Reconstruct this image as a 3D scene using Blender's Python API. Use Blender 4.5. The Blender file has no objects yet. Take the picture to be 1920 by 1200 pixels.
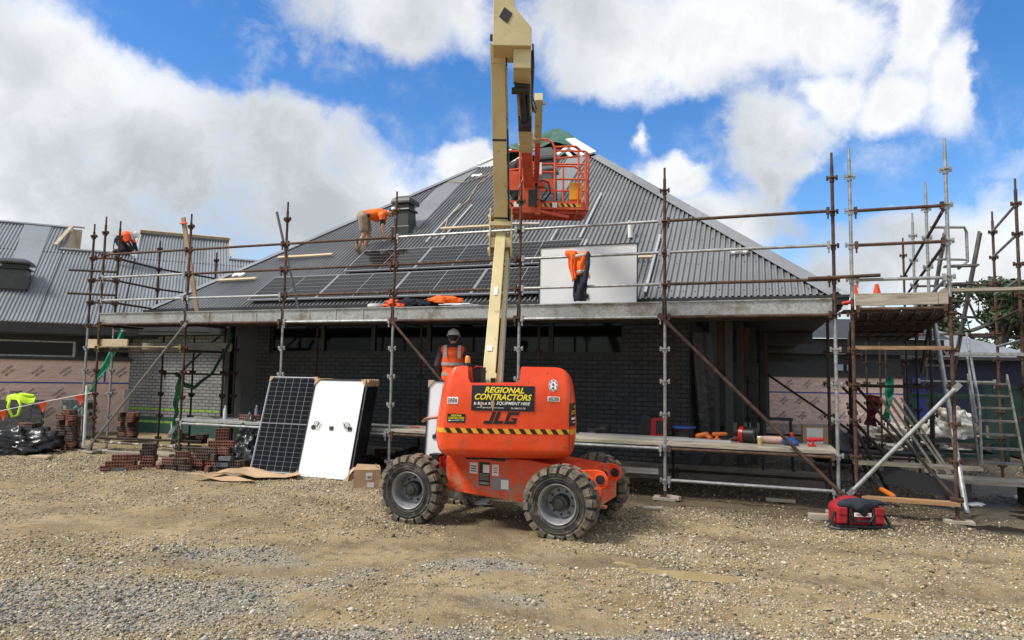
import bpy, math, random
import numpy as np
from mathutils import Vector, Matrix
random.seed(7); rng = np.random.default_rng(11)
SC = bpy.context.scene; COL = SC.collection
R_ = math.radians
# ------------------------------------------------------------------ camera
PITCH, ROLL, EYE = 0.0801308, 0.0166334, 1.85
fw = Vector((0, math.cos(PITCH), math.sin(PITCH))); up0 = Vector((0, -math.sin(PITCH), math.cos(PITCH))); rt0 = Vector((1, 0, 0))
rt = rt0*math.cos(ROLL) + up0*math.sin(ROLL); up = up0*math.cos(ROLL) - rt0*math.sin(ROLL)
cd = bpy.data.cameras.new('camera'); cam = bpy.data.objects.new('camera', cd); COL.objects.link(cam)
cd.sensor_width = 36; cd.lens = 1268.6/1920*36; cd.clip_start = .05; cd.clip_end = 3000
m = Matrix((rt, up, -fw)).transposed().to_4x4(); m.translation = Vector((0, 0, EYE)); cam.matrix_world = m
SC.camera = cam
# ------------------------------------------------------------------ sky, sun, exposure
SUN_EL, SUN_AZ = R_(52), R_(252)           # azimuth clockwise from +Y (the view direction)
SC.view_settings.view_transform = 'Standard'; SC.view_settings.look = 'None'
SC.view_settings.exposure = 0.6; SC.view_settings.gamma = 1
sl = bpy.data.lights.new('sun', 'SUN'); sl.energy = 3.0; sl.angle = R_(13); sl.color = (1, .95, .87)
so = bpy.data.objects.new('sun', sl); COL.objects.link(so)
sdir = Vector((math.sin(SUN_AZ)*math.cos(SUN_EL), math.cos(SUN_AZ)*math.cos(SUN_EL), math.sin(SUN_EL)))
so.rotation_euler = (-sdir).to_track_quat('-Z', 'Y').to_euler(); so.location = (0, -10, 40)
CLOUDS = [(-0.635,0.325,0.142,0.134),(-0.493,0.290,0.186,0.118),(-0.330,0.291,0.156,0.095),(-0.246,0.226,0.260,0.087),(-0.577,0.190,0.196,0.118),(-0.068,0.307,0.071,0.035),(-0.202,0.498,0.137,0.079),(-0.090,0.500,0.055,0.063),(0.131,0.487,0.132,0.102),(0.295,0.469,0.166,0.095),(0.438,0.461,0.072,0.071),(0.540,0.436,0.044,0.079),(0.579,0.373,0.056,0.071),(0.506,0.348,0.049,0.047),(0.373,0.326,0.062,0.063),(0.436,0.366,0.046,0.039),(0.393,0.278,0.054,0.032),(0.218,0.294,0.060,0.032),(0.286,0.232,0.123,0.047),(0.567,0.150,0.147,0.071),(0.643,0.181,0.046,0.047),(0.470,0.135,0.088,0.047),(0.179,0.350,0.030,0.022)]
GAPS = [(-0.483,0.443,0.120,0.047),(-0.386,0.417,0.075,0.043),(-0.261,0.411,0.089,0.043),(-0.142,0.380,0.070,0.047),(-0.005,0.364,0.047,0.047),(0.116,0.367,0.062,0.035),(0.257,0.353,0.066,0.035),(0.498,0.264,0.080,0.047),(0.640,0.372,0.026,0.110)]
class NT:                                    # small node-building helper
    def __init__(s, nt): s.nt = nt
    def n(s, t, **k):
        x = s.nt.nodes.new(t)
        for a, b in k.items(): setattr(x, a, b)
        return x
    def put(s, sock, v):
        if isinstance(v, bpy.types.NodeSocket): s.nt.links.new(v, sock)
        else: sock.default_value = v
    def math(s, op, a, b=0.0, c=None, clamp=False):
        x = s.n('ShaderNodeMath', operation=op, use_clamp=clamp); s.put(x.inputs[0], a); s.put(x.inputs[1], b)
        if c is not None: s.put(x.inputs[2], c)
        return x.outputs[0]
    def mix(s, f, a, b, blend='MIX'):
        x = s.n('ShaderNodeMix', data_type='RGBA', blend_type=blend); s.put(x.inputs[0], f); s.put(x.inputs[6], a); s.put(x.inputs[7], b)
        return x.outputs[2]
    def noise(s, vec, scale, detail=4, rough=.55, dist=0):
        x = s.n('ShaderNodeTexNoise'); x.inputs['Scale'].default_value = scale; x.inputs['Detail'].default_value = detail
        x.inputs['Roughness'].default_value = rough; x.inputs['Distortion'].default_value = dist
        if vec is not None: s.put(x.inputs['Vector'], vec)
        return x
    def ss(s, v, a, b):
        x = s.n('ShaderNodeMapRange', interpolation_type='SMOOTHSTEP'); s.put(x.inputs[0], v); x.inputs[1].default_value = a; x.inputs[2].default_value = b
        return x.outputs[0]
def c4(c): return (c[0], c[1], c[2], 1)
def sky():
    w = bpy.data.worlds.new('World'); SC.world = w; w.use_nodes = True; nt = w.node_tree; nt.nodes.clear(); N = NT(nt)
    st = N.n('ShaderNodeTexSky', sky_type='NISHITA'); st.sun_disc = False; st.sun_elevation = SUN_EL; st.sun_rotation = SUN_AZ
    st.air_density = 1.0; st.dust_density = .3; st.ozone_density = 2.0
    hs = N.n('ShaderNodeHueSaturation'); hs.inputs['Saturation'].default_value = 1.34; hs.inputs['Value'].default_value = 1.22; hs.inputs['Hue'].default_value = .507
    nt.links.new(st.outputs[0], hs.inputs['Color'])
    tc = N.n('ShaderNodeTexCoord'); sp = N.n('ShaderNodeSeparateXYZ'); nt.links.new(tc.outputs['Generated'], sp.inputs[0])
    x, y, z = sp.outputs
    n1 = N.noise(tc.outputs['Generated'], 5.5, 6, .6); n2 = N.noise(tc.outputs['Generated'], 3.0, 3, .5); n3 = N.noise(tc.outputs['Generated'], 13, 9, .66, .35)
    wsep = N.n('ShaderNodeSeparateColor'); nt.links.new(n1.outputs['Color'], wsep.inputs[0])
    az = N.math('ADD', N.math('ARCTAN2', x, y), N.math('MULTIPLY', N.math('SUBTRACT', wsep.outputs[0], .5), .20))
    el = N.math('ADD', N.math('ARCSINE', z), N.math('MULTIPLY', N.math('SUBTRACT', wsep.outputs[1], .5), .13))
    acc = None; lit = None
    for a, e, ra, re in CLOUDS:
        dx = N.math('DIVIDE', N.math('SUBTRACT', az, a), ra*1.17); dy = N.math('DIVIDE', N.math('SUBTRACT', el, e), re*1.17)
        d = N.math('SUBTRACT', 1.0, N.math('SQRT', N.math('ADD', N.math('MULTIPLY', dx, dx), N.math('MULTIPLY', dy, dy))))
        if acc is None: acc = d
        else: acc = N.math('SMOOTH_MAX', acc, d, .22)
    hole = None
    for a, e, ra, re in GAPS:
        dx = N.math('DIVIDE', N.math('SUBTRACT', az, a), ra*1.35); dy = N.math('DIVIDE', N.math('SUBTRACT', el, e), re*1.35)
        d = N.math('SUBTRACT', 1.0, N.math('SQRT', N.math('ADD', N.math('MULTIPLY', dx, dx), N.math('MULTIPLY', dy, dy))))
        hole = d if hole is None else N.math('MAXIMUM', hole, d)
    acc = N.math('SUBTRACT', acc, N.math('MULTIPLY', N.ss(hole, -.15, .7), .66))
    behind = N.ss(N.math('ABSOLUTE', N.math('ARCTAN2', x, y)), .78, 1.0)
    hi = N.ss(N.math('ARCSINE', z), .60, .74)
    gen = N.math('MAXIMUM', behind, hi)
    other = N.math('MULTIPLY', N.math('SUBTRACT', n2.outputs['Fac'], .35), 4.0)
    dens = N.math('ADD', N.math('MULTIPLY', acc, N.math('SUBTRACT', 1.0, gen)), N.math('MULTIPLY', other, gen))
    dens = N.math('ADD', dens, N.math('MULTIPLY', N.math('SUBTRACT', n3.outputs['Fac'], .5), 1.35))
    mask = N.math('POWER', N.ss(dens, -.24, .62), 1.1)
    veil = N.math('MULTIPLY', N.math('MULTIPLY', N.ss(wsep.outputs[2], .46, .66), N.ss(n3.outputs['Fac'], .40, .66)), .5); mask = N.math('MAXIMUM', mask, veil)
    # thick hearts of the clouds are greyer than their rims
    low = N.ss(N.math('ARCSINE', z), .12, .42)
    g = N.math('ADD', N.math('MULTIPLY', N.ss(n2.outputs['Fac'], .40, .62), .8), N.math('MULTIPLY', N.ss(dens, .3, .9), .22))
    g = N.math('MULTIPLY', g, N.math('ADD', .75, N.math('MULTIPLY', N.math('SUBTRACT', 1.0, low), .3)))
    g = N.math('ADD', g, N.math('MULTIPLY', N.math('SUBTRACT', n3.outputs['Fac'], .5), .8), clamp=True)
    ccol = N.mix(g, (6.9, 6.95, 7.0, 1), (3.5, 3.75, 3.95, 1))
    full = N.mix(N.math('MULTIPLY', mask, .97), hs.outputs[0], ccol)
    bg = N.n('ShaderNodeBackground'); bg.inputs['Strength'].default_value = .1; nt.links.new(full, bg.inputs['Color'])
    o = N.n('ShaderNodeOutputWorld'); nt.links.new(bg.outputs[0], o.inputs[0])
sky()
# ------------------------------------------------------------------ frames of reference
FA = 0.348149106; FO = Vector((-8.90334151, 14.5817605, 0))
EU = Vector((math.cos(FA), -math.sin(FA), 0)); EV = Vector((math.sin(FA), math.cos(FA), 0)); UP = Vector((0, 0, 1))
def W(u, v, z=0): return FO + EU*u + EV*v + UP*z
def UV(x, y): d = Vector((x, y, 0)) - FO; return d.dot(EU), d.dot(EV)
# ------------------------------------------------------------------ mesh builder
V3 = Vector
class MB:
    def __init__(s): s.V = []; s.F = []; s.M = []
    def add(s, vs, fs, mi=0):
        o = len(s.V); s.V += [tuple(v) for v in vs]; s.F += [tuple(i+o for i in f) for f in fs]; s.M += [mi]*len(fs); return s
    def box(s, c, d, R=None, mi=0):
        c = V3(c); ax = R or (V3((1,0,0)), V3((0,1,0)), V3((0,0,1)))
        vs = [c+ax[0]*(d[0]/2*i)+ax[1]*(d[1]/2*j)+ax[2]*(d[2]/2*k) for k in (-1,1) for j in (-1,1) for i in (-1,1)]
        return s.add(vs, [(0,2,3,1),(4,5,7,6),(0,1,5,4),(2,6,7,3),(0,4,6,2),(1,3,7,5)], mi)
    def bx(s, x0, x1, y0, y1, z0, z1, mi=0): return s.box(((x0+x1)/2,(y0+y1)/2,(z0+z1)/2),(x1-x0,y1-y0,z1-z0),None,mi)
    def beam(s, p, q, w, h, upv=(0,0,1), mi=0, w2=None, h2=None):
        p, q = V3(p), V3(q); a = (q-p).normalized(); r = a.cross(V3(upv)).normalized(); u = r.cross(a)
        w2 = w2 or w; h2 = h2 or h
        vs = [p+r*(w/2*i)+u*(h/2*j) for i, j in ((-1,-1),(1,-1),(1,1),(-1,1))]+[q+r*(w2/2*i)+u*(h2/2*j) for i, j in ((-1,-1),(1,-1),(1,1),(-1,1))]
        return s.add(vs, [(3,2,1,0),(4,5,6,7),(0,1,5,4),(1,2,6,5),(2,3,7,6),(3,0,4,7)], mi)
    def tube(s, p, q, r, n=8, r2=None, mi=0):
        p, q = V3(p), V3(q); a = (q-p).normalized(); t = V3((0,0,1)) if abs(a.z) < .9 else V3((1,0,0))
        x = a.cross(t).normalized(); y = a.cross(x); r2 = r if r2 is None else r2
        vs = [c+(x*math.cos(2*math.pi*i/n)+y*math.sin(2*math.pi*i/n))*rr for c, rr in ((p,r),(q,r2)) for i in range(n)]
        fs = [(i,n+i,n+(i+1)%n,(i+1)%n) for i in range(n)]+[tuple(range(n)), tuple(range(2*n-1,n-1,-1))]
        return s.add(vs, fs, mi)
    def path(s, pts, r, n=6, mi=0, rs=None):
        pts = [V3(p) for p in pts]; vs = []; x = None
        for i, p in enumerate(pts):
            a = (pts[min(i+1,len(pts)-1)]-pts[max(i-1,0)]).normalized()
            if x is None: x = a.cross(V3((0,0,1)) if abs(a.z) < .9 else V3((1,0,0))).normalized()
            x = (x-a*x.dot(a)).normalized(); y = a.cross(x); rr = rs[i] if rs else r
            vs += [p+(x*math.cos(2*math.pi*k/n)+y*math.sin(2*math.pi*k/n))*rr for k in range(n)]
        m_ = len(pts); fs = [(i*n+k,i*n+(k+1)%n,(i+1)*n+(k+1)%n,(i+1)*n+k) for i in range(m_-1) for k in range(n)]
        fs += [tuple(range(n-1,-1,-1)), tuple(range((m_-1)*n,m_*n))]
        return s.add(vs, fs, mi)
    def lathe(s, prof, o, axis, n=24, mi=0, caps=False):
        o = V3(o); a = V3(axis).normalized(); x = a.cross(V3((0,0,1)) if abs(a.z) < .9 else V3((1,0,0))).normalized(); y = a.cross(x); vs = []
        for r, h in prof: vs += [o+a*h+(x*math.cos(2*math.pi*i/n)+y*math.sin(2*math.pi*i/n))*r for i in range(n)]
        m_ = len(prof); fs = [(j*n+i,j*n+(i+1)%n,(j+1)*n+(i+1)%n,(j+1)*n+i) for j in range(m_-1) for i in range(n)]
        if caps: fs += [tuple(range(n-1,-1,-1)), tuple(range((m_-1)*n,m_*n))]
        return s.add(vs, fs, mi)
    def ext(s, poly, vec, mi=0):
        p = [V3(a) for a in poly]; v = V3(vec); n = len(p)
        return s.add(p+[a+v for a in p], [tuple(range(n-1,-1,-1)), tuple(range(n,2*n))]+[(i,(i+1)%n,n+(i+1)%n,n+i) for i in range(n)], mi)
    def grid(s, f, nu, nv, mi=0):
        vs = [f(i/nu, j/nv) for j in range(nv+1) for i in range(nu+1)]
        return s.add(vs, [(j*(nu+1)+i,j*(nu+1)+i+1,(j+1)*(nu+1)+i+1,(j+1)*(nu+1)+i) for j in range(nv) for i in range(nu)], mi)
    def cap(s, p, q, r, r2=None, n=10):         # tapered capsule
        p, q = V3(p), V3(q); r2 = r if r2 is None else r2; L = (q-p).length
        a = (q-p)/L if L > 1e-6 else V3((0,0,1)); prof = []
        for k in range(5): t = math.pi/2*k/4; prof.append((max(r*math.sin(t),1e-4), -r*math.cos(t)))
        for k in range(5): t = math.pi/2*k/4; prof.append((max(r2*math.cos(t),1e-4), L+r2*math.sin(t)))
        return s.lathe(prof, p, a, n, 0, True)
    def ell(s, c, r, R=None, n=14, mi=0):
        c = V3(c); ax = R or (V3((1,0,0)),V3((0,1,0)),V3((0,0,1))); vs = []; k = n//2+1
        for j in range(k+1):
            t = math.pi*j/k; rr = max(math.sin(t),1e-3); h = -math.cos(t)
            vs += [c+ax[0]*(r[0]*rr*math.cos(2*math.pi*i/n))+ax[1]*(r[1]*rr*math.sin(2*math.pi*i/n))+ax[2]*(r[2]*h) for i in range(n)]
        fs = [(j*n+i,j*n+(i+1)%n,(j+1)*n+(i+1)%n,(j+1)*n+i) for j in range(k) for i in range(n)]+[tuple(range(n-1,-1,-1)), tuple(range(k*n,(k+1)*n))]
        return s.add(vs, fs, mi)
    def mesh(s, name, mats, off=(0,0,0), smooth=False):
        me = bpy.data.meshes.new(name); o = off
        me.from_pydata([(v[0]-o[0],v[1]-o[1],v[2]-o[2]) for v in s.V], [], s.F)
        mats = mats if isinstance(mats, (list, tuple)) else [mats]
        for m_ in mats: me.materials.append(m_)
        if len(mats) > 1: me.polygons.foreach_set('material_index', s.M)
        me.polygons.foreach_set('use_smooth', [bool(smooth)]*len(me.polygons)); me.update()
        if smooth and smooth is not True: me.set_sharp_from_angle(angle=R_(smooth))
        return me
BASE = {}
def parts(name, mb, mats, parent, label=None, **k):          # one part per connected piece
    p = list(range(len(mb.V)))
    def fd(a):
        while p[a] != a: p[a] = p[p[a]]; a = p[a]
        return a
    for f in mb.F:
        for q in f[1:]: p[fd(q)] = fd(f[0])
    grp = {}
    for f, m_ in zip(mb.F, mb.M): grp.setdefault(fd(f[0]), []).append((f, m_))
    out = []
    for fs in grp.values():
        ids = sorted({i for f, _ in fs for i in f}); ix = {v: n for n, v in enumerate(ids)}; b = MB(); b.V = [mb.V[i] for i in ids]; b.F = [tuple(ix[i] for i in f) for f, _ in fs]; b.M = [m_ for _, m_ in fs]
        out.append(part(name, b, mats, parent, label, **k))
    return out
def thing(name, label, cat, pos=(0,0,0), rot=0.0, group=None, local=False, world=False):
    o = bpy.data.objects.new(name, None); COL.objects.link(o); o.empty_display_size = .2
    o.location = V3(pos) if world else W(*pos); o.rotation_euler = (0,0,rot if world else rot-FA)
    o['label'] = label; o['category'] = cat
    if group: o['group'] = group
    BASE[o.name] = V3((0,0,0)) if (local or world) else V3(pos)
    return o
def part(name, mb, mats, parent, label=None, smooth=False, bevel=0, local=None):
    b = BASE[parent.name] if local is None else V3((0,0,0))
    o = bpy.data.objects.new(name, mb.mesh(name, mats, b, smooth)); COL.objects.link(o); o.parent = parent
    BASE[o.name] = b
    if label: o['label'] = label
    if bevel: bev(o, bevel)
    return o
def bev(o, w, seg=2):
    md = o.modifiers.new('bevel', 'BEVEL'); md.width = w; md.segments = seg; md.limit_method = 'ANGLE'; md.angle_limit = R_(40); md.harden_normals = False
def solo(name, mb, mats, label, cat, pos, rot=0.0, group=None, smooth=False, bevel=0, local=False, world=False, kind=None):
    me = mb.mesh(name, mats, (0,0,0) if (local or world) else pos, smooth)
    o = bpy.data.objects.new(name, me); COL.objects.link(o)
    o.location = V3(pos) if world else W(*pos); o.rotation_euler = (0,0,rot if world else rot-FA)
    if kind: o['kind'] = kind
    if label: o['label'] = label; o['category'] = cat
    if group: o['group'] = group
    BASE[o.name] = V3((0,0,0)) if (local or world) else V3(pos)
    if bevel: bev(o, bevel)
    return o
def copy_tree(o, parent=None):
    c = o.copy(); COL.objects.link(c); c.parent = parent; BASE[c.name] = BASE.get(o.name, V3((0,0,0)))
    for ch in list(o.children): copy_tree(ch, c)
    return c
def evalmesh(me, mods, name):
    t = bpy.data.objects.new('tmp', me); COL.objects.link(t)
    for ty, kw in mods:
        md = t.modifiers.new(ty, ty)
        for k, v in kw.items(): setattr(md, k, v)
    dg = bpy.context.evaluated_depsgraph_get(); r = bpy.data.meshes.new_from_object(t.evaluated_get(dg)); r.name = name
    bpy.data.objects.remove(t); return r
def blob(name, mb, mat, parent, vox=.014, it=4, label=None):      # overlapping closed shapes fused into one continuous skin
    me = mb.mesh(name, mat, BASE[parent.name])
    r = evalmesh(me, [('REMESH', dict(mode='VOXEL', voxel_size=vox)), ('SMOOTH', dict(factor=.5, iterations=it))], name)
    r.materials.clear(); r.materials.append(mat); r.polygons.foreach_set('use_smooth', [True]*len(r.polygons))
    o = bpy.data.objects.new(name, r); COL.objects.link(o); o.parent = parent; BASE[o.name] = BASE[parent.name]
    if label: o['label'] = label
    return o
def text2d(body, w, h, shear=0, bold=0.0):                          # lettering as flat mesh fitted to a w x h box centred on 0,0
    cu = bpy.data.curves.new('t', 'FONT'); cu.body = body; cu.shear = shear; cu.offset = bold; cu.align_x = 'CENTER'; cu.resolution_u = 3; cu.fill_mode = 'FRONT'
    t = bpy.data.objects.new('t', cu); COL.objects.link(t); dg = bpy.context.evaluated_depsgraph_get()
    me = bpy.data.meshes.new_from_object(t.evaluated_get(dg)); bpy.data.objects.remove(t)
    v = np.array([p.co[:2] for p in me.vertices]); lo, hi = v.min(0), v.max(0); v = (v-(lo+hi)/2)/(hi-lo)*np.array([w, h])
    fs = [tuple(p.vertices) for p in me.polygons]; bpy.data.meshes.remove(me); return v, fs
# ------------------------------------------------------------------ materials
def base_mat(name):
    m_ = bpy.data.materials.new(name); m_.use_nodes = True; nt = m_.node_tree; p = nt.nodes['Principled BSDF']; return m_, NT(nt), p
def objvec(N, rnd=True):
    tc = N.n('ShaderNodeTexCoord'); v = tc.outputs['Object']
    if rnd:
        oi = N.n('ShaderNodeObjectInfo'); a = N.n('ShaderNodeVectorMath', operation='ADD'); N.put(a.inputs[0], v)
        s = N.math('MULTIPLY', oi.outputs['Random'], 37.0); N.put(a.inputs[1], s); return a.outputs[0], oi
    return v, None
def mat(name, c1, c2=None, rough=.6, metal=0, scale=6, detail=5, thr=(.38,.64), bump=0, bscale=40, rnd=0, spec=.5, coat=0, stretch=None, dirt=None, dthr=(.55,.75), dscale=3, alpha=None):
    m_, N, p = base_mat(name); v, oi = objvec(N)
    if stretch:
        mp = N.n('ShaderNodeMapping'); mp.inputs['Scale'].default_value = stretch; N.put(mp.inputs['Vector'], v); v = mp.outputs[0]
    col = c4(c1)
    if c2:
        nz = N.noise(v, scale, detail); col = N.mix(N.ss(nz.outputs['Fac'], *thr), c4(c1), c4(c2))
    if dirt:
        nd = N.noise(v, dscale, 6, .65); col = N.mix(N.ss(nd.outputs['Fac'], *dthr), col, c4(dirt))
    if rnd:
        f = N.math('ADD', 1-rnd, N.math('MULTIPLY', oi.outputs['Random'], 2*rnd)); cc = N.n('ShaderNodeCombineColor')
        for k in range(3): N.put(cc.inputs[k], f)
        col = N.mix(1.0, col, cc.outputs[0], 'MULTIPLY')
    N.put(p.inputs['Base Color'], col); p.inputs['Roughness'].default_value = rough; p.inputs['Metallic'].default_value = metal
    p.inputs['Specular IOR Level'].default_value = spec; p.inputs['Coat Weight'].default_value = coat; p.inputs['Coat Roughness'].default_value = .12
    if bump:
        nb = N.noise(v, bscale, 4, .6); b = N.n('ShaderNodeBump'); b.inputs['Strength'].default_value = 1; b.inputs['Distance'].default_value = bump
        N.put(b.inputs['Height'], nb.outputs['Fac']); N.put(p.inputs['Normal'], b.outputs[0])
    return m_
RUST = mat('rusty_steel', (.055,.032,.022), (.115,.062,.040), .78, .2, 9, bump=.002, bscale=60, dirt=(.16,.145,.13), dthr=(.60,.72), dscale=7)
RUSTD = mat('dark_rusty_steel', (.030,.022,.018), (.06,.038,.028), .8, .2, 9, bump=.002, bscale=60)
GALV = mat('galvanised_steel', (.29,.30,.30), (.42,.43,.43), .48, .65, 14, bump=.0006, bscale=80, dirt=(.22,.20,.17), dthr=(.56,.72), dscale=6)
GALVP = mat('galvanised_plate', (.30,.31,.30), (.42,.43,.42), .55, .5, 30, bump=.0006, bscale=80, dirt=(.20,.18,.145), dthr=(.48,.68), dscale=3)
GPAINT = mat('green_painted_steel', (.015,.045,.03), (.10,.10,.09), .7, .1, 14)
PLANKW = mat('weathered_plank', (.30,.26,.20), (.42,.38,.31), .8, 0, 3, stretch=(1.2,14,14), bump=.002, bscale=20, dirt=(.16,.13,.10), dthr=(.56,.7), dscale=2)
PINE = mat('new_pine', (.43,.34,.21), (.52,.42,.27), .7, 0, 3, stretch=(1,12,12), rnd=.1)
PLANKD = mat('dark_steel_plank', (.05,.045,.04), (.09,.08,.07), .7, .3, 6)
DARK = mat('dark_charcoal_paint', (.022,.024,.026), (.03,.032,.034), .55, 0, 4)
BLACKP = mat('black_plastic', (.012,.012,.013), (.02,.02,.021), .45)
FILM = mat('black_film', (.012,.013,.014), (.022,.023,.025), .28, bump=.02, bscale=7)
FILMG = mat('grey_film', (.035,.038,.04), (.06,.064,.066), .32, bump=.02, bscale=7)
WHITE = mat('white_sheet', (.72,.73,.74), (.78,.79,.80), .42, 0, 2)
OFFW = mat('white_paint', (.70,.70,.68), (.78,.78,.76), .5)
PANELB = mat('black_frame', (.014,.014,.016), None, .4, .2)
PANELS = mat('silver_frame', (.62,.63,.64), None, .35, .8)
CARD = mat('cardboard', (.40,.27,.155), (.47,.33,.20), .85, 0, 3, dirt=(.30,.20,.12), dthr=(.6,.8))
def roofmat(name, c, rough, metal=.25):
    m_, N, p = base_mat(name); v, _ = objvec(N, False)
    nz = N.noise(v, .8, 5, .6); nz2 = N.noise(v, 9, 4)
    col = N.mix(N.ss(nz.outputs['Fac'], .35, .7), c4([k*.90 for k in c]), c4([k*1.10 for k in c]))
    sx = N.n('ShaderNodeSeparateXYZ'); N.put(sx.inputs[0], v); wn = N.n('ShaderNodeTexWhiteNoise', noise_dimensions='1D'); N.put(wn.inputs['W'], N.math('FLOOR', N.math('DIVIDE', sx.outputs[0], .8)))
    vv = N.math('ADD', .90, N.math('MULTIPLY', wn.outputs[0], .2)); cc = N.n('ShaderNodeCombineColor'); [N.put(cc.inputs[k], vv) for k in range(3)]; col = N.mix(1.0, col, cc.outputs[0], 'MULTIPLY')
    mp = N.n('ShaderNodeMapping'); mp.inputs['Scale'].default_value = (5,.5,.5); N.put(mp.inputs['Vector'], v); st = N.noise(mp.outputs[0], 2, 5, .65); col = N.mix(N.math('MULTIPLY', N.ss(st.outputs['Fac'], .52, .72), .35), col, c4([k*.62 for k in c]))
    N.put(p.inputs['Base Color'], col); p.inputs['Metallic'].default_value = metal
    N.put(p.inputs['Roughness'], N.math('ADD', rough-.05, N.math('MULTIPLY', nz2.outputs['Fac'], .12))); return m_
ROOF = roofmat('grey_steel_roofing', (.205,.210,.214), .36)
PAN = roofmat('grey_flat_flashing', (.22,.23,.24), .40)
ROOF2 = roofmat('pale_grey_roofing', (.235,.255,.275), .42)
def brickwall(name, c1, c2, mortar, bw=.24, bh=.086, off=.5, bands=None, gap=.010):
    m_, N, p = base_mat(name); tc = N.n('ShaderNodeTexCoord'); sp = N.n('ShaderNodeSeparateXYZ'); N.put(sp.inputs[0], tc.outputs['Object'])
    cb = N.n('ShaderNodeCombineXYZ'); N.put(cb.inputs[0], N.math('ADD', sp.outputs[0], sp.outputs[1])); N.put(cb.inputs[1], sp.outputs[2])
    b = N.n('ShaderNodeTexBrick'); N.put(b.inputs['Vector'], cb.outputs[0]); b.offset = off
    b.inputs['Scale'].default_value = 1; b.inputs['Brick Width'].default_value = bw; b.inputs['Row Height'].default_value = bh
    b.inputs['Mortar Size'].default_value = gap; b.inputs['Mortar Smooth'].default_value = .1; b.inputs['Bias'].default_value = 0
    b.inputs['Color1'].default_value = c4(c1); b.inputs['Color2'].default_value = c4(c2); b.inputs['Mortar'].default_value = c4(mortar)
    nz = N.noise(tc.outputs['Object'], 2.2, 5); col = N.mix(N.math('MULTIPLY', N.ss(nz.outputs['Fac'], .35, .7), .45), b.outputs['Color'], c4([k*1.5 for k in c2]))
    col = N.mix(b.outputs['Fac'], col, c4(mortar))
    row = N.math('FLOOR', N.math('DIVIDE', sp.outputs[2], bh))
    for rows, cc in (bands or []):
        for r in rows:
            f = N.math('COMPARE', row, float(r), .1); f = N.math('MULTIPLY', f, N.math('SUBTRACT', 1.0, b.outputs['Fac'])); col = N.mix(f, col, c4(cc))
    N.put(p.inputs['Base Color'], col); p.inputs['Roughness'].default_value = .75
    n5 = N.noise(tc.outputs['Object'], 60, 3); bp = N.n('ShaderNodeBump'); bp.inputs['Distance'].default_value = .006; bp.inputs['Strength'].default_value = 1
    N.put(bp.inputs['Height'], N.math('ADD', N.math('MULTIPLY', b.outputs['Fac'], -1.0), N.math('MULTIPLY', n5.outputs['Fac'], .3))); N.put(p.inputs['Normal'], bp.outputs[0]); return m_
BRK_D = brickwall('dark_grey_brickwork', (.033,.036,.040), (.052,.055,.060), (.011,.012,.013))
BRK_L = brickwall('grey_brickwork', (.19,.19,.188), (.245,.245,.24), (.06,.06,.06), bands=[((8,4),(.22,.40,.07)),((5,3,2,1,0,-1),(.012,.085,.06))])
def cells(name, rows=20, cols=6, L=1.70, Wd=1.0, rough=.07):
    m_, N, p = base_mat(name); tc = N.n('ShaderNodeTexCoord'); sp = N.n('ShaderNodeSeparateXYZ'); N.put(sp.inputs[0], tc.outputs['Object'])
    def ln(co, size, cnt, w):
        f = N.math('FRACT', N.math('ADD', N.math('DIVIDE', co, size/cnt), 100.0)); d = N.math('SUBTRACT', .5, N.math('ABSOLUTE', N.math('SUBTRACT', f, .5)))
        return N.math('LESS_THAN', d, w/(size/cnt)/2)
    a = ln(sp.outputs[0], L, rows, .0050); b = ln(sp.outputs[1], Wd, cols, .0070)
    mid = N.math('LESS_THAN', N.math('ABSOLUTE', sp.outputs[0]), .009)
    busn = N.math('MULTIPLY', ln(sp.outputs[1], Wd, cols*9, .0012), .25)
    f = N.math('MAXIMUM', N.math('MAXIMUM', N.math('MULTIPLY', a, .62), b), mid)
    col = N.mix(f, (.0045,.0045,.0055,1), (.23,.235,.245,1)); N.put(p.inputs['Base Color'], col)
    p.inputs['Roughness'].default_value = rough; p.inputs['Specular IOR Level'].default_value = .18; p.inputs['Coat Weight'].default_value = 0; p.inputs['Coat Roughness'].default_value = .03; return m_
CELLS = cells('solar_cells')
def foil(name, c1, c2):
    m_, N, p = base_mat(name); v, _ = objvec(N, False)
    n1 = N.noise(v, 2.2, 4); n2 = N.noise(v, 9, 4); mp = N.n('ShaderNodeMapping'); mp.inputs['Scale'].default_value = (1.2,1.2,2.2); N.put(mp.inputs['Vector'], v); n3 = N.noise(mp.outputs[0], 3, 4)
    N.put(p.inputs['Base Color'], N.mix(n2.outputs['Fac'], c4(c1), c4(c2))); p.inputs['Metallic'].default_value = .12; p.inputs['Roughness'].default_value = .40
    h = N.math('ADD', N.math('MULTIPLY', n1.outputs['Fac'], .6), N.math('ADD', N.math('MULTIPLY', n2.outputs['Fac'], .25), n3.outputs['Fac']))
    b = N.n('ShaderNodeBump'); b.inputs['Distance'].default_value = .05; b.inputs['Strength'].default_value = .8; N.put(b.inputs['Height'], h); N.put(p.inputs['Normal'], b.outputs[0]); return m_
FOIL = foil('pink_foil_wrap', (.64,.45,.385), (.75,.56,.485))
INK = mat('dark_print', (.05,.04,.09), None, .6)
BLUETAPE = mat('blue_tape', (.012,.05,.30), None, .5)
ORANGE = mat('orange_machine_paint', (.74,.052,.005), (.83,.078,.010), .38, 0, 2.5, coat=.12, dirt=(.50,.075,.025), dthr=(.54,.74), dscale=4, bump=.0015, bscale=5)
ORANGE2 = mat('orange_basket_paint', (.55,.075,.025), (.66,.11,.04), .5, 0, 5, dirt=(.25,.07,.04), dthr=(.58,.74), dscale=9)
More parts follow.
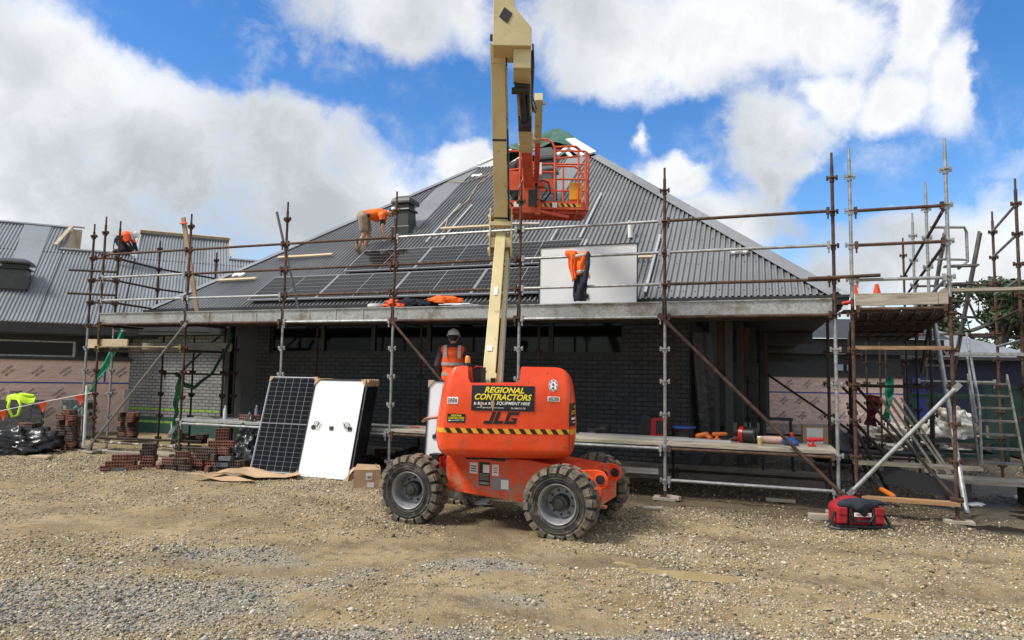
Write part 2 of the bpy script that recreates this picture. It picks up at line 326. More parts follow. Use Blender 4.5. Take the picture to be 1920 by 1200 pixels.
CREAM = mat('cream_machine_paint', (.52,.44,.225), (.60,.515,.285), .45, 0, 2, coat=.1, dirt=(.27,.20,.10), dthr=(.60,.74), dscale=7, bump=.0012, bscale=18)
def muddy(m_):
    N = NT(m_.node_tree); p = m_.node_tree.nodes['Principled BSDF']; old = p.inputs['Base Color'].links[0].from_socket; tc = N.n('ShaderNodeTexCoord'); sp = N.n('ShaderNodeSeparateXYZ'); N.put(sp.inputs[0], tc.outputs['Object'])
    nz = N.noise(tc.outputs['Object'], 7, 6, .7); mp = N.n('ShaderNodeMapping'); mp.inputs['Scale'].default_value = (14,14,1.4); N.put(mp.inputs['Vector'], tc.outputs['Object']); n2 = N.noise(mp.outputs[0], 2, 5, .7)
    low = N.math('SUBTRACT', 1.0, N.ss(sp.outputs[2], .25, 1.15)); f = N.math('MULTIPLY', N.ss(N.math('ADD', nz.outputs['Fac'], N.math('MULTIPLY', low, .16)), .54, .74), N.math('ADD', .10, N.math('MULTIPLY', low, .6)))
    f = N.math('ADD', f, N.math('MULTIPLY', N.ss(n2.outputs['Fac'], .60, .74), .16), clamp=True)
    N.put(p.inputs['Base Color'], N.mix(f, old, (.34,.25,.15,1))); N.put(p.inputs['Roughness'], N.math('ADD', .36, N.math('MULTIPLY', f, .5)))
muddy(ORANGE)
DECBLK = mat('black_decal', (.008,.009,.010), None, .25)
DECY = mat('yellow_decal', (.85,.68,.02), None, .4)
DECW = mat('white_decal', (.78,.78,.77), None, .4)
HAZY = mat('hazard_yellow', (.80,.36,.012), None, .4)
LOGO = mat('logo_black', (.012,.010,.010), None, .35)
BEACON = mat('amber_lens', (.85,.26,.01), None, .15, coat=.5)
TYRE = mat('muddy_rubber', (.022,.021,.020), (.055,.05,.043), .85, 0, 8, bump=.003, bscale=50, dirt=(.20,.165,.115), dthr=(.52,.72), dscale=7)
TREAD = mat('muddy_tread', (.10,.085,.065), (.21,.175,.125), .92, 0, 9, bump=.004, bscale=50, dirt=(.03,.029,.028), dthr=(.58,.68), dscale=11)
RIM = mat('grey_wheel_paint', (.22,.225,.23), (.30,.305,.31), .42, .3, 6, dirt=(.16,.14,.11), dthr=(.58,.75), dscale=9)
HUB = mat('black_hub', (.012,.012,.012), (.03,.03,.03), .45)
SKIN = mat('skin', (.47,.26,.18), (.55,.31,.22), .55, 0, 10)
HIVIS = mat('orange_hi_vis_cloth', (.86,.13,.008), (.92,.17,.012), .75, 0, 8, bump=.004, bscale=22)
HIVISR = mat('red_orange_cloth', (.95,.10,.02), (.97,.135,.03), .75, 0, 8, bump=.004, bscale=22)
REFL = mat('reflective_tape', (.36,.35,.32), (.44,.43,.40), .4, .2, 20)
NAVY = mat('navy_cloth', (.010,.013,.024), (.018,.022,.036), .85, 0, 9, bump=.004, bscale=20)
MAROON = mat('dark_maroon_cloth', (.055,.034,.042), (.075,.048,.056), .9, 0, 9, bump=.004, bscale=20)
KHAKI = mat('khaki_cloth', (.27,.215,.145), (.34,.275,.19), .85, 0, 9, bump=.004, bscale=22)
BOOT = mat('tan_boot', (.20,.13,.065), (.27,.18,.10), .8, 0, 14, bump=.002)
SOLE = mat('dark_sole', (.025,.022,.02), None, .8)
HAIR = mat('dark_hair', (.018,.012,.009), None, .7, bump=.003, bscale=60)
HAT = mat('white_hard_hat', (.68,.69,.70), (.74,.75,.76), .35, 0, 3, coat=.2)
LIME = mat('lime_hi_vis_cloth', (.52,.80,.02), (.60,.86,.03), .7, 0, 9, bump=.004, bscale=22)
FLAG = mat('orange_flag', (.90,.10,.015), None, .6)
SHADE = mat('green_shade_cloth', (.01,.24,.14), (.015,.34,.20), .7, 0, 9, bump=.006, bscale=14)
TARP = mat('green_tarpaulin', (.018,.085,.055), (.03,.115,.08), .55, 0, 4, bump=.02, bscale=5)
REDF = mat('red_bag_fabric', (.27,.007,.014), (.36,.012,.022), .7, 0, 9, bump=.004, bscale=25)
REDP = mat('red_plastic', (.42,.014,.014), None, .35)
BLUEP = mat('blue_plastic', (.02,.075,.26), None, .4)
ORGP = mat('orange_plastic', (.62,.15,.02), None, .4)
BRK = mat('red_brown_brick', (.165,.072,.050), (.235,.105,.075), .9, 0, 14, rnd=.22, bump=.002, bscale=80, dirt=(.12,.10,.095), dthr=(.55,.7), dscale=8)
BRKDK = mat('brown_glazed_brick', (.060,.042,.036), (.10,.070,.058), .8, 0, 10, rnd=.22, bump=.002, bscale=80)
BLK = mat('grey_block', (.105,.11,.118), (.15,.155,.165), .85, 0, 12, rnd=.2, bump=.002, bscale=80)
HOLE = mat('brick_core', (.05,.022,.016), None, .95)
GLASS = mat('dark_window_glass', (.004,.005,.005), None, .06, spec=.16)
CLEAR = mat('clear_bottle_plastic', (.55,.60,.62), None, .12, spec=.6)
NAVYW = mat('navy_wall_paint', (.008,.013,.045), (.011,.017,.055), .6)
# ------------------------------------------------------------------ ground
def vnoise(x, y, s, seed):
    g = np.random.default_rng(seed).random((256,256)); X, Y = x/s+1000, y/s+1000; i, j = np.floor(X).astype(int), np.floor(Y).astype(int); f, h = X-i, Y-j
    f, h = f*f*(3-2*f), h*h*(3-2*h); G = lambda a, b: g[a % 256, b % 256]
    return (G(i,j)*(1-f)+G(i+1,j)*f)*(1-h)+(G(i,j+1)*(1-f)+G(i+1,j+1)*f)*h-.5
PUD = [(.75,6.95,.80,.24,-4),(1.65,6.62,.62,.15,-20),(3.0,5.55,.16,.07,-10),(2.55,5.75,.13,.04,0),(4.15,5.52,.12,.04,0),(7.3,9.9,1.2,.75,-30),(6.6,8.75,.75,.38,-10),(8.3,11.6,.9,.45,-30),(2.6,10.0,.9,.22,-10)]
def dip(x, y, pud=None):
    z = 0*x
    for a, b, ra, rb, t in (pud or PUD):
        c, s = math.cos(R_(t)), math.sin(R_(t)); dx, dy = x-a, y-b; p, q = (dx*c+dy*s)/ra, (-dx*s+dy*c)/rb
        z = np.maximum(z, np.clip(1.15-np.sqrt(p*p+q*q), 0, .6))
    return z
def gz(x, y):
    x, y = np.asarray(x, float), np.asarray(y, float)
    far = np.clip((np.hypot(x, y-9)-16)/30, 0, 1)
    z = .06*vnoise(x, y, 2.3, 1)+.034*vnoise(x, y, .7, 2)+.030*vnoise(x, y, .24, 3)+.016*vnoise(x, y, .1, 4)
    z = z*(1-far)-.012-.045*dip(x, y)-.15*far
    z = z+.06*np.clip((-x-5)/4, 0, 1)*np.clip((y-11)/3, 0, 1)
    u, v = (x-FO.x)*EU.x+(y-FO.y)*EU.y, (x-FO.x)*EV.x+(y-FO.y)*EV.y
    b, t = rut(x, y); z = z-b*(.026+.013*np.sign(np.sin(t*2*math.pi/.13)))
    z = z+.03*np.exp(-((v+.9)/.5)**2)*np.clip((u-11)/1.5, 0, 1)
    return z
def gzf(x, y): return float(gz(np.array([x]), np.array([y]))[0])
def axis_(lo, hi, st, out, k):
    a = list(np.arange(lo, hi, st)); l = []; r = []; d = st
    while a and (a[0]-(l[-1] if l else a[0])) < out and len(l) < 200:
        d *= k; l.append((l[-1] if l else a[0])-d)
        if a[0]-l[-1] > out: break
    d = st; 
    while len(r) < 200:
        d *= k; r.append((r[-1] if r else a[-1])+d)
        if r[-1]-a[-1] > out: break
    return np.array(l[::-1]+a+r)
RUTS = ((-2.6,8.0,5.5,5.9),(-1.9,9.1,6.4,7.0),(-5.5,7.6,1.2,5.2),(-6.5,9.3,-1.2,7.9),(-3.6,10.6,-1.5,9.0))
def rut(x, y):
    o = 0*x; tt = 0*x
    for (ax_, ay_, bx_, by_) in RUTS:
        dx, dy = bx_-ax_, by_-ay_; L_ = math.hypot(dx, dy); t = ((x-ax_)*dx+(y-ay_)*dy)/L_; d = ((x-ax_)*-dy+(y-ay_)*dx)/L_+.12*np.sin(t*1.1)
        b = np.exp(-(d/.17)**4)*np.clip(t/.5,0,1)*np.clip((L_-t)/.5,0,1)*np.clip(.75+1.7*vnoise(x,y,.9,77),0,1); k = b > o; o = np.where(k, b, o); tt = np.where(k, t+np.abs(d)*.7, tt)
    return o, tt
def zone(x, y):          # (grey gravel, dark wet soil with painted shade under the lift) cover
    g = 0*x
    for a, b, ra, rb in [(-2.7,5.7,1.7,.95),(-3.2,6.8,1.3,.6),(-1.3,4.9,1.4,.35),(-.1,5.75,.35,.16),(1.0,4.9,1.2,.2),(3.3,5.0,.7,.25),(-4.0,5.4,.8,.8),(-.3,6.7,.7,.28)]:
        g = np.maximum(g, np.exp(-(((x-a)/ra)**2+((y-b)/rb)**2)))
    g = np.clip(g*1.45+1.0*vnoise(x, y, .8, 21)+.9*vnoise(x, y, .25, 22)-.40, 0, .85)
    u, v = (x-FO.x)*EU.x+(y-FO.y)*EU.y, (x-FO.x)*EV.x+(y-FO.y)*EV.y
    w = np.clip((v+1.25+.9*vnoise(x, y, 1.1, 31)+.4*vnoise(x, y, .3, 32))/.8, 0, 1)*np.clip((u-8.5)/2.5, 0, 1)
    w = w*np.clip((16-v)/4, 0, 1)*np.clip((24-u)/4, 0, 1)
    w = np.maximum(w, .75*np.clip(np.exp(-(((x+.2)/1.3)**2+((y-9.0)/1.0)**2))*1.4, 0, 1))  # shade beneath the boom lift, painted into the soil darkening
    w = np.maximum(w, np.clip(dip(x, y, PUD[5:])*1.6, 0, 1)); w = np.maximum(w, np.clip((u-15.5)/1, 0, 1)*np.clip((v+1.2)/.8, 0, 1))
    b, _ = rut(x, y); g = g*(1-.7*b); w = np.maximum(w, .38*b); w = np.maximum(w, .5*np.clip(dip(x, y, PUD[:5])*1.5, 0, 1))
    return g, np.clip(w, 0, 1)
def ground():
    xs, ys = axis_(-11, 10, .055, 700, 1.12), axis_(4.2, 15.5, .055, 700, 1.12)
    X, Y = np.meshgrid(xs, ys); Z = gz(X, Y); nx, ny = len(xs), len(ys)
    me = bpy.data.meshes.new('ground'); co = np.stack([X, Y, Z], -1).reshape(-1, 3)
    i = np.arange((ny-1)*(nx-1)); r, c = i//(nx-1), i % (nx-1); a = r*nx+c; fc = np.stack([a, a+1, a+nx+1, a+nx], 1)
    me.vertices.add(len(co)); me.vertices.foreach_set('co', co.ravel()); me.loops.add(fc.size); me.loops.foreach_set('vertex_index', fc.ravel().astype(np.int32))
    me.polygons.add(len(fc)); me.polygons.foreach_set('loop_start', np.arange(0, fc.size, 4, dtype=np.int32)); me.polygons.foreach_set('use_smooth', np.ones(len(fc), bool)); me.update(calc_edges=True)
    g, w = zone(X, Y); at = me.attributes.new('zone', 'FLOAT_COLOR', 'POINT'); at.data.foreach_set('color', np.stack([g, w, 0*g, 0*g+1], -1).ravel().astype(np.float32))
    m_, N, p = base_mat('gravelly_earth'); tc = N.n('ShaderNodeTexCoord'); v = tc.outputs['Object']; an = N.n('ShaderNodeAttribute', attribute_name='zone'); sp = N.n('ShaderNodeSeparateColor'); N.put(sp.inputs[0], an.outputs['Color'])
    n1 = N.noise(v, 1.1, 6, .6); n2 = N.noise(v, 7, 6, .65); n3 = N.noise(v, 45, 4, .6)
    col = N.mix(N.ss(n1.outputs['Fac'], .35, .66), (.205,.148,.070,1), (.330,.250,.132,1)); col = N.mix(N.math('MULTIPLY', N.ss(n2.outputs['Fac'], .48, .66), .7), col, (.12,.085,.045,1))
    grv = N.mix(N.ss(n3.outputs['Fac'], .38, .62), (.10,.10,.092,1), (.33,.32,.275,1)); col = N.mix(N.math('MULTIPLY', sp.outputs[0], .85), col, grv)
    vo = N.n('ShaderNodeTexVoronoi'); vo.inputs['Scale'].default_value = 38; N.put(vo.inputs['Vector'], v); vs = N.n('ShaderNodeSeparateColor'); N.put(vs.inputs[0], vo.outputs['Color'])
    peb = N.math('MULTIPLY', N.math('LESS_THAN', vo.outputs['Distance'], .40), N.math('GREATER_THAN', vs.outputs[0], .55)); pc = N.mix(vs.outputs[1], (.24,.215,.17,1), (.50,.46,.37,1))
    col = N.mix(N.math('MULTIPLY', peb, .75), col, pc); col = N.mix(N.math('MULTIPLY', sp.outputs[1], .78), col, (.058,.045,.030,1))
    N.put(p.inputs['Base Color'], col); N.put(p.inputs['Roughness'], N.math('SUBTRACT', .95, N.math('MULTIPLY', sp.outputs[1], .35)))
    b = N.n('ShaderNodeBump'); b.inputs['Distance'].default_value = .016; h = N.math('ADD', n3.outputs['Fac'], N.math('ADD', N.math('MULTIPLY', peb, N.math('SUBTRACT', .55, vo.outputs['Distance'])), n2.outputs['Fac'])); N.put(b.inputs['Height'], h); N.put(p.inputs['Normal'], b.outputs[0])
    me.materials.append(m_); o = bpy.data.objects.new('ground', me); COL.objects.link(o); o['kind'] = 'structure'
def puddles():
    for k, (a, b, ra, rb, t) in enumerate(PUD):
        muddy = k < 5; me = MB()
        if k == 0:
            puddles.m1 = mat('muddy_water', (.34,.265,.135), (.40,.31,.165), .10, 0, 3, spec=.5); puddles.m2 = mat('dark_puddle_water', (.035,.03,.022), None, .05, spec=.6)
        n = 48; c, s = math.cos(R_(t)), math.sin(R_(t)); vs = [(a+ra*1.05*math.cos(2*math.pi*i/n)*c-rb*1.05*math.sin(2*math.pi*i/n)*s, b+ra*1.05*math.cos(2*math.pi*i/n)*s+rb*1.05*math.sin(2*math.pi*i/n)*c, 0) for i in range(n)]
        me.add(vs, [tuple(range(n))]); z = -.026-.002*k if muddy else -.036
        o = solo('puddle', me, puddles.m1 if muddy else puddles.m2, None, None, (0,0,z), world=True, kind='structure')
def stones():
    ico = np.array([(0,0,1)]+[(math.cos(k*1.2566)*.894, math.sin(k*1.2566)*.894, .447) for k in range(5)]+[(math.cos(k*1.2566+.628)*.894, math.sin(k*1.2566+.628)*.894, -.447) for k in range(5)]+[(0,0,-1)])
    fc = []
    for k in range(5): a, b = 1+k, 1+(k+1) % 5; c, d = 6+k, 6+(k+1) % 5; fc += [(0,a,b),(a,c,b),(b,c,d),(c,11,d)]
    fc = np.array(fc); n = 210000; y = 4.3+11.2*rng.random(n)**1.25; x = (rng.random(n)-.5)*2*(y*.82+.5)
    r = .0034+.00055*y+.010*rng.random(n)**3.4; big = rng.random(n) < .013; r[big] = .011+.024*rng.random(big.sum())**2.6
    u, v = (x-FO.x)*EU.x+(y-FO.y)*EU.y, (x-FO.x)*EV.x+(y-FO.y)*EV.y; g, w = zone(x, y)
    b_, _ = rut(x, y)
    dens = .34-.30*b_+.9*vnoise(x, y, 1.7, 44)+.5*vnoise(x, y, .5, 45)+.55*g+.55*np.exp(-((v+.95)/.38)**2)*np.clip((u-10)/2, 0, 1)+.75*np.clip((4.5-u)/3, 0, 1)*np.exp(-((v+1.2)/1.1)**2)+.5*vnoise(x, y, .9, 41)
    keep = (rng.random(n) < dens) & ((v < 1.6) | ((u > 12.2) & (v < 9))) & (dip(x, y) < .18); x, y, r, g, w = x[keep], y[keep], r[keep], g[keep], w[keep]; n = len(x)
    z = gz(x, y); sc = rng.uniform(.6, 1.3, (n,3)); sc[:,2] *= .72; jit = rng.uniform(.62, 1.3, (n,12,1)); t = rng.random(n)*6.28
    P = ico[None]*jit*sc[:,None,:]*r[:,None,None]; c, s = np.cos(t)[:,None], np.sin(t)[:,None]; px = P[...,0]*c-P[...,1]*s; py = P[...,0]*s+P[...,1]*c
    P = np.stack([px+x[:,None], py+y[:,None], P[...,2]+(z+r*.25)[:,None]], -1).reshape(-1,3)
    F = (fc[None]+(np.arange(n)*12)[:,None,None]).reshape(-1,3).astype(np.int32)
    me = bpy.data.meshes.new('gravel_stones'); me.vertices.add(len(P)); me.vertices.foreach_set('co', P.ravel()); me.loops.add(F.size); me.loops.foreach_set('vertex_index', F.ravel()); me.polygons.add(len(F)); me.polygons.foreach_set('loop_start', np.arange(0, F.size, 3, dtype=np.int32)); me.update(calc_edges=True)
    q = rng.random(n); q = q**1.6; warm = np.array([.31,.24,.135]); pale = np.array([.60,.53,.395]); grey = np.array([.23,.23,.205]); dk = np.array([.085,.065,.042])
    cc = warm*(1-q[:,None])+pale*q[:,None]; k = rng.random(n) < .2+.65*g; cc[k] = (grey*(.35+1.9*rng.random((n,1))**2.2))[k]; k = (rng.random(n) < .75) & big[keep]; cc[k] = (pale*rng.uniform(.45,.9,(n,1)))[k]; k = rng.random(n) < .08; cc[k] = dk; cc *= rng.uniform(.75,1.15,(n,1)); k = rng.random(n) < w*.80; cc[k] = cc[k]*np.array([.42,.38,.33])
    at = me.attributes.new('tint', 'FLOAT_COLOR', 'POINT'); at.data.foreach_set('color', np.repeat(np.concatenate([cc, np.ones((n,1))], 1), 12, 0).ravel().astype(np.float32))
    m_, N, p = base_mat('loose_stone'); an = N.n('ShaderNodeAttribute', attribute_name='tint'); N.put(p.inputs['Base Color'], an.outputs['Color']); p.inputs['Roughness'].default_value = .9; me.materials.append(m_)
    o = bpy.data.objects.new('gravel_stones', me); COL.objects.link(o); o['kind'] = 'stuff'; o['label'] = 'loose pale and grey stones scattered over the muddy yard'; o['category'] = 'gravel'
ground(); puddles(); stones()
# ------------------------------------------------------------------ main building
EZ, EVV, TP = 3.232, 1.215, math.tan(R_(36)); AP = (7.19, 10.35); TOPV = 7.95
UL, UR = .10, 14.62
def rz(v): return EZ+(v-EVV)*TP
RN = V3((0, -math.sin(R_(36)), math.cos(R_(36))))      # roof normal, facade frame
def roofpt(u, v, h=0): return V3((u, v, rz(v)))+RN*h
def vl(u): return EVV+(u-UL)*(AP[1]-EVV)/(AP[0]-UL)
def vr(u): return EVV+(UR-u)*(AP[1]-EVV)/(UR-AP[0])
def corrugated(mb, u0, u1, bot, top, pt, pitch=.100, amp=.042, sub=12):
    us = []; k = math.floor(u0/pitch)
    while k*pitch < u1:
        for t, h in ((0,0),(.36,0),(.40,.12),(.52,.92),(.56,1),(.80,1),(.84,.92),(.96,.12)):
            u = (k+t)*pitch
            if u0 <= u <= u1: us.append((u, amp*(h-.6)))
        k += 1
    vs = []; fs = []; n = len(us)-1
    for u, h in us:
        a, b = bot(u), top(u); b = max(a+.001, b)
        vs += [pt(u, a, h), pt(u, a+(b-a)/2, h), pt(u, b, h)]
    for i in range(n): fs += [(3*i,3*i+3,3*i+4,3*i+1),(3*i+1,3*i+4,3*i+5,3*i+2)]
    mb.add(vs, fs)
def ventilator(mb, base, sx, sy, hh, cap=1.35, slope=True):
    x, y, z = base
    mb.bx(x-sx*.62, x+sx*.62, y-sy*.62, y+sy*.75, z-.25, z+.02)
    mb.beam((x,y,z-.3), (x,y,z+hh*.52), sx*1.12, sy*1.12, (0,1,0), 0, sx*.98, sy*.98)
    mb.beam((x,y,z+hh*.52), (x,y,z+hh*.57), sx*1.22, sy*1.22, (0,1,0)); mb.beam((x,y,z+hh*.57), (x,y,z+hh*.62), sx*1.2, sy*1.2, (0,1,0), 0, sx*1.0, sy*1.0)
    mb.beam((x,y,z+hh*.6), (x,y,z+hh*.74), sx*.86, sy*.86, (0,1,0))
    mb.beam((x,y,z+hh*.74), (x,y,z+hh*.80), sx*cap*.97, sy*cap*.97, (0,1,0), 0, sx*cap, sy*cap); mb.beam((x,y,z+hh*.80), (x,y,z+hh*.90), sx*cap, sy*cap, (0,1,0), 0, sx*cap*.92, sy*cap*.92); mb.beam((x,y,z+hh*.90), (x,y,z+hh*1.0), sx*cap*.92, sy*cap*.92, (0,1,0), 0, sx*cap*.55, sy*cap*.55)
VENT = mat('dark_ventilator_steel', (.045,.052,.050), (.06,.067,.064), .42, .1, 5)
def main_building():
    T = thing('school_building', 'long dark brick building under a steep grey hipped steel roof wrapped in scaffold', 'building', (7.2, 2.3, 0))
    r = MB(); topv = lambda u: min(vl(u), vr(u), TOPV)
    corrugated(r, UL, UR, lambda u: EVV-.03, topv, roofpt)
    # the other three roof planes (plain sheets, not seen from the front)
    A = V3((AP[0], AP[1], rz(AP[1]))); BV = 2*AP[1]-EVV
    c = [V3((UL,EVV,EZ)), V3((UR,EVV,EZ)), V3((UR,BV,EZ)), V3((UL,BV,EZ))]; f = (TOPV-EVV)/(AP[1]-EVV); t = [p+(A-p)*f for p in c]; dn = V3((0,0,-.02))
    for i in (1, 2, 3): j = (i+1) % 4; r.add([c[i]+dn, c[j]+dn, t[j]+dn, t[i]+dn], [(0,1,2,3)])
    roof = part('roof', r, ROOF, T)
    cap = MB()
    for a, b, w in ((c[1], t[1], .24), (c[0], t[0], .16)):
        d = (b-a).normalized(); side = d.cross(RN).normalized()
        if side.x > 0: side = -side
        s = 1 if a.x > 7 else -1
        q = side*(w*s)
        cap.add([a+RN*.05-V3((0,0,0)), b+RN*.05, b+RN*.045+q, a+RN*.045+q, a+V3((s*.2,.1,-.06)), b+V3((s*.2,.1,-.06))], [(0,1,2,3),(0,4,5,1)])
    part('hip_capping', cap, PAN, roof)
    fp = MB()
    def strip(p0, p1, w0, w1, h=.022): fp.add([roofpt(p0[0]-w0/2,p0[1],h), roofpt(p0[0]+w0/2,p0[1],h), roofpt(p1[0]+w1/2,p1[1],h), roofpt(p1[0]-w1/2,p1[1],h)], [(0,1,2,3)])
    strip((5.05,4.1), (5.02,6.6), .66, .66); strip((5.02,6.6), (5.32,7.93), .66, .3); strip((8.5,4.9), (8.5,7.93), .55, .55)
    parts('flat_flashing', fp, PAN, roof)
    v1 = MB(); ventilator(v1, (5.02,4.22,5.47), .40, .40, .80); v2 = MB(); ventilator(v2, (8.47,5.15,6.2), .40, .40, 1.28, 1.25)
    part('roof_ventilator', v1, VENT, roof, bevel=.012); part('roof_ventilator', v2, VENT, roof, bevel=.012)
    rb = MB()
    for u, a, b in ((6.02,3.48,5.4),(6.40,3.55,5.3),(9.17,3.24,3.75),(9.80,3.3,5.4),(11.50,1.29,3.25),(9.98,1.3,3.2),(6.5,7.0,7.9)): rb.beam(roofpt(u,a,.045), roofpt(u,b,.045), .045, .045, RN)
    parts('mounting_rail', rb, PANELS, roof)
    sc = MB()
    for k in range(9):
        v = 1.35+.85*k; u = UL
        while u < UR:
            u += .2
            if v < min(vl(u), vr(u), TOPV)-.1: sc.box(roofpt(u+.05, v+.02*math.sin(u*7), .012), (.022,.022,.02))
    part('roof_screws', sc, DARK, roof)['kind'] = 'stuff'
    gu = MB(); gu.bx(UL-.05, UR+.12, EVV-.17, EVV-.02, EZ-.20, EZ-.055); gu.bx(UL-.05, UR+.12, EVV-.19, EVV-.165, EZ-.09, EZ-.045)
    part('gutter', gu, DARK, T)
    sf = MB(); sf.bx(UL, UR, EVV-.02, BV, EZ-.26, EZ-.215); sf.bx(UL-.02, UL+.1, EVV, BV, EZ-.215, EZ-.05); sf.bx(UR-.1, UR+.02, EVV, BV, EZ-.215, EZ-.05); part('soffit', sf, DARK, T)
    # opened peak: black sheets standing in for the shaded void, white timber frames, boards
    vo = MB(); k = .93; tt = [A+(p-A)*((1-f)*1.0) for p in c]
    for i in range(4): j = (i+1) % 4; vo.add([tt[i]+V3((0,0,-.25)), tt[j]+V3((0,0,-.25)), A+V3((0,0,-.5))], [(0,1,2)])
    part('peak_void_shade', vo, BLACKP, T)
    fr = MB()
    def bar(a, b, w=.12, h=.09): fr.beam(a, b, w, h, RN)
    bar(roofpt(8.98,7.9,.12), roofpt(7.75,9.5,.12), .26, .05); bar(roofpt(8.7,7.98,.03), roofpt(7.95,8.9,.03), .10, .08); bar(roofpt(7.75,7.9,.05), roofpt(8.05,8.75,.05), .13, .08)
    bar(roofpt(5.45,7.9,.1), roofpt(6.5,9.4,.1), .14, .06); bar(roofpt(6.55,7.9,.05), roofpt(6.9,8.8,.05), .10, .08); bar(roofpt(8.35,7.95,.04), roofpt(8.1,8.35,.04), .08,.08)
    parts('peak_frame', fr, OFFW, T)
    # walls
    w = MB(); w.bx(2.24, 12.15, 2.3, 2.52, 0, 2.25); w.bx(2.24, 2.6, 2.3, 2.52, 2.25, 3.0); w.bx(10.93, 12.15, 2.3, 2.52, 2.25, 3.0); w.bx(11.95, 12.15, 2.52, 13, 0, 3.0)
    part('wall', w, BRK_D, T)
    w = MB(); w.bx(-3.50, .78, 3.7, 3.9, -.1, 2.76); part('wall', w, BRK_L, T, 'grey brick wall with bright and dark green glazed courses')
    dk = MB(); dk.bx(.78, 2.24, 3.0, 3.2, -.1, 3.0); dk.bx(1.05, 1.18, 2.6, 2.75, -.1, 3.0); dk.bx(1.55,2.24,2.62,2.8,-.1,3.0); dk.bx(-3.6, .9, 3.3, 3.72, 2.76, 3.05); dk.bx(-3.7, 1.2, 3.4, 6, 3.05, 3.12); dk.bx(2.24,2.3,2.32,3.1,0,3)
    parts('wall_panel', dk, DARK, T)
    pos = [2.6, 4.02, 5.35, 6.72, 8.1, 9.45, 10.93]
    for a, b in zip(pos, pos[1:]):
        wf = MB()
        for q in ((a, a+.05, 2.25, 2.95), (b-.05, b, 2.25, 2.95), (a+.05, b-.05, 2.25, 2.31), (a+.05, b-.05, 2.89, 2.95)): wf.bx(q[0], q[1], 2.36, 2.46, q[2], q[3])
        wf.bx(a, b, 2.27, 2.36, 2.22, 2.25)
        f_ = part('window', wf, DARK, T); g = MB(); g.bx(a+.05, b-.05, 2.40, 2.42, 2.31, 2.89); part('pane', g, GLASS, f_)
    tm = MB(); tm.bx(12.55, 12.78, 2.75, 2.83, 2.0, 2.95); tm.bx(13.05,13.2,4.1,4.2,1.9,2.9); tm.bx(13.5,13.56,5.2,5.3,1.9,2.85); parts('timber_lining', tm, mat('aged_timber', (.09,.055,.035), (.13,.085,.055), .85, 0, 5, stretch=(8,8,1)), T)
    # verandah on the right: posts, beams, wall with membrane
    co = MB()
    for u, v in ((12.50,2.6),(12.78,2.65),(12.95,3.6),(13.2,5.0),(13.4,6.6)): co.bx(u, u+.13, v, v+.13, -.1, 3.0)
    co.bx(12.15, 14.5, 9.0, 9.15, 2.3, 2.5); co.bx(12.2,14.6,7.0,7.12,2.7,2.98)
    parts('verandah_post', co, mat('grey_green_steel', (.032,.036,.035), (.045,.05,.048), .5), T)
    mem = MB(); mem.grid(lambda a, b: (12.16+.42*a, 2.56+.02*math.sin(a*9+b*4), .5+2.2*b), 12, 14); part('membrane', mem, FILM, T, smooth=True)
    sl_ = MB(); sl_.bx(2.3, 14.4, 2.0, 2.32, -.2, .25); sl_.bx(12.2, 14.2, 2.5, 12, -.3, -.03); parts('footing', sl_, mat('raw_concrete', (.16,.145,.12), (.22,.20,.17), .9, 0, 5), T)
    return T
main_building()
# green tarpaulin over the peak
def tarp():
    A = V3((AP[0], AP[1], rz(AP[1])))
    def f(a, b):
        ang = -2.9+5.8*a; R = .15+2.35*b*(1-.38*math.cos(ang+1.57)**2*(1 if math.sin(ang) < 0 else .2))
        x, y = math.cos(ang)*R*1.0, -math.sin(ang)*R if False else math.sin(ang)*R
        sl = max(abs(x)/(AP[0]-UL), abs(y)/(AP[1]-EVV))*(rz(AP[1])-EZ)
        z = A.z-sl*1.0+.17+.055*math.sin(ang*7+b*5)*b+.04*math.sin(ang*13)*b
        return (A.x+x, A.y+y, z)
    t = MB(); t.grid(lambda a, b: f(a, b), 70, 14)
    o = solo('tarpaulin', t, TARP, 'green tarpaulin pulled over the unfinished roof peak', 'tarpaulin', (AP[0], AP[1], A.z), smooth=True)
    md = o.modifiers.new('solid', 'SOLIDIFY'); md.thickness = .01
tarp()
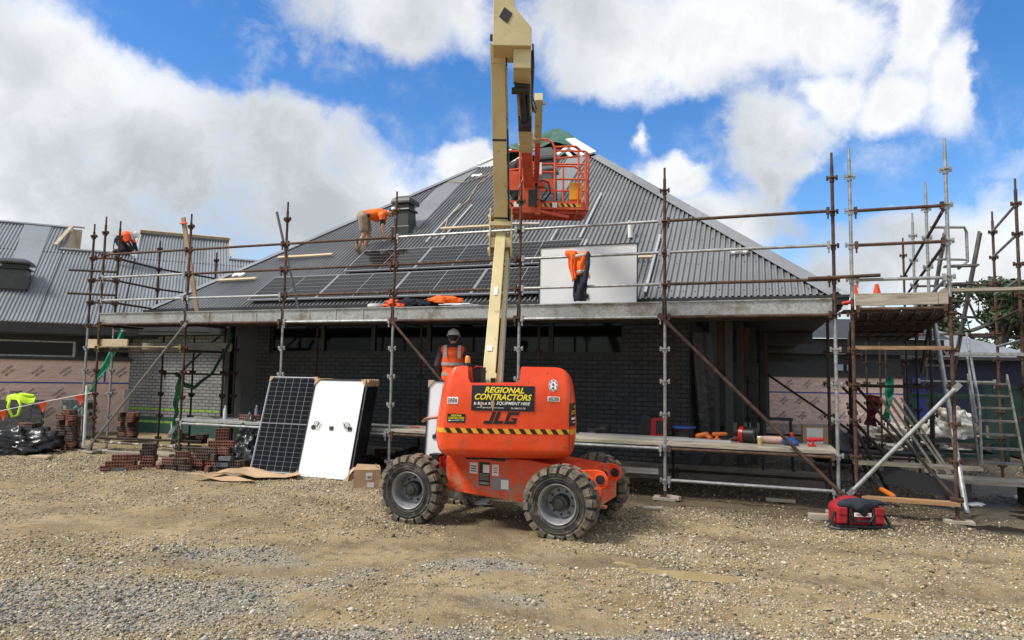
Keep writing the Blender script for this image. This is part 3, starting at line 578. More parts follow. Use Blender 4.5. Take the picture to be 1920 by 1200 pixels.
# ------------------------------------------------------------------ left building (local frame: x along its wall, y into it)
LA = R_(65); LB = W(-3.2, 3.85, 0); LE = .0
LROT = math.pi/2-LA
def lettering(rows, word2=('KINGSPAN','AIR-CELL')):
    mb = MB(); a = text2d(word2[0], .30, .065); b = text2d(word2[1], .27, .065); c, s = math.cos(R_(42)), math.sin(R_(42))
    for x, z in rows:
        for (v, fs), dz in ((a, .05), (b, -.05)):
            mb.add([(x+p[0]*c-(p[1]+dz)*s, 0, z+p[0]*s+(p[1]+dz)*c) for p in v], fs)
    return mb
def left_building():
    T = thing('school_wing', 'wing with grey corrugated roof, dark window band and pink foil wrapped wall', 'building', LB, LROT, world=True)
    ez, et = 3.02, -.7
    nrm = V3((0,-math.sin(R_(36)),math.cos(R_(36))))
    pt = lambda s, t, h=0: V3((s, t, ez+(t-et)*TP))+nrm*h
    r = MB()
    def top(s): return 3.9 if s < -2.35 else 2.66 if s < -.45 else 3.96 if s < 2.32 else 2.84
    for a, b, tv in ((-9,-2.36,3.9),(-2.36,-.44,2.66),(-.44,2.34,3.97),(2.34,9,2.84)): corrugated(r, a, b, lambda u: et, lambda u, tv=tv: tv, pt, .090, .030, 10)
    r.add([pt(-9,2.5), pt(9,2.5), (9,9,3), (-9,9,3)], [(0,1,2,3)])
    roof = part('roof', r, ROOF2, T)
    fp = MB(); fp.add([pt(-3.42,.95,.022), pt(-2.85,.95,.022), pt(-2.95,3.9,.022), pt(-3.68,3.9,.022)], [(0,1,2,3)]); part('flat_flashing', fp, ROOF2, roof)
    cp = MB()
    for a, b, tv in ((-9,-2.36,3.9),(-2.5,-.6,2.66),(-.44,2.34,3.97),(2.34,9,2.84)): cp.beam(pt(a,tv,.02), pt(b,tv,.02), .09, .06, nrm)
    parts('ridge_capping', cp, PAN, roof)
    fr = MB(); up_ = V3((0,0,0))
    fr.beam(pt(-2.38,3.9,.10), pt(-2.62,2.72,.10), .10, .06, nrm); fr.beam(pt(-2.12,3.88,.02)+V3((0,.0,.02)), pt(-2.12,3.88,.02)+V3((0,.0,-.88)), .10, .05)
    fr.beam(pt(-2.38,3.92,.05), pt(-2.05,3.92,.05), .06, .05); fr.add([pt(-2.36,3.86), pt(-2.10,3.86), pt(-2.14,3.86)+V3((0,0,-.86)), pt(-2.55,2.7)], [(0,1,2,3)])
    fr.beam(pt(-.44,3.97,.1), pt(2.36,3.97,.1), .05, .1, nrm); fr.beam(pt(-.46,3.97,.06), pt(-.55,2.8,.06), .06, .06, nrm); fr.beam(pt(2.36,3.97,.06), pt(2.38,2.9,.06), .05, .06, nrm)
    parts('roof_framing', fr, mat('pale_ply', (.42,.35,.24), (.50,.42,.30), .75, 0, 4), roof)
    v = MB(); ventilator(v, (-3.2,.85,4.2), .62, .62, .62, 1.3); part('roof_ventilator', v, VENT, roof, bevel=.012)
    fa = MB(); fa.bx(-9, 9, -.78, -.68, 2.72, 2.99); fa.bx(-9, 9, -.70, .0, 2.68, 2.72); fa.bx(-9, .3, -.05, .12, 2.55, 2.68); part('fascia', fa, DARK, T)
    wl = MB(); wl.bx(-9, -.14, 0, .2, -.2, 2.03); part('wall', wl, FOIL, T)
    sd = MB(); sd.bx(-9, -.1, -.08, .12, 2.03, 2.12); sd.bx(-9,-.1,.12,.2,2.12,2.2); part('sill', sd, DARK, T)
    for a, b in ((-9,-6.2),(-6.2,-4.2),(-4.2,-1.55),(-1.55,-.14)):
        f = MB()
        for q in ((a,a+.06,2.12,2.55),(b-.06,b,2.12,2.55),(a+.06,b-.06,2.12,2.16),(a+.06,b-.06,2.51,2.55)): f.bx(q[0], q[1], .02, .1, q[2], q[3])
        w = part('window', f, DARK if b != -1.55 else GALV, T); g = MB(); g.bx(a+.06, b-.06, .05, .07, 2.16, 2.51); part('pane', g, GLASS, w)
    tr = MB(); tr.bx(-.16, -.06, -.05, .2, -.2, 2.3); tr.bx(-.30, -.14, -.03, -.005, .1, 1.25); parts('corner_trim', tr, GALVP, T)
    bt = MB(); bt.bx(-9, -.14, -.012, -.003, 1.40, 1.435); bt.bx(-3.26,-3.23,-.014,-.004,1.45,2.03); bt.bx(-.83,-.79,-.014,-.004,1.45,2.03); part('blue_tape', bt, BLUETAPE, T)
    rows = [(x, 1.72) for x in (-3.02,-2.35,-1.72,-1.08,-3.7,-4.4,-.4)]+[(x, 1.12) for x in (-3.15,-2.5,-1.85,-.62,-3.8,-1.22)]+[(x,.62) for x in (-2.05,-1.0)]
    lt = lettering(rows); lt.V = [(x, -.008, z) for x, y, z in lt.V]; part('printed_lettering', lt, INK, T)
left_building()
# ------------------------------------------------------------------ building seen through the verandah
def back_building():
    T = thing('classroom_block', 'far pink foil wrapped block seen through the open verandah', 'building', (11.7, 24.2, 0), R_(-3), world=True)
    w = MB(); w.bx(-2.45, 2.2, 0, .3, -.3, 1.98); part('wall', w, FOIL, T); w = MB(); w.bx(-7, -2.45, 0, .3, -.3, 2.75); part('wall', w, DARK, T, 'added dark panel closing the bright gap beside the wall')  # dark panel added to block the bright horizon left of the foil wall
    b = MB(); b.bx(-4.2, 3.5, -.3, .35, 2.75, 3.3); b.bx(-4, 2.2, .1, .3, 1.98, 2.75); b.bx(-4,2.2,-.06,.1,1.93,2.05); parts('wall_panel', b, DARK, T)
    r = MB(); r.add([(-6,-.6,3.3),(3.6,-.6,3.3),(3.6,2,4.2),(-6,2,4.2)], [(0,1,2,3)]); part('roof', r, DARK, T)
    t = MB(); t.bx(-2.45, 2.2, -.012, -.003, 1.36, 1.40); part('blue_tape', t, BLUETAPE, T)
    gl = MB(); gl.bx(-.1,.14,-.02,.06,2.18,2.4); gl.bx(.28,.5,-.02,.06,2.18,2.4); parts('window', gl, mat('sky_lit_glass', (.35,.45,.5), None, .1), T)
    f = MB(); f.bx(-4.2, 2.4, -.9, -.5, -.2, .30); f.bx(-3.5,-.2,-1.5,-.9,-.2,.18); part('base', f, mat('pale_rubble', (.26,.24,.21), (.4,.38,.34), .9, 0, 6, bump=.05, bscale=5), T)
    rows = [(x, 1.68) for x in (-1.75,-1.1,-.5,.2,.85,1.5)]+[(x, 1.08) for x in (-1.95,-1.4,-.85,-.1,.5,1.1)]+[(x,.55) for x in (-2.0,-1.3,-.6,.1,.8)]
    lt = lettering(rows); lt.V = [(x, -.008, z) for x, y, z in lt.V]; part('printed_lettering', lt, INK, T)
back_building()
def navy_house():
    T = thing('navy_house', 'low navy walled house with pale grey hipped roof beyond the stair scaffold', 'house', (20, 31, 0), R_(-8), world=True)
    w = MB(); w.bx(-4.5, 3.2, 0, 4, -.3, 3.0); part('wall', w, NAVYW, T)
    r = MB(); r.add([(-5.2,-.7,2.95),(3.9,-.7,2.95),(3.9,4.7,2.95),(-5.2,4.7,2.95),(-2.8,2,4.85),(-.6,2,4.6)], [(0,1,5,4),(1,2,5),(2,3,4,5),(3,0,4)]); part('roof', r, ROOF2, T)
    g = MB(); g.bx(-5.25, 3.95, -.8, -.68, 2.82, 2.97); g.bx(-5.2,3.9,-.68,.0,2.84,2.88); part('gutter', g, DARK, T)
    d = MB(); d.bx(-1.6,-.7,-.03,.05,.0,2.05); part('door', d, mat('bright_blue_door', (.008,.025,.16), None, .4), T)
navy_house()
# ------------------------------------------------------------------ trees
BARK = mat('tree_bark', (.06,.05,.042), (.10,.088,.075), .95, 0, 7)
def leafmat(name, a, b):
    m_, N, p = base_mat(name); ge = N.n('ShaderNodeNewGeometry'); col = N.mix(ge.outputs['Random Per Island'], c4(a), c4(b)); N.put(p.inputs['Base Color'], col); p.inputs['Roughness'].default_value = .7
    return m_
LEAF = leafmat('dark_conifer_leaf', (.022,.042,.016), (.06,.09,.032)); LEAF2 = leafmat('grey_green_leaf', (.04,.055,.03), (.10,.115,.06))
def tree(name, label, x, y, h, clumps, leaf, nleaf=260, size=.17, trunk=((0,0,0),(0,0,3)), seed=1):
    r = random.Random(seed); T = thing(name, label, 'tree', (x, y, -.2), world=True); t = MB(); tp = V3(trunk[-1])
    t.path(trunk, .25, 8, rs=[.32-.16*i/(len(trunk)-1) for i in range(len(trunk))])
    for cx, cy, cz, rx, ry, rz_ in clumps:
        c = V3((cx,cy,cz)); k = V3(trunk[r.randrange(max(1,len(trunk)//2), len(trunk))]); mid = (k+c)/2+V3((r.uniform(-.3,.3),r.uniform(-.3,.3),-.35)); t.path([k, mid, c], .08, 6, rs=[.12,.075,.03])
        for q in range(3):
            e = c+V3((r.uniform(-rx,rx),r.uniform(-ry,ry),r.uniform(-rz_*.3,rz_)))*.8; t.path([mid, (mid+e)/2+V3((0,0,-.1)), e], .03, 5, rs=[.05,.03,.012])
    part('trunk', t, BARK, T, smooth=True); L = MB(); vs = []; fs = []
    for cx, cy, cz, rx, ry, rz_ in clumps:
        for q in range(nleaf):
            d = V3((r.gauss(0,1),r.gauss(0,1),r.gauss(0,1))).normalized()*(r.random()**.45); p = V3((cx+d.x*rx, cy+d.y*ry, cz+d.z*rz_))
            a = V3((r.gauss(0,1),r.gauss(0,1),r.gauss(0,.6))).normalized(); b = a.cross(V3((r.gauss(0,1),r.gauss(0,1),r.gauss(0,1)))).normalized(); s = size*r.uniform(.5,1.3)
            o = len(vs); vs += [p-a*s, p+b*s*.45, p+a*s, p-b*s*.45]; fs.append((o,o+1,o+2,o+3))
    L.add(vs, fs); part('crown', L, leaf, T)
rr = random.Random(5)
def clumps(x0, x1, z0, z1, n, s, dy=2.5): 
    out = []
    for i in range(n):
        a = rr.random(); x = x0+(x1-x0)*a; zt = z0+(z1-z0)*(1-abs(2*a-1)**2.4); z = z0+(zt-z0)*rr.random()**.6; k = rr.uniform(.7,1.25)*s; out.append((x, rr.uniform(-dy,dy), z, k*1.25, k*1.1, k*.55))
    return out
tree('cypress_tree', 'dark spreading conifer with bare lower limbs behind the navy house', 27.4, 38, 8, clumps(-3.6,4.6,4.6,7.7,30,.95), LEAF, 250, .17, ((0,0,0),(.15,0,1.6),(-.1,.1,3.2),(.1,0,4.6),(.3,0,5.6)), 3)
tree('cypress_tree', 'second dark conifer, partly hidden, at the far right edge', 31.6, 40, 8, clumps(-3.4,3.6,3.6,8.4,28,1.0), LEAF, 230, .17, ((0,0,0),(.2,0,1.8),(0,.1,3.4),(.1,0,5.2)), 4)
tree('gum_tree', 'grey green tree with thin crooked limbs in front of the dark conifers', 27.8, 35, 6, clumps(-2.2,2.6,3.0,4.9,14,.62), LEAF2, 130, .12, ((0,0,0),(-.2,0,1.2),(.25,0,2.3),(.1,0,3.3)), 6)
# ------------------------------------------------------------------ scaffolds
ZT = 4.2876
PU = [0.0, 2.4, 4.8, 7.2, 9.6, 12.0, 14.4]
def standard(u, v, z0, z1, r=.0245, nodes=True, spig=True, mb=None, zt=ZT, base=False, jack=False):
    mb = mb or MB(); mb.tube((u,v,z0), (u,v,z1-(.18 if spig else 0)), r, 10)
    if spig: mb.tube((u,v,z1-.18), (u,v,z1), r*.72, 8)
    if nodes:
        for k in range(-3, 10):
            z = zt-.5*k
            if z0+.05 < z < z1-.2:
                mb.box((u,v,z), (.15,.05,.022)); mb.box((u,v,z), (.05,.15,.022)); mb.box((u,v,z-.03), (.062,.062,.075)); mb.box((u+.062,v,z-.005),(.03,.03,.07)); mb.box((u-.062,v,z-.005),(.03,.03,.07))
    return mb
def ledger(u0, u1, v, z, r=.024):
    mb = MB(); mb.tube((u0+.06,v,z), (u1-.06,v,z), r, 10)
    for u, s in ((u0,1),(u1,-1)): mb.box((u+s*.065,v,z+.005), (.045,.055,.10)); mb.box((u+s*.065,v,z-.07),(.022,.02,.09))
    return mb
def tubeb(p, q, r=.024, flat=True):
    mb = MB(); mb.tube(p, q, r, 10); p, q = V3(p), V3(q); d = (q-p).normalized()
    if flat:
        for e, s in ((p,-1),(q,1)): mb.beam(e-d*s*.02, e+d*s*.10, .075, .014, (0,1,0)); mb.tube(e+d*s*.06+V3((0,-.015,0)), e+d*s*.06+V3((0,.015,0)), .014, 8)
    return mb
def sole(T, u, v, z=0.0, m_=None):
    mb = MB(); mb.box((u,v,z+.02), (.34,.24,.04)); part('sole_board', mb, m_ or PLANKW, T); mb = MB(); mb.box((u,v,z+.044), (.15,.15,.008)); mb.tube((u,v,z+.04), (u,v,z+.35), .018, 8); part('base_plate', mb, RUST, T)
def front_scaffold():
    T = thing('scaffold', 'long tube scaffold across the building front with two plank decks and triple guard rails', 'scaffold', (7.2, 0, 0))
    base = [.12,.08,.02,.0,.0,.0,.08]
    tops = [5.14,5.04,5.12,5.14,5.12,5.15,5.16]
    for k, u in enumerate(PU):
        z0 = base[k]+.12
        if k < 2: part('standard', standard(u, 0, z0, tops[k]), RUST, T)
        else:
            part('standard', standard(u, 0, z0, 2.72, spig=False), GALV, T); part('standard', standard(u, 0, 2.725, tops[k]), RUST, T, 'rusty upper standard')
        sole(T, u, 0, gzf(*W(u,0)[:2])+.005)
        if k > 0: part('standard', standard(u, 1.1, .0, 2.74, spig=False), RUSTD, T)
    G, R = GALV, RUST
    rails = [(R,R,R,G,G,R),(G,R,R,R,G,G),(G,G,R,R,G,R)]
    for j, row in enumerate(rails):
        for k, m_ in enumerate(row): part('guard_rail', ledger(PU[k], PU[k+1], -.035, ZT-.5*j), m_, T)
    for k, m_ in enumerate((R,R,G,R,G,R)):
        part('ledger', ledger(PU[k], PU[k+1], -.035, 2.775), m_, T)
        b = MB(); a, c = PU[k]+.035, PU[k+1]-.035; b.bx(a, c, -.028, -.016, 2.80, 3.0); b.bx(a, c, -.05, .03, 3.0, 3.018)
        if k in (1,2):
            for q in range(1,4): b.bx(a+(c-a)*q/4-.015, a+(c-a)*q/4+.015, -.036, -.028, 2.80, 3.0)
        part('edge_beam', b, GALVP, T)
        for q in range(5):
            b = MB(); b.bx(PU[k]+.02, PU[k+1]-.02, .03+q*.21, .03+q*.21+.2, 2.84, 2.875); b.bx(PU[k]+.05, PU[k+1]-.05, .06+q*.21, .08+q*.21, 2.79, 2.84); b.bx(PU[k]+.05, PU[k+1]-.05, .19+q*.21, .21+q*.21, 2.79, 2.84); part('deck_plank', b, PLANKD, T)
    for k in range(7):
        mb = MB(); mb.tube((PU[k],.03,2.76), (PU[k],1.1,2.76), .024, 8); part('transom', mb, RUSTD, T)
        if k: mb = MB(); mb.tube((PU[k],.03,.77), (PU[k],1.1,.77), .024, 8); part('transom', mb, RUSTD, T)
    for k in range(1, 6):
        z = .7876; part('ledger', ledger(PU[k], PU[k+1], -.035, z-.03), R if k in (3,5) else G, T); part('ledger', ledger(PU[k], PU[k+1], 1.1, z-.03), RUSTD, T)
        for q in range(4):
            b = MB(); b.bx(PU[k]+(-.12 if k == 1 else .01), PU[k+1]-.01, -.01+q*.245, -.01+q*.245+.235, .795, .85); part('deck_plank', b, GALVP if k in (1,2) else PLANKW, T, None, bevel=.005)
    part('ledger', ledger(12.0, 14.4, -.035, .2876), G, T); part('ledger', ledger(12.0, 14.4, 1.1, .2876), RUSTD, T); part('ledger', ledger(0, 2.4, -.035, .2876), mat('flaking_steel', (.10,.065,.045), (.40,.38,.34), .75, .2, 12, thr=(.48,.58)), T); part('ledger', ledger(2.4, 4.8, -.035, .2876), RUSTD, T)
    # low working lift at the left end
    part('ledger', ledger(0, 2.4, -.035, 2.2876), mat('worn_yellow_steel', (.20,.17,.07), (.12,.09,.06), .7, .2, 8), T); part('ledger', ledger(0, 2.4, 1.1, 2.2876), RUSTD, T)
    for q in range(4): b = MB(); b.bx(-.2, 2.45, .06+q*.25, .06+q*.25+.235, 2.20, 2.245); part('deck_plank', b, RUSTD, T)
    b = MB(); b.bx(-.35, .80, .03, .065, 2.27, 2.46); part('toe_board', b, PINE, T, 'pale new pine toe board'); b = MB(); b.bx(.05, 2.6, 1.07, 1.105, 2.25, 2.43); part('toe_board', b, PLANKW, T)
    part('diagonal_brace', tubeb((2.42,-.07,2.71), (.05,-.07,.2), .024), mat('brace_grey_yellow', (.20,.21,.21), (.55,.5,.03), .5, .3, 1.1, 2, thr=(.60,.66)), T)
    part('diagonal_brace', tubeb((7.23,-.07,2.74), (9.55,-.07,.35)), RUST, T); part('diagonal_brace', tubeb((11.98,-.07,2.75), (14.42,-.07,.27), .026), RUST, T)
    part('diagonal_brace', tubeb((2.6,1.15,2.9), (1.3,1.15,1.9), .024), GPAINT, T)
    for u in (.55, 1.4, 2.52): part('standard', standard(u, 1.16+.3*u*.2, .05, 2.6, .022, spig=False), RUSTD, T)
    part('ledger', ledger(.55, 2.52, 1.22, 1.74), RUSTD, T)
    return T
front_scaffold()
def left_return():
    T = thing('scaffold', 'narrow return scaffold at the left end with stub brackets running back past the hip', 'scaffold', (-.3, 1.5, 0))
    part('standard', standard(-.62,.22,.12,2.72,spig=False), GALV, T); part('standard', standard(-.62,.22,2.725,5.06), RUST, T, 'rusty upper standard')
    part('standard', standard(-.08,.42,.12,2.72,spig=False), GALV, T); part('standard', standard(-.08,.42,2.725,5.14), RUST, T, 'rusty upper standard')
    for u, v, z1 in ((-.47,1.87,5.0),(-.35,3.6,5.0)): part('standard', standard(u,v,2.9,z1), RUSTD, T)
    for j in range(3):
        z = ZT-.5*j
        part('guard_rail', tubeb((-.1,.5,z), (-.46,1.85,z), .024, False), RUSTD, T); part('guard_rail', tubeb((-.46,1.9,z), (-.35,3.6,z), .024, False), RUSTD, T)
        mb = MB(); mb.tube((-.62,.22,z), (-.08,.42,z), .024, 8); mb.box((-.56,.24,z),(.05,.05,.1)); mb.box((-.14,.4,z),(.05,.05,.1)); part('transom', mb, RUST, T)
    for z in (4.0, 3.48): part('guard_rail', tubeb((-1.0,-.02,z), (-.02,.34,z-.03), .026, False), RUSTD, T)
    for z in (2.75, 2.2876, .32): mb = MB(); mb.tube((-.62,.22,z), (-.08,.42,z), .024, 8); part('transom', mb, RUST, T)
    mb = MB(); mb.tube((-.08,.42,2.66), (1.9,1.16,2.66), .018, 8); part('ledger', mb, GALV, T)
    mb = MB(); mb.tube((-.62,.22,.32), (2.1,.9,.30), .024, 8); part('ledger', mb, RUSTD, T)
    for u, v in ((-.62,.22),(-.08,.42)): sole(T, u, v, gzf(*W(u,v)[:2])+.005)
left_return()
HU, IU = 14.63, 15.83
def rt_(v, u): return u+(v/2.4)*.255              # the tower runs back at a slight angle
def right_tower():
    T = thing('scaffold', 'narrow access tower scaffold at the right corner with timber toe board and tie tubes', 'scaffold', (15.2, 0, 0))
    for (u, v, top, m1, m2, zs) in ((HU,0,5.21,RUST,GALV,3.0),(IU,0,5.22,RUST,GALV,3.0)):
        part('standard', standard(u,v,.02,zs,spig=False), m1, T); part('standard', standard(u,v,zs+.005,top), m2, T, 'galvanised upper standard'); sole(T, u, v, gzf(*W(u,v)[:2])+.005)
    for v, top in ((2.4,5.25),(4.8,5.25),(7.2,5.2)):
        part('standard', standard(rt_(v,IU),v,.0,2.9,spig=False,zt=4.7876), RUSTD, T); part('standard', standard(rt_(v,IU),v,2.905,top,zt=4.7876), GALV if v < 7 else RUST, T, 'upper standard of the rear row')
        part('standard', standard(rt_(v,HU),v,.0,2.85,spig=False), RUSTD, T)
    for j, m_ in enumerate((RUST,RUST,GALV)): part('guard_rail', ledger(HU, IU, -.035, ZT-.02-.5*j), m_, T)
    for j in range(3):
        z = 4.2876-.5*j
        for v0 in (0, 2.4, 4.8): part('guard_rail', tubeb((rt_(v0,IU),v0+.05,z), (rt_(v0+2.4,IU),v0+2.35,z+.0), .024, False), RUSTD if v0 else GALV if j == 2 else RUST, T)
    b = MB(); b.bx(HU+.03, IU-.15, -.06, -.022, 2.90, 3.07); b.bx(IU-.145,IU-.03,-.06,-.022,2.90,3.07); part('toe_board', b, PLANKW, T, bevel=.004)
    part('ledger', ledger(HU, IU, -.035, 2.85), RUST, T); mb = MB(); mb.bx(HU+.02, IU-.02, -.06, .0, 2.28, 2.33); part('ledger', mb, mat('worn_orange_timber', (.22,.12,.06), (.30,.22,.14), .8, 0, 6, stretch=(1,10,10)), T)
    b = MB(); b.bx(HU+.05, IU+.02, -.08, .08, .20, .25); part('toe_board', b, mat('orange_timber', (.30,.16,.07), (.36,.22,.11), .8, 0, 5, stretch=(1,10,10)), T)
    for q in range(6):
        for a in (0, 2.4, 4.8):
            b = MB(); u0 = HU+.03+q*.2
            b.add([(rt_(vv,u0)+d, vv, z) for vv in (a+.02, a+2.38) for d, z in ((0,2.80),(.18,2.80),(.18,2.84),(0,2.84))], [(0,1,5,4),(1,2,6,5),(2,3,7,6),(3,0,4,7),(0,3,2,1),(4,5,6,7)])
            for dd in (.0,.16): b.beam((rt_(a,u0)+dd+.01,a+.03,2.785),(rt_(a+2.4,u0)+dd+.01,a+2.37,2.785),.02,.03)
            part('deck_plank', b, PLANKD, T)
    for v in (.9, 1.9, 2.4, 3.4, 4.8): mb = MB(); mb.tube((rt_(v,HU),v,2.74), (rt_(v,IU),v,2.74), .022, 8); part('transom', mb, RUSTD, T)
    part('diagonal_brace', tubeb((HU-.05,-.07,.33), (IU,-.07,1.75), .028), GALV, T)
    part('diagonal_brace', tubeb((rt_(2.4,HU)+.1,2.45,1.7), (IU+.05,.3,.25), .024), RUSTD, T)
    part('raker', tubeb((15.98,1.6,2.75), (16.02,.35,.05), .036, False), GALV, T, 'grey raking tube inside the tower')
    for v in (2.4, 4.8): part('ledger', ledger(rt_(v,HU), rt_(v,IU), v, 1.75), RUSTD, T); part('ledger', ledger(rt_(v,HU), rt_(v,IU), v, .30), RUSTD, T)
    b = MB(); b.bx(HU+.1, IU+.6, 1.1, 1.34, .55, .60); part('deck_plank', b, PLANKW, T); b = MB(); b.bx(HU+.1, IU+.5, 2.7, 3.2, .55, .60); part('deck_plank', b, PLANKD, T)
    mb = MB(); mb.tube((14.05,-.09,3.30),(14.98,-.09,3.32),.026,10); part('tie_tube', mb, RUST, T)
    b = MB(); b.tube((14.50,-.04,2.935),(14.60,-.10,2.95),.028,10); part('end_cap', b, REDP, T)
right_tower()
def stair_scaffold():
    T = thing('scaffold', 'stair bay scaffold with aluminium flights at the right edge', 'scaffold', (16.8, 2.0, 0))
    for u, v, top, in ((17.37,2.4,5.2),(17.71,4.8,5.19)):
        part('standard', standard(u,v,.0,top,zt=4.7876), RUST, T); sole(T, u, v, -.05)
    for j in range(5):
        z = 4.7876-.5*j-(.25 if j > 1 else 0); part('guard_rail', tubeb((17.39,2.45,z), (17.69,4.75,z), .024, False), GALV if j != 3 else RUST, T)
    for z, m_ in ((3.36,PLANKW),(2.32,GALV)): b = MB(); b.bx(16.2, 17.34, 2.0, 2.22, z-.05, z); part('landing_plank', b, m_, T)
    for z, m_ in ((3.75,RUST),(2.78,RUST),(1.85,GALV)): part('ledger', ledger(16.3, 17.7, 4.8, z, .022), m_, T)
    # lower flight
    p0, p1 = V3((16.62,2.0,.45)), V3((16.98,3.9,1.95)); st = MB()
    sa = MB()
    for du in (0, .60): sa.beam(p0+V3((du,0,0)), p1+V3((du,0,0)), .03, .13)
    for k in range(7):
        c = p0+(p1-p0)*((k+.6)/7.2); sa.box(c+V3((.30,0,0)), (.56,.20,.03))
    part('stair_flight', sa, mat('worn_aluminium', (.15,.14,.115), (.24,.23,.20), .5, .4, 9), T)
    hr = MB(); hr.path([(16.66,2.05,.55),(16.66,2.05,1.45),(16.98,3.9,2.75)], .02, 6); hr.beam((16.62,2.05,1.2),(16.92,3.7,2.4),.03,.05); hr.tube((16.68,2.15,1.55),(16.90,3.4,2.4),.015); part('handrail', hr, GALV, T)
    # upper flight
    q0, q1 = V3((16.30,3.6,2.0)), V3((16.42,2.2,3.9)); sb = MB()
    for du in (-.12, .38): sb.beam(q0+V3((du,0,0)), q1+V3((du,0,.4)), .03, .12)
    for k in range(7): c = q0+(q1-q0)*((k+.5)/7); sb.box(c+V3((.13,0,0)), (.48,.17,.03))
    part('stair_flight', sb, mat('weathered_aluminium', (.13,.125,.105), (.21,.20,.18), .55, .4, 9), T)
    gt = MB(); gt.path([(16.1,2.2,4.42),(16.62,2.35,4.42),(16.66,2.4,4.35),(16.66,2.4,3.85),(16.5,2.3,3.72)], .024, 6); gt.tube((16.1,2.2,3.88),(16.66,2.4,3.88),.02); gt.tube((16.32,2.26,4.42),(16.32,2.26,3.9),.018); part('guard_frame', gt, GALV, T)
    b = MB(); b.bx(15.95, 17.35, 1.55, 2.1, .30, .36); part('landing_plank', b, PLANKW, T); b = MB(); b.bx(16.3,16.4,1.6,2.0,.0,.30); b.bx(17.1,17.2,1.6,2.0,.0,.30); parts('landing_support', b, PLANKD, T)
stair_scaffold()
def rear_scaffold():
    T = thing('scaffold', 'dark scaffold standing under the far end of the verandah', 'scaffold', (14.6, 8.3, 0))
    for u, v in ((13.1,8.6),(13.4,8.6),(15.9,8.2),(16.2,8.2),(17.0,9.5),(17.5,9.6),(16.6,9.9)): part('standard', standard(u,v,-.1,2.8,spig=False), RUSTD, T)
    part('diagonal_brace', tubeb((13.4,8.6,2.1), (15.9,8.3,.3), .03, False), RUSTD, T); part('diagonal_brace', tubeb((15.2,7.0,1.7), (16.6,7.0,.2), .03, False), RUSTD, T)
    for z in (2.5, .4): part('ledger', ledger(13.1,15.9,8.5,z), RUSTD, T)
rear_scaffold()
# ------------------------------------------------------------------ boom lift (local frame: axes of the world, origin on the ground under the turntable)
LX, LY = -.005, 8.91
MX = V3((.92,-.39,0)).normalized(); MY = V3((-MX.y, MX.x, 0))
def mc(x, y, z): return MX*x+MY*y+UP*z
MR = (MX, MY, UP)
OUT = [(.86,-.75,.68),(.885,-.83,.745),(.93,-.865,.77),(1.09,-.895,.80),(1.256,-.892,.812),(1.56,-.845,.792),(1.70,-.82,.775)]
def hood_x(z):
    for (a,l,r),(b,l2,r2) in zip(OUT, OUT[1:]+[(1.95,-.77,.73)]):
        if z <= b: t = max(0,(z-a)/(b-a)); return l+(l2-l)*t, r+(r2-r)*t
    return -.77, .73
def hood_y(x, z, d=0):
    l, r = hood_x(z); c, h = (l+r)/2, (r-l)/2; s = min(1, abs(x-c)/h)
    y = -.91+.05*s*s+.26*max(0,(s-.86)/.14)**2.4
    if z < .97: y += .11*((.97-z)/.11)**2
    if z > 1.5: y += .10*((z-1.5)/.45)**2
    return y-d
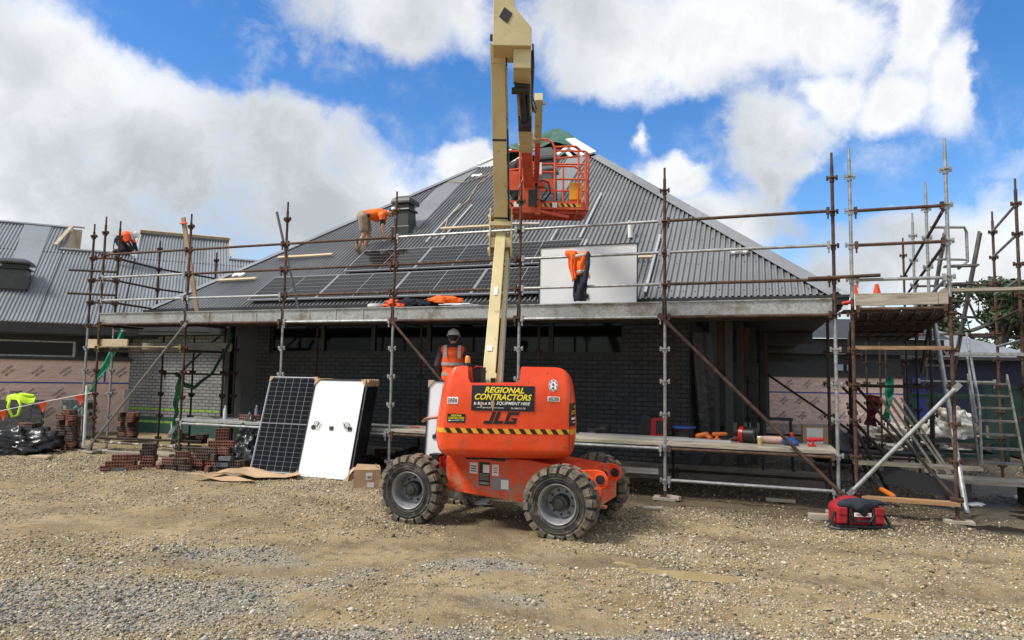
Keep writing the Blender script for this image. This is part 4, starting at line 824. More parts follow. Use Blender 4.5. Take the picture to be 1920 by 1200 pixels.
def boom_lift():
    T = thing('boom_lift', 'orange self propelled boom lift with cream folding boom raised over the roof', 'boom lift', (LX, LY, 0), 0, world=True)
    # wheels
    def wheel_meshes():
        ty = MB(); ty.lathe([(.215,-.13),(.25,-.148),(.30,-.158),(.355,-.152),(.385,-.125),(.392,0),(.385,.125),(.355,.152),(.30,.158),(.215,.13)], (0,0,0), (0,1,0), 48)
        for q in (.262,.285,.318): ty.lathe([(q-.006,-.150-.006*(q>.27)),(q,-.163),(q+.006,-.150-.006*(q>.27))], (0,0,0), (0,1,0), 48)
        lg = MB(); n = 20
        for k in range(n):
            for s in (-1, 1):
                a = 2*math.pi*(k+(.5 if s > 0 else 0))/n; rad = V3((math.cos(a),0,math.sin(a))); tan = V3((-math.sin(a),0,math.cos(a))); ax = V3((0,1,0))
                t2 = (tan+ax*.22*s).normalized(); a2 = (ax-tan*.22*s).normalized()
                lg.beam(rad*.398+ax*(.012*s), rad*.398+ax*(.135*s)+tan*.016, .082, .048, rad, 0, .088, .05)
                lg.beam(rad*.398+ax*(.135*s)+tan*.016, rad*.345+ax*(.163*s)+tan*.02, .088, .05, rad+ax*s, 0, .075, .02)
        rm = MB(); rm.lathe([(.222,-.125),(.230,-.142),(.223,-.150),(.208,-.135),(.195,-.09),(.185,-.01),(.17,.03),(.12,.03),(.085,.025),(.08,.04)], (0,0,0), (0,1,0), 44); rm.lathe([(.222,.12),(.19,.1),(.17,.03)], (0,0,0), (0,1,0), 32)
        hb = MB(); hb.lathe([(.10,.03),(.098,-.045),(.085,-.06),(.06,-.065),(.055,-.085),(.03,-.09),(.001,-.09)], (0,0,0), (0,1,0), 24)
        for k in range(9): a = 2*math.pi*k/9; c = V3((math.cos(a)*.138,0,math.sin(a)*.138)); hb.tube(c+V3((0,.03,0)), c+V3((0,.01,0)), .014, 6)
        return ty, lg, rm, hb
    WM = [x.mesh(n_, m_, (0,0,0), sm) for x, n_, m_, sm in zip(wheel_meshes(), ('tyre','tyre_tread','rim','hub'), (TYRE,TREAD,RIM,HUB), (35,False,35,35))]
    for wx, wy in ((-.97,-.75+.16-.16),(.97,-.75),(.99,.60),(-.97,.62)):
        w = bpy.data.objects.new('wheel', WM[0]); COL.objects.link(w); w.parent = T
        w.matrix_local = Matrix.LocRotScale(mc(wx, wy, .405), Matrix((MX,MY,UP)).transposed().to_quaternion() @ Matrix.Rotation(R_(random.uniform(0,90)),3,'Y').to_quaternion() @ (Matrix.Rotation(R_(180 if wy > 0 else 0),3,'Z').to_quaternion()), (1,1,1))
        for me in WM[1:]: c = bpy.data.objects.new(me.name.split('.')[0], me); COL.objects.link(c); c.parent = w
    # chassis
    ch = MB(); P = [(-.70,.36),(.34,.30),(.80,.30),(.86,.50),(1.16,.52),(1.16,.735),(.42,.815),(-.70,.80)]
    ch.ext([mc(x,-.42,z) for x, z in P], MY*.84)
    o = part('chassis', ch, ORANGE, T, bevel=.012)
    ax = MB()
    for y in (-.40, .28):
        q = [(1.12,.34),(1.34,.34),(1.34,.52),(1.41,.58),(1.42,.66),(1.37,.73),(1.28,.75),(1.12,.74)]; ax.ext([mc(x,y,z) for x, z in q], MY*.035)
        ax.lathe([(.055,-.008),(.075,-.008),(.075,.045),(.055,.045)], mc(1.33,y,.64), MY, 18); ax.lathe([(.05,-.01),(.07,-.01),(.07,.045),(.05,.045)], mc(1.19,y,.60), MY, 18)
    ax.box(mc(1.24,-.05,.40), (.2,.70,.12), MR); ax.box(mc(1.26,-.42,.335), (.30,.08,.03), MR)
    part('steer_axle', ax, ORANGE, T, bevel=.006)
    axle_disc = MB()
    for y in (-.41,.27): axle_disc.lathe([(.001,-.004),(.054,-.004),(.054,.04),(.001,.04)], mc(1.33,y,.64), MY, 18); axle_disc.lathe([(.001,-.006),(.049,-.006),(.049,.04),(.001,.04)], mc(1.19,y,.60), MY, 18)  # flush black discs imitate the dark inside of the lug holes
    axle_disc.tube(mc(-.97,-.72,.405), mc(-.97,.6,.405), .085, 14); axle_disc.tube(mc(.97,-.72,.405), mc(.97,.6,.405), .075, 14); axle_disc.box(mc(-.86,-.38,.68),(.14,.16,.26),MR)
    parts('axle_and_hole_disc', axle_disc, HUB, T)
    rl = MB(); rl.box(mc(-.77,-.40,.68), (.02,.12,.2), MR); part('side_reflector', rl, REDP, T)
    dc = MB()
    def plate(x0,x1,z0,z1,mi,e=.0): dc.box(mc((x0+x1)/2,-.4225-e,(z0+z1)/2), (x1-x0,.003,z1-z0), MR, mi)
    plate(-.36,-.25,.60,.735,0); plate(-.23,-.08,.46,.75,1); plate(-.175,-.085,.62,.72,0,.003); plate(-.05,.04,.59,.73,0); plate(-.05,.19,.42,.565,2); plate(-.06,.12,.775,.80,1)
    for k in range(3): plate(-.345,-.265,.625+.03*k,.637+.03*k,1,.003)
    for k in range(5): plate(-.22,-.09,.53+.017*k,.538+.017*k,2,.003)
    plate(-.22,-.09,.475,.505,2,.003)
    for k in range(3): plate(-.03,.02,.63+.025*k,.638+.025*k,1,.003)
    plate(.075,.175,.44,.55,0,.003)
    part('chassis_decals', dc, [DECW, DECBLK, RIM], T)
    bt = MB(); bt.lathe([(.42,.79),(.46,.80),(.46,.87),(.40,.875)], (0,0,0), (0,0,1), 32); bt.box((0,.1,.93), (1.0,1.25,.12)); bt.box((-.22,-.2,1.35),(.06,.5,.9)); bt.box((-.36,-.2,1.35),(.04,.5,.9)); part('turntable', bt, HUB, T)
    # tail hood (counterweight cover), loft of rounded rows plus the two shoulders
    def rows(zs, lim=None, cap_top=True, cap_bot=False):
        vs = []; fs = []; n = 40; full = n+1+8
        for z in zs:
            l, r = hood_x(z)
            if lim: l2, r2, ins = lim(z); 
            else: l2, r2 = l, r
            xs = [l2+(r2-l2)*(.5-.5*math.cos(math.pi*i/n)) for i in range(n+1)]
            ring = [V3((x, hood_y(x, z), z)) for x in xs]; yb = .42
            back = [V3((r2, ring[-1].y+(yb-ring[-1].y)*t, z)) for t in (.4,.8)]+[V3((r2-.05,yb,z)), V3((r2-.3*(r2-l2),yb,z)), V3((l2+.3*(r2-l2),yb,z)), V3((l2+.05,yb,z))]+[V3((l2, ring[0].y+(yb-ring[0].y)*t, z)) for t in (.8,.4)]
            vs += ring+back
        m_ = len(zs)
        fs = [(j*full+i, j*full+(i+1) % full, (j+1)*full+(i+1) % full, (j+1)*full+i) for j in range(m_-1) for i in range(full)]
        if cap_top: fs.append(tuple(range((m_-1)*full, m_*full)))
        if cap_bot: fs.append(tuple(range(full-1,-1,-1)))
        return vs, fs
    hd = MB(); vs, fs = rows([.86,.868,.885,.91,.95,.97,1.0,1.09,1.17,1.256,1.33,1.40,1.46,1.50,1.53,1.56,1.59,1.62,1.65,1.675,1.70,1.725,1.742], cap_bot=True); hd.add(vs, fs)
    def lobe(xa, xb, ra, rb):
        zs = [1.70,1.742,1.80,1.86,1.90,1.925,1.938,1.943]
        def lim(z):
            t = max(0,(z-1.742)/.201); s = 1-math.sqrt(max(0,1-t*t)); return xa(z)+ra*s, xb(z)-rb*s, 0
        return rows(zs, lim)
    hd.add(*lobe(lambda z: hood_x(z)[0], lambda z: -.475-.03*min(1,max(0,(z-1.742)/.05)), .20, .02)); hd.add(*lobe(lambda z: .085+.035*min(1,max(0,(z-1.742)/.05)), lambda z: hood_x(z)[1], .02, .20))
    hood = part('counterweight_hood', hd, ORANGE, T, smooth=38)
    fl = MB()
    for xa, xb, s in ((-.452,-.475,1),(.062,.085,-1)): pass
    S = .006305
    def PX(px, py): return (px-960)*S-.004+.0166*(702-py)*S, 1.85+(702+.0166*(px-960)-py)*S
    def on_hood(mb, v, fs, mi=0, e=.003): mb.add([V3((x, hood_y(x,z)-e, z)) for x, z in v], fs, mi)
    def patch(mb, x0, x1, y0, y1, mi=0, e=.004, n=12, dy=0):
        vv = []; ff = []
        for j in range(3):
            for i in range(n+1): vv.append(PX(x0+(x1-x0)*i/n, y0+(y1-y0)*j/2+dy*i/n))
        for j in range(2):
            for i in range(n): a = j*(n+1)+i; ff.append((a, a+n+1, a+n+2, a+1))
        on_hood(mb, vv, ff, mi, e)
    def word(mb, body, x0, x1, y0, y1, mi=0, shear=0, bold=0, e=.009, dy=0):
        v, fs = text2d(body, 1, 1, shear, bold); vv = [PX(x0+(x1-x0)*(p[0]+.5), y1+(y0-y1)*(p[1]+.5)+dy*(p[0]+.5)) for p in v]; on_hood(mb, vv, fs, mi, e)
    sg = MB(); patch(sg, 889, 1007, 722, 769, 0, .008, 16, 2.5); sgp = part('hire_sign', sg, DECBLK, hood)
    wd = MB(); word(wd, 'REGIONAL', 913, 987, 725, 736, 0, .3, .025, dy=2); word(wd, 'CONTRACTORS', 895, 1001.5, 737.5, 749, 0, .3, .025, dy=2.3)
    word(wd, 'EQUIPMENT HIRE', 936, 999, 752.5, 759.5, 1, .3, .02, dy=1.5); word(wd, 'www.regionalcontractors.com.au', 899, 950, 761.8, 765, 1, 0, .01, dy=1); word(wd, 'Ph. 0408 715 791', 964, 990, 763.5, 766.6, 1, 0, .01, dy=.6)
    for x, h in ((896,5),(903,6),(910,4),(916,3),(923,5),(930,6)):
        patch(wd, x-2.5, x+2.8, 756.8, 758, 1, .009, 2); patch(wd, x-1.5, x+.8, 757-h*.7, 757, 1, .009, 1); patch(wd, x, x+2.5, 754.5, 755.6, 1, .009, 1)
    part('hire_lettering', wd, [DECY, DECW], hood)
    wt = MB(); patch(wt, 906, 909.5, 753, 763, 0, .012, 2); patch(wt, 926, 931.5, 750.5, 764, 0, .012, 2); patch(wt, 928.5, 930.5, 764, 769, 0, .012, 1); part('torn_patch', wt, CARD, hood)
    lg = MB(); 
    for xa, xb, rects in ((615,722,((.58,.0,1,1),(0,0,.58,.26))),(738,858,((0,0,.36,1),(.36,0,1,.26))),(872,1016,((0,.76,1,1),(0,.24,.30,.76),(0,0,1,.24),(.70,.24,1,.50),(.48,.36,.70,.50)))):
        for a_, b_, c_, d_ in rects:
            vv = []
            for j in range(3):
                for i in range(5):
                    u_ = a_+(c_-a_)*i/4; w_ = b_+(d_-b_)*j/2; X_ = xa+(xb-xa)*u_+52*w_; vv.append(PX(820+X_/6.667, 680+(758-148*w_+.012*(X_-615))/6.667))
            on_hood(lg, vv, [(j*5+i, j*5+i+1, (j+1)*5+i+1, (j+1)*5+i) for j in range(2) for i in range(4)], 0, .006)
    pass; part('maker_lettering', lg, LOGO, hood)
    st = MB(); patch(st, 844, 864, 744, 757, 0, .005, 4); patch(st, 1031, 1054, 743, 752, 0, .005, 4, 1)
    cv = [PX(1041+8.6*math.cos(2*math.pi*i/28), 722.8+11.2*math.sin(2*math.pi*i/28)) for i in range(28)]; on_hood(st, cv, [tuple(range(27,-1,-1))], 0, .005)
    parts('white_sticker', st, DECW, hood)
    sw = MB(); word(sw, 'EWPA', 845.5, 862.5, 746, 755, bold=.012, dy=.5); word(sw, '#B288', 1032.5, 1052.5, 744.2, 751.8, bold=.012, dy=.5)
    for k in range(28):
        a, b = 2*math.pi*k/28, 2*math.pi*(k+.6)/28; rr_ = (5.9,8.0); 
        if k % 4 != 3: on_hood(sw, [PX(1041+r*math.cos(t), 722.8+r*1.3*math.sin(t)) for r, t in ((rr_[0],a),(rr_[1],a),(rr_[1],b),(rr_[0],b))], [(0,1,2,3)], 0, .008)
    patch(sw, 1040, 1042, 718.5, 724, 0, .008, 1); patch(sw, 1038.6, 1043.4, 721, 722.2, 0, .008, 1); patch(sw, 1039.4, 1042.6, 726, 729.5, 0, .008, 1)
    part('sticker_lettering', sw, LOGO, hood)
    s2 = MB(); patch(s2, 845, 879, 775, 791, 0, .005, 4, .8); part('small_hire_sign', s2, DECBLK, hood)
    s3 = MB(); word(s3, 'REGIONAL', 852, 872, 776.6, 780.3, 0, .3, .02); word(s3, 'CONTRACTORS', 847, 877, 781.2, 785, 0, .3, .02); word(s3, 'EQUIPMENT HIRE', 853, 877, 786.4, 788.6, 1, .3, .01); patch(s3, 847, 852, 786.6, 788.6, 1, .009, 2); part('small_hire_lettering', s3, [DECY, DECW], hood)
    hz_b = MB()
    zb, zt_ = 1.155, 1.213
    def hs(xa, xb, xc, xd, mi, e):          # slanted quad following the hood
        n = 3; vv = [(xa+(xb-xa)*i/n, zt_) for i in range(n+1)]+[(xd+(xc-xd)*i/n, zb) for i in range(n+1)]
        l, r = hood_x(1.18); vv = [(min(max(x,l+.002),r-.002), z) for x, z in vv]; on_hood(hz_b, vv, [(i,n+1+i,n+2+i,i+1) for i in range(n)], mi, e)
    x = -.875
    while x < .80: hs(x, x+.02, x+.02, x, 0, .002); x += .02
    x = -.90
    while x < .82: hs(x, x+.062, x+.062+.042, x+.042, 1, .004); x += .125
    part('hazard_stripe', hz_b, [HAZY, LOGO], hood)
    sd = MB(); patch(sd, 1073, 1086, 756, 799, 0, .005, 8, 0); part('side_sign', sd, DECBLK, hood)
    sc = MB(); word(sc, 'CO', 1077, 1086, 770, 777, 0, .3, .02); word(sc, 'R', 1082, 1086, 760, 766, 0, .3, .02); patch(sc, 1077, 1086, 783, 787, 1, .009, 4); patch(sc, 1080, 1086, 791, 792.5, 1, .009, 4); part('side_lettering', sc, [DECY, DECW], hood)
    se = MB()
    for x0, y0, y1 in ((829.5,712,846),(1075,716,754),(1074,801,846)): patch(se, x0, x0+.9, y0, y1, 0, .004, 1)
    for px_, py_ in ((836,835),(1066,838),(1030,700),(1066,716),(905,716),(995,717)): patch(se, px_-.9, px_+.9, py_-.9, py_+.9, 0, .004, 1)
    part('hood_seam', se, HUB, hood)
    bc = MB(); bc.lathe([(.0,2.07),(.018,2.068),(.03,2.05),(.033,2.0),(.033,1.985)], (-.535,-.55,0), (0,0,1), 16); be = part('beacon', bc, BEACON, T, smooth=40)
    bb = MB(); bb.lathe([(.03,1.985),(.037,1.975),(.037,1.955),(.03,1.95),(.042,1.945),(.042,1.93)], (-.535,-.55,0), (0,0,1), 16); part('beacon_base', bb, HUB, be)
    en = MB(); en.bx(-.46,-.36,-.5,-.3,1.74,1.90); en.bx(-.37,-.31,-.55,-.45,1.72,1.93); en.path([(-.47,-.5,1.9),(-.42,-.5,1.925),(-.36,-.5,1.92),(-.30,-.5,1.87)], .012); part('engine_fittings', en, HUB, T)
    en = MB(); en.path([(-.47,-.52,1.915),(-.42,-.52,1.94),(-.36,-.52,1.935),(-.31,-.52,1.90)], .010); part('red_hose', en, REDP, T)
    hs_ = MB()
    for k in range(5): hs_.path([(-.55+.02*k,-.62,.86),(-.50+.03*k,-.70,.835+.004*k),(-.38+.05*k,-.72,.84),(-.2+.05*k,-.6,.85)], .011, 5)
    part('hydraulic_hoses', hs_, HUB, T)
    # booms
    L = lambda x, y, z: V3((x-LX, y-LY, z))
    lo = MB(); A, B = L(-.295,8.62,1.55), L(-.195,10.45,4.02)
    lo.beam(A, B, .175, .20, (1,0,0), 0, .17, .18) if False else lo.beam(A, B, .165, .20, (0,-1,.6), 0, .150, .17); lo.beam(A+V3((0,-.01,0)), A+(B-A)*.10, .20, .23, (0,-1,.6))
    part('lower_boom', lo, CREAM, T, bevel=.006)
    ln = MB(); ln.beam(A+V3((.135,.06,.02)), B+V3((.11,.0,-.25)), .055, .13, (0,-1,.6)); ln.beam(A+V3((.175,.10,.02)), B+V3((.145,.05,-.25)), .02, .10, (0,-1,.6), 1); part('boom_link', ln, [CREAM, GALV], T)
    jb = MB()
    for dx in (-.175, .155): jb.ext([L(-.2+dx,10.30,3.66), L(-.2+dx,10.62,3.66), L(-.2+dx,10.66,4.30), L(-.2+dx,10.5,4.46), L(-.2+dx,10.33,4.40), L(-.2+dx,10.26,4.0)], (.022,0,0))
    jb.bx(*[a-b for a, b in zip((-.35,-.05), (LX,LX))], 10.29-LY, 10.33-LY, 3.80, 3.95); jb.bx(-.37-LX, -.03-LX, 10.26-LY, 10.34-LY, 4.13, 4.19)
    for z, y in ((4.3,10.48),(4.0,10.45),(3.78,10.5)): jb.tube(L(-.40,y,z), L(-.01,y,z), .05, 14)
    part('boom_knuckle', jb, CREAM, T, bevel=.004)
    ub = MB(); C, D = L(-.195,10.47,4.15), L(-.265,9.23,6.52); ub.beam(C, D, .205, .22, (0,-1,-.4)); ub.beam(D-(D-C)*.10, D, .215, .235, (0,-1,-.4)); part('upper_boom', ub, CREAM, T, bevel=.006)
    bd = MB(); r_, u_ = V3((1,0,0)), V3((0,-1,-.4)).normalized()
    for t in (.06,.5,.94):
        c = C+(D-C)*t+u_*.108
        bd.beam(c-V3((.105,0,0)), c+V3((.105,0,0)), .03, .012, u_)
    for k in range(2): bd.path([C+V3((.115,-.02-.03*k,.1)), C+(D-C)*.3+V3((.125,-.05-.03*k,0)), C+(D-C)*.7+V3((.12,-.04-.03*k,0)), D+V3((.12,-.05-.03*k,-.1))], .011)
    for t in (.2,.4,.6,.8): c = C+(D-C)*t+V3((.115,-.05,0)); bd.box(c, (.03,.09,.03))
    part('boom_hoses', bd, HUB, T)
    lb_ = MB(); c = A+(B-A)*.22+V3((-.02,-.088,.062)); lb_.beam(c, c+(B-A).normalized()*.09, .07, .004, (0,-1,.6)); c = A+(B-A)*.55+V3((.0,-.083,.060)); lb_.beam(c, c+(B-A).normalized()*.16, .05, .004, (0,-1,.6)); part('boom_label', lb_, DECW, T)
    ubl = MB(); ubl.beam(C+V3((.125,.05,.15)), D+V3((.125,.05,-.3)), .03, .12, (0,-1,-.4)); part('boom_link', ubl, GALV, T)
    hd2 = MB(); hd2.ext([L(-.325,8.86,6.30), L(.20,8.86,6.30), L(.20,8.86,6.56), L(-.04,8.86,6.86), L(-.04,8.86,7.35), L(-.325,8.86,7.35)], (0,.52,0)); hd2.bx(-.04-LX,.20-LX,.02,.55,6.02,6.30)
    part('boom_head', hd2, CREAM, T, bevel=.008)
    ds = MB(); c = L(-.16,8.852,6.72); ds.add([c+V3((-.085,0,-.02)), c+V3((.03,0,-.11)), c+V3((.10,0,.03)), c+V3((-.015,0,.12))], [(0,1,2,3)])
    ds.box(L(-.345,8.95,6.45),(.04,.06,.07)); parts('boom_head_marking', ds, HUB, T)
    bk = MB(); bk.beam(L(-.02,9.42,5.99), L(.20,9.44,5.99), .10, .09); bk.tube(L(-.06,9.40,5.9), L(.20,9.40,5.9), .05, 14); bk.tube(L(.085,9.5,5.96), L(.14,10.15,5.70), .055, 14); bk.tube(L(.175,9.5,5.96), L(.20,10.1,5.74), .03, 10); bk.box(L(.15,10.2,5.74),(.20,.25,.20))
    bk.path([L(.215,9.1,6.35), L(.235,9.4,6.1), L(.235,9.8,5.9), L(.31,10.3,5.95)], .022); bk.path([L(.205,9.1,6.25), L(.215,9.5,6.0), L(.215,9.9,5.9), L(.27,10.4,6.0)], .016); bk.path([L(.225,9.0,6.4), L(.25,9.3,6.2), L(.245,9.7,5.95), L(.33,10.35,6.02)], .012)
    part('boom_cylinder', bk, HUB, T, smooth=40)
    mb_ = MB(); mb_.beam(L(.10,9.3,6.16), L(.185,10.95,5.66), .215, .25); mb_.beam(L(.18,10.8,5.70), L(.187,11.0,5.645), .235, .27); part('main_boom', mb_, CREAM, T, bevel=.006)
    s_ = MB(); s_.beam(L(.36,10.25,6.18), L(.385,11.15,5.80), .125, .15); s_.beam(L(.45,10.3,6.1), L(.45,10.36,6.1), .05, .03); s_.tube(L(.22,11.0,5.72), L(.42,11.0,5.78), .03); part('leveling_sleeve', s_, CREAM, T, bevel=.004)
    fy = MB(); fy.beam(L(.185,10.9,5.68), L(.265,12.05,5.30), .17, .20); fy.beam(L(.385,11.1,5.82), L(.40,12.05,5.38), .095, .11); fy.beam(L(.265,12.05,5.42), L(.27,12.12,4.78), .22, .15, (0,1,0)); fy.bx(.14-LX,.20-LX,12.05-LY,12.2-LY,4.8,5.6); fy.bx(.36-LX,.55-LX,12.0-LY,12.2-LY,5.25,5.33); fy.beam(L(.42,12.1,5.25), L(.43,12.12,4.75), .11, .10, (0,1,0)); fy.beam(L(.43,12.1,4.82), L(1.0,12.15,4.72), .06, .05)
    part('fly_boom', fy, ORANGE2, T, bevel=.006)
    # basket
    bs = MB(); X0, X1, Y0, Y1, Z0 = -.22, 1.37, 12.12, 12.9, 4.86
    bs.bx(X0-LX, X1-LX-.10, Y0-LY, Y0-LY+.02, Z0, Z0+.15); bs.bx(X0-LX, X1-LX, Y1-LY-.02, Y1-LY, Z0, Z0+.15); bs.bx(X0-LX, X1-LX, Y0-LY+.02, Y1-LY-.02, Z0, Z0+.03)
    bs.bx(X0-LX, X0-LX+.02, Y0-LY+.02, Y1-LY-.02, Z0+.03, Z0+.15); bs.beam(L(X1-.10,Y0+.01,Z0+.075), L(X1,Y0+.15,Z0+.075), .02, .15); bs.bx(X1-LX-.02, X1-LX, Y0-LY+.15, Y1-LY-.02, Z0+.03, Z0+.15)
    for k in range(4): bs.bx(X0-LX+.05, X1-LX-.05, Y0-LY+.1+.18*k, Y0-LY+.14+.18*k, Z0-.05, Z0)
    for k in range(4): bs.bx(X0-LX+.1+.42*k, X0-LX+.14+.42*k, Y0-LY+.04, Y1-LY-.04, Z0-.045, Z0-.005)
    bk_ = part('basket', bs, ORANGE2, T)
    rl = MB(); q = lambda x, y, z: L(x, y, z); r = .019
    for z in (5.42, 5.95): rl.path([q(X0,Y0,z), q(X0,Y1,z), q(X1,Y1,z), q(X1,Y0+.15,z), q(X1-.08,Y0,z), q(.72,Y0,z)], r)
    rl.path([q(.1,Y0,5.0), q(.1,Y0,6.0), q(.13,Y0,6.1), q(.22,Y0,6.16), q(.58,Y0,6.16), q(.69,Y0,6.10), q(.74,Y0,5.98), q(.74,Y0,5.0)], r+.004)
    rl.path([q(X0,Y0,5.55), q(.1,Y0,5.60)], r); rl.path([q(X0,Y0,5.93), q(.1,Y0,5.93)], r); rl.path([q(.74,Y0,5.66), q(1.1,Y0,5.66), q(1.22,Y0,5.58), q(1.26,Y0,5.45)], r); rl.path([q(.74,Y0,6.02), q(1.12,Y0,6.04), q(1.2,Y0,5.98), q(1.15,Y0+.02,5.86), q(.74,Y0,5.80)], r)
    rl.path([q(.40,Y0,5.55), q(.74,Y0,5.55)], r)
    for x, y in ((X0,Y0),(X0,Y1),(.4,Y1),(.95,Y1),(X1,Y1),(X1,Y0+.15),(1.17,Y0),(X1-.06,Y0)): rl.tube(q(x,y,Z0+.1), q(x,y,5.95), r, 8)
    part('basket_rail', rl, ORANGE2, bk_)
    pl = MB(); pl.bx(-.14-LX,.09-LX,Y0-LY-.02,Y0-LY,5.2,5.55); pl.add([q(.5,Y0-.01,5.42), q(.74,Y0-.01,5.42), q(.74,Y0-.01,5.12)], [(0,1,2)]); parts('basket_plate', pl, ORANGE2, bk_)
    for a, b, c_ in ((-.2,.12,.0),(.52,1.22,.70)):
        hz = MB(); hz.bx(a-LX, b-LX, Y0-LY-.003, Y0-LY-.001, Z0+.045, Z0+.11, 0); x = a+.01
        while x+.09 < b: hz.add([q(x,Y0-.005,Z0+.11), q(x+.05,Y0-.005,Z0+.11), q(x+.085,Y0-.005,Z0+.045), q(x+.035,Y0-.005,Z0+.045)], [(0,3,2,1)], 1); x += .105
        hz.bx(c_-LX,c_+.085-LX,Y0-LY-.008,Y0-LY-.005,Z0+.03,Z0+.125,2); part('hazard_stripe', hz, [HAZY, LOGO, DECW], bk_)
    yb = MB(); yb.bx(1.02-LX,1.24-LX,Y0-LY+.03,Y0-LY+.18,5.05,5.37); part('manual_box', yb, HAZY, bk_, bevel=.01)
    wb = MB(); wb.bx(.40-LX,.50-LX,Y0-LY-.02,Y0-LY+.06,5.50,5.72); part('control_box', wb, OFFW, bk_, bevel=.006)
    cb = MB(); cb.path([q(.42,Y0-.04,5.3), q(.5,Y0-.06,5.38), q(.62,Y0-.05,5.34), q(.66,Y0-.04,5.15), q(.55,Y0-.04,5.0), q(.42,Y0-.05,5.02)], .018); cb.path([q(.38,Y0-.04,5.15), q(.5,Y0-.07,5.3), q(.6,Y0-.06,5.2), q(.5,Y0-.05,5.05)], .014); cb.path([q(.2,Y0-.06,5.5), q(.08,Y0-.1,5.2), q(.12,Y0-.08,5.0), q(.25,Y0-.05,4.98)], .014); cb.box(q(.34,Y0-.07,5.1),(.16,.1,.42)); part('cable_bundle', cb, HUB, bk_)
    return T
boom_lift()
# ------------------------------------------------------------------ solar panels
PL, PW, PT = 1.76, 1.06, .035
def panel_parts(T, frame, cardboard=False, back=True):
    f = MB(); w = .014
    for x0, x1, y0, y1 in ((-PL/2,PL/2,-PW/2,-PW/2+w),(-PL/2,PL/2,PW/2-w,PW/2),(-PL/2,-PL/2+w,-PW/2+w,PW/2-w),(PL/2-w,PL/2,-PW/2+w,PW/2-w)): f.bx(x0,x1,y0,y1,-PT/2,PT/2)
    part('frame', f, frame, T)
    g = MB(); g.bx(-PL/2+w,PL/2-w,-PW/2+w,PW/2-w,.006,.014); part('cells', g, CELLS, T)
    if back:
        g = MB(); g.bx(-PL/2+w,PL/2-w,-PW/2+w,PW/2-w,-.002,.004); part('back_sheet', g, WHITE, T)
        j = MB(); [j.bx(-.03,.03,y-.035,y+.035,-.022,-.003) for y in (-.38,0,.38)]; parts('junction_box', j, BLACKP, T)
        for s in (-1, 1):
            c = MB(); c.path([(0,.38*s,-.02)]+[(.05+.06*math.sin(t)*1.0,.38*s-s*(.0+.06*(1-math.cos(t))),-.02-.004*t) for t in (1,2,3,4,5,6)]+[(.02,.30*s,-.03),(.10,.24*s,-.03)], .006); part('lead', c, BLACKP, T)
    if cardboard:
        for sx in (-1, 1):
            for sy in (-1, 1):
                c = MB(); x, y = sx*PL/2, sy*PW/2; zz = PT/2+.004
                c.add([(x+sx*.006,y+sy*.006,zz),(x-sx*.12,y+sy*.006,zz),(x+sx*.006,y-sy*.10,zz),(x+sx*.006,y+sy*.006,-zz),(x-sx*.12,y+sy*.006,-zz),(x+sx*.006,y-sy*.10,-zz)], [(0,1,2),(3,5,4),(0,3,4,1),(0,2,5,3)]); part('corner_protector', c, CARD, T)
def set_mat(o, org, X, Y):             # place with local x along X, local y along Y (facade frame vectors)
    tw = lambda v: EU*v[0]+EV*v[1]+UP*v[2]
    X, Y = tw(V3(X).normalized()), tw(V3(Y).normalized()); Z = X.cross(Y).normalized(); Y = Z.cross(X)
    m_ = Matrix((X, Y, Z)).transposed().to_4x4(); m_.translation = W(*org); o.matrix_world = m_
SL = V3((0, math.cos(R_(36)), math.sin(R_(36))))
rp0 = None
LOWL = ['leftmost lower row solar panel on the roof by the gutter', 'second lower row solar panel on the roof, left of the worker', 'third lower row solar panel on the roof, above the clothes heap', 'last lower row solar panel on the roof, behind the upright white panel']
UPL = ['dark reflecting upper row solar panel at the crouching worker\'s hands', 'middle upper row solar panel on the roof beside the ventilator', 'right end upper row solar panel under the basket']
for row, (u0, vm, labs) in enumerate(((2.84,1.72,LOWL),(4.62,2.71,UPL))):
    for k, lb in enumerate(labs):
        T = thing('solar_panel', lb, 'solar panel', (0,0,0), local=True, group='solar panels mounted on the roof')
        if rp0 is None: panel_parts(T, PANELS, back=False); rp0 = T
        else:
            for ch in rp0.children: c = ch.copy(); COL.objects.link(c); c.parent = T
        set_mat(T, roofpt(u0+PL/2+k*1.776+row*.0, vm+.0, .10), (1,0,0), SL)
# leaning panels
TL = R_(15); upv = V3((0, math.sin(TL), math.cos(TL)))
def lean(lb, u, v, z, front, frame, cardb=True, grp=None, src=None):
    T = thing('solar_panel', lb, 'solar panel', (0,0,0), local=True, group=grp)
    if src is None: panel_parts(T, frame, cardb)
    else:
        for ch in src.children: c = ch.copy(); COL.objects.link(c); c.parent = T
    set_mat(T, (u, v+math.sin(TL)*PL/2, z+math.cos(TL)*PL/2), upv, (-1,0,0) if front else (1,0,0)); return T
lean('solar panel leaning with its black cell face to the yard', 5.20, -.56, .03, True, PANELS)
s0 = lean('white backed solar panel at the front of the leaning stack', 6.27, -.64, .0, False, PANELB)
for k in range(6): lean('black framed solar panel in the leaning stack behind the white one', 6.29+.004*k, -.565+.055*k, .005, False, PANELB, True, 'stacked solar panels behind the white one', s0)
T = thing('solar_panel', 'white backed solar panel standing on edge on the upper deck with a jacket before it', 'solar panel', (0,0,0), local=True); panel_parts(T, PANELB, False)
set_mat(T, (10.57,.78,3.60), (-1,0,.0), V3((0,.03,1)))
T = thing('solar_panel', 'white backed solar panel held upright behind the boom lift', 'solar panel', (0,0,0), local=True); panel_parts(T, PANELB, True)
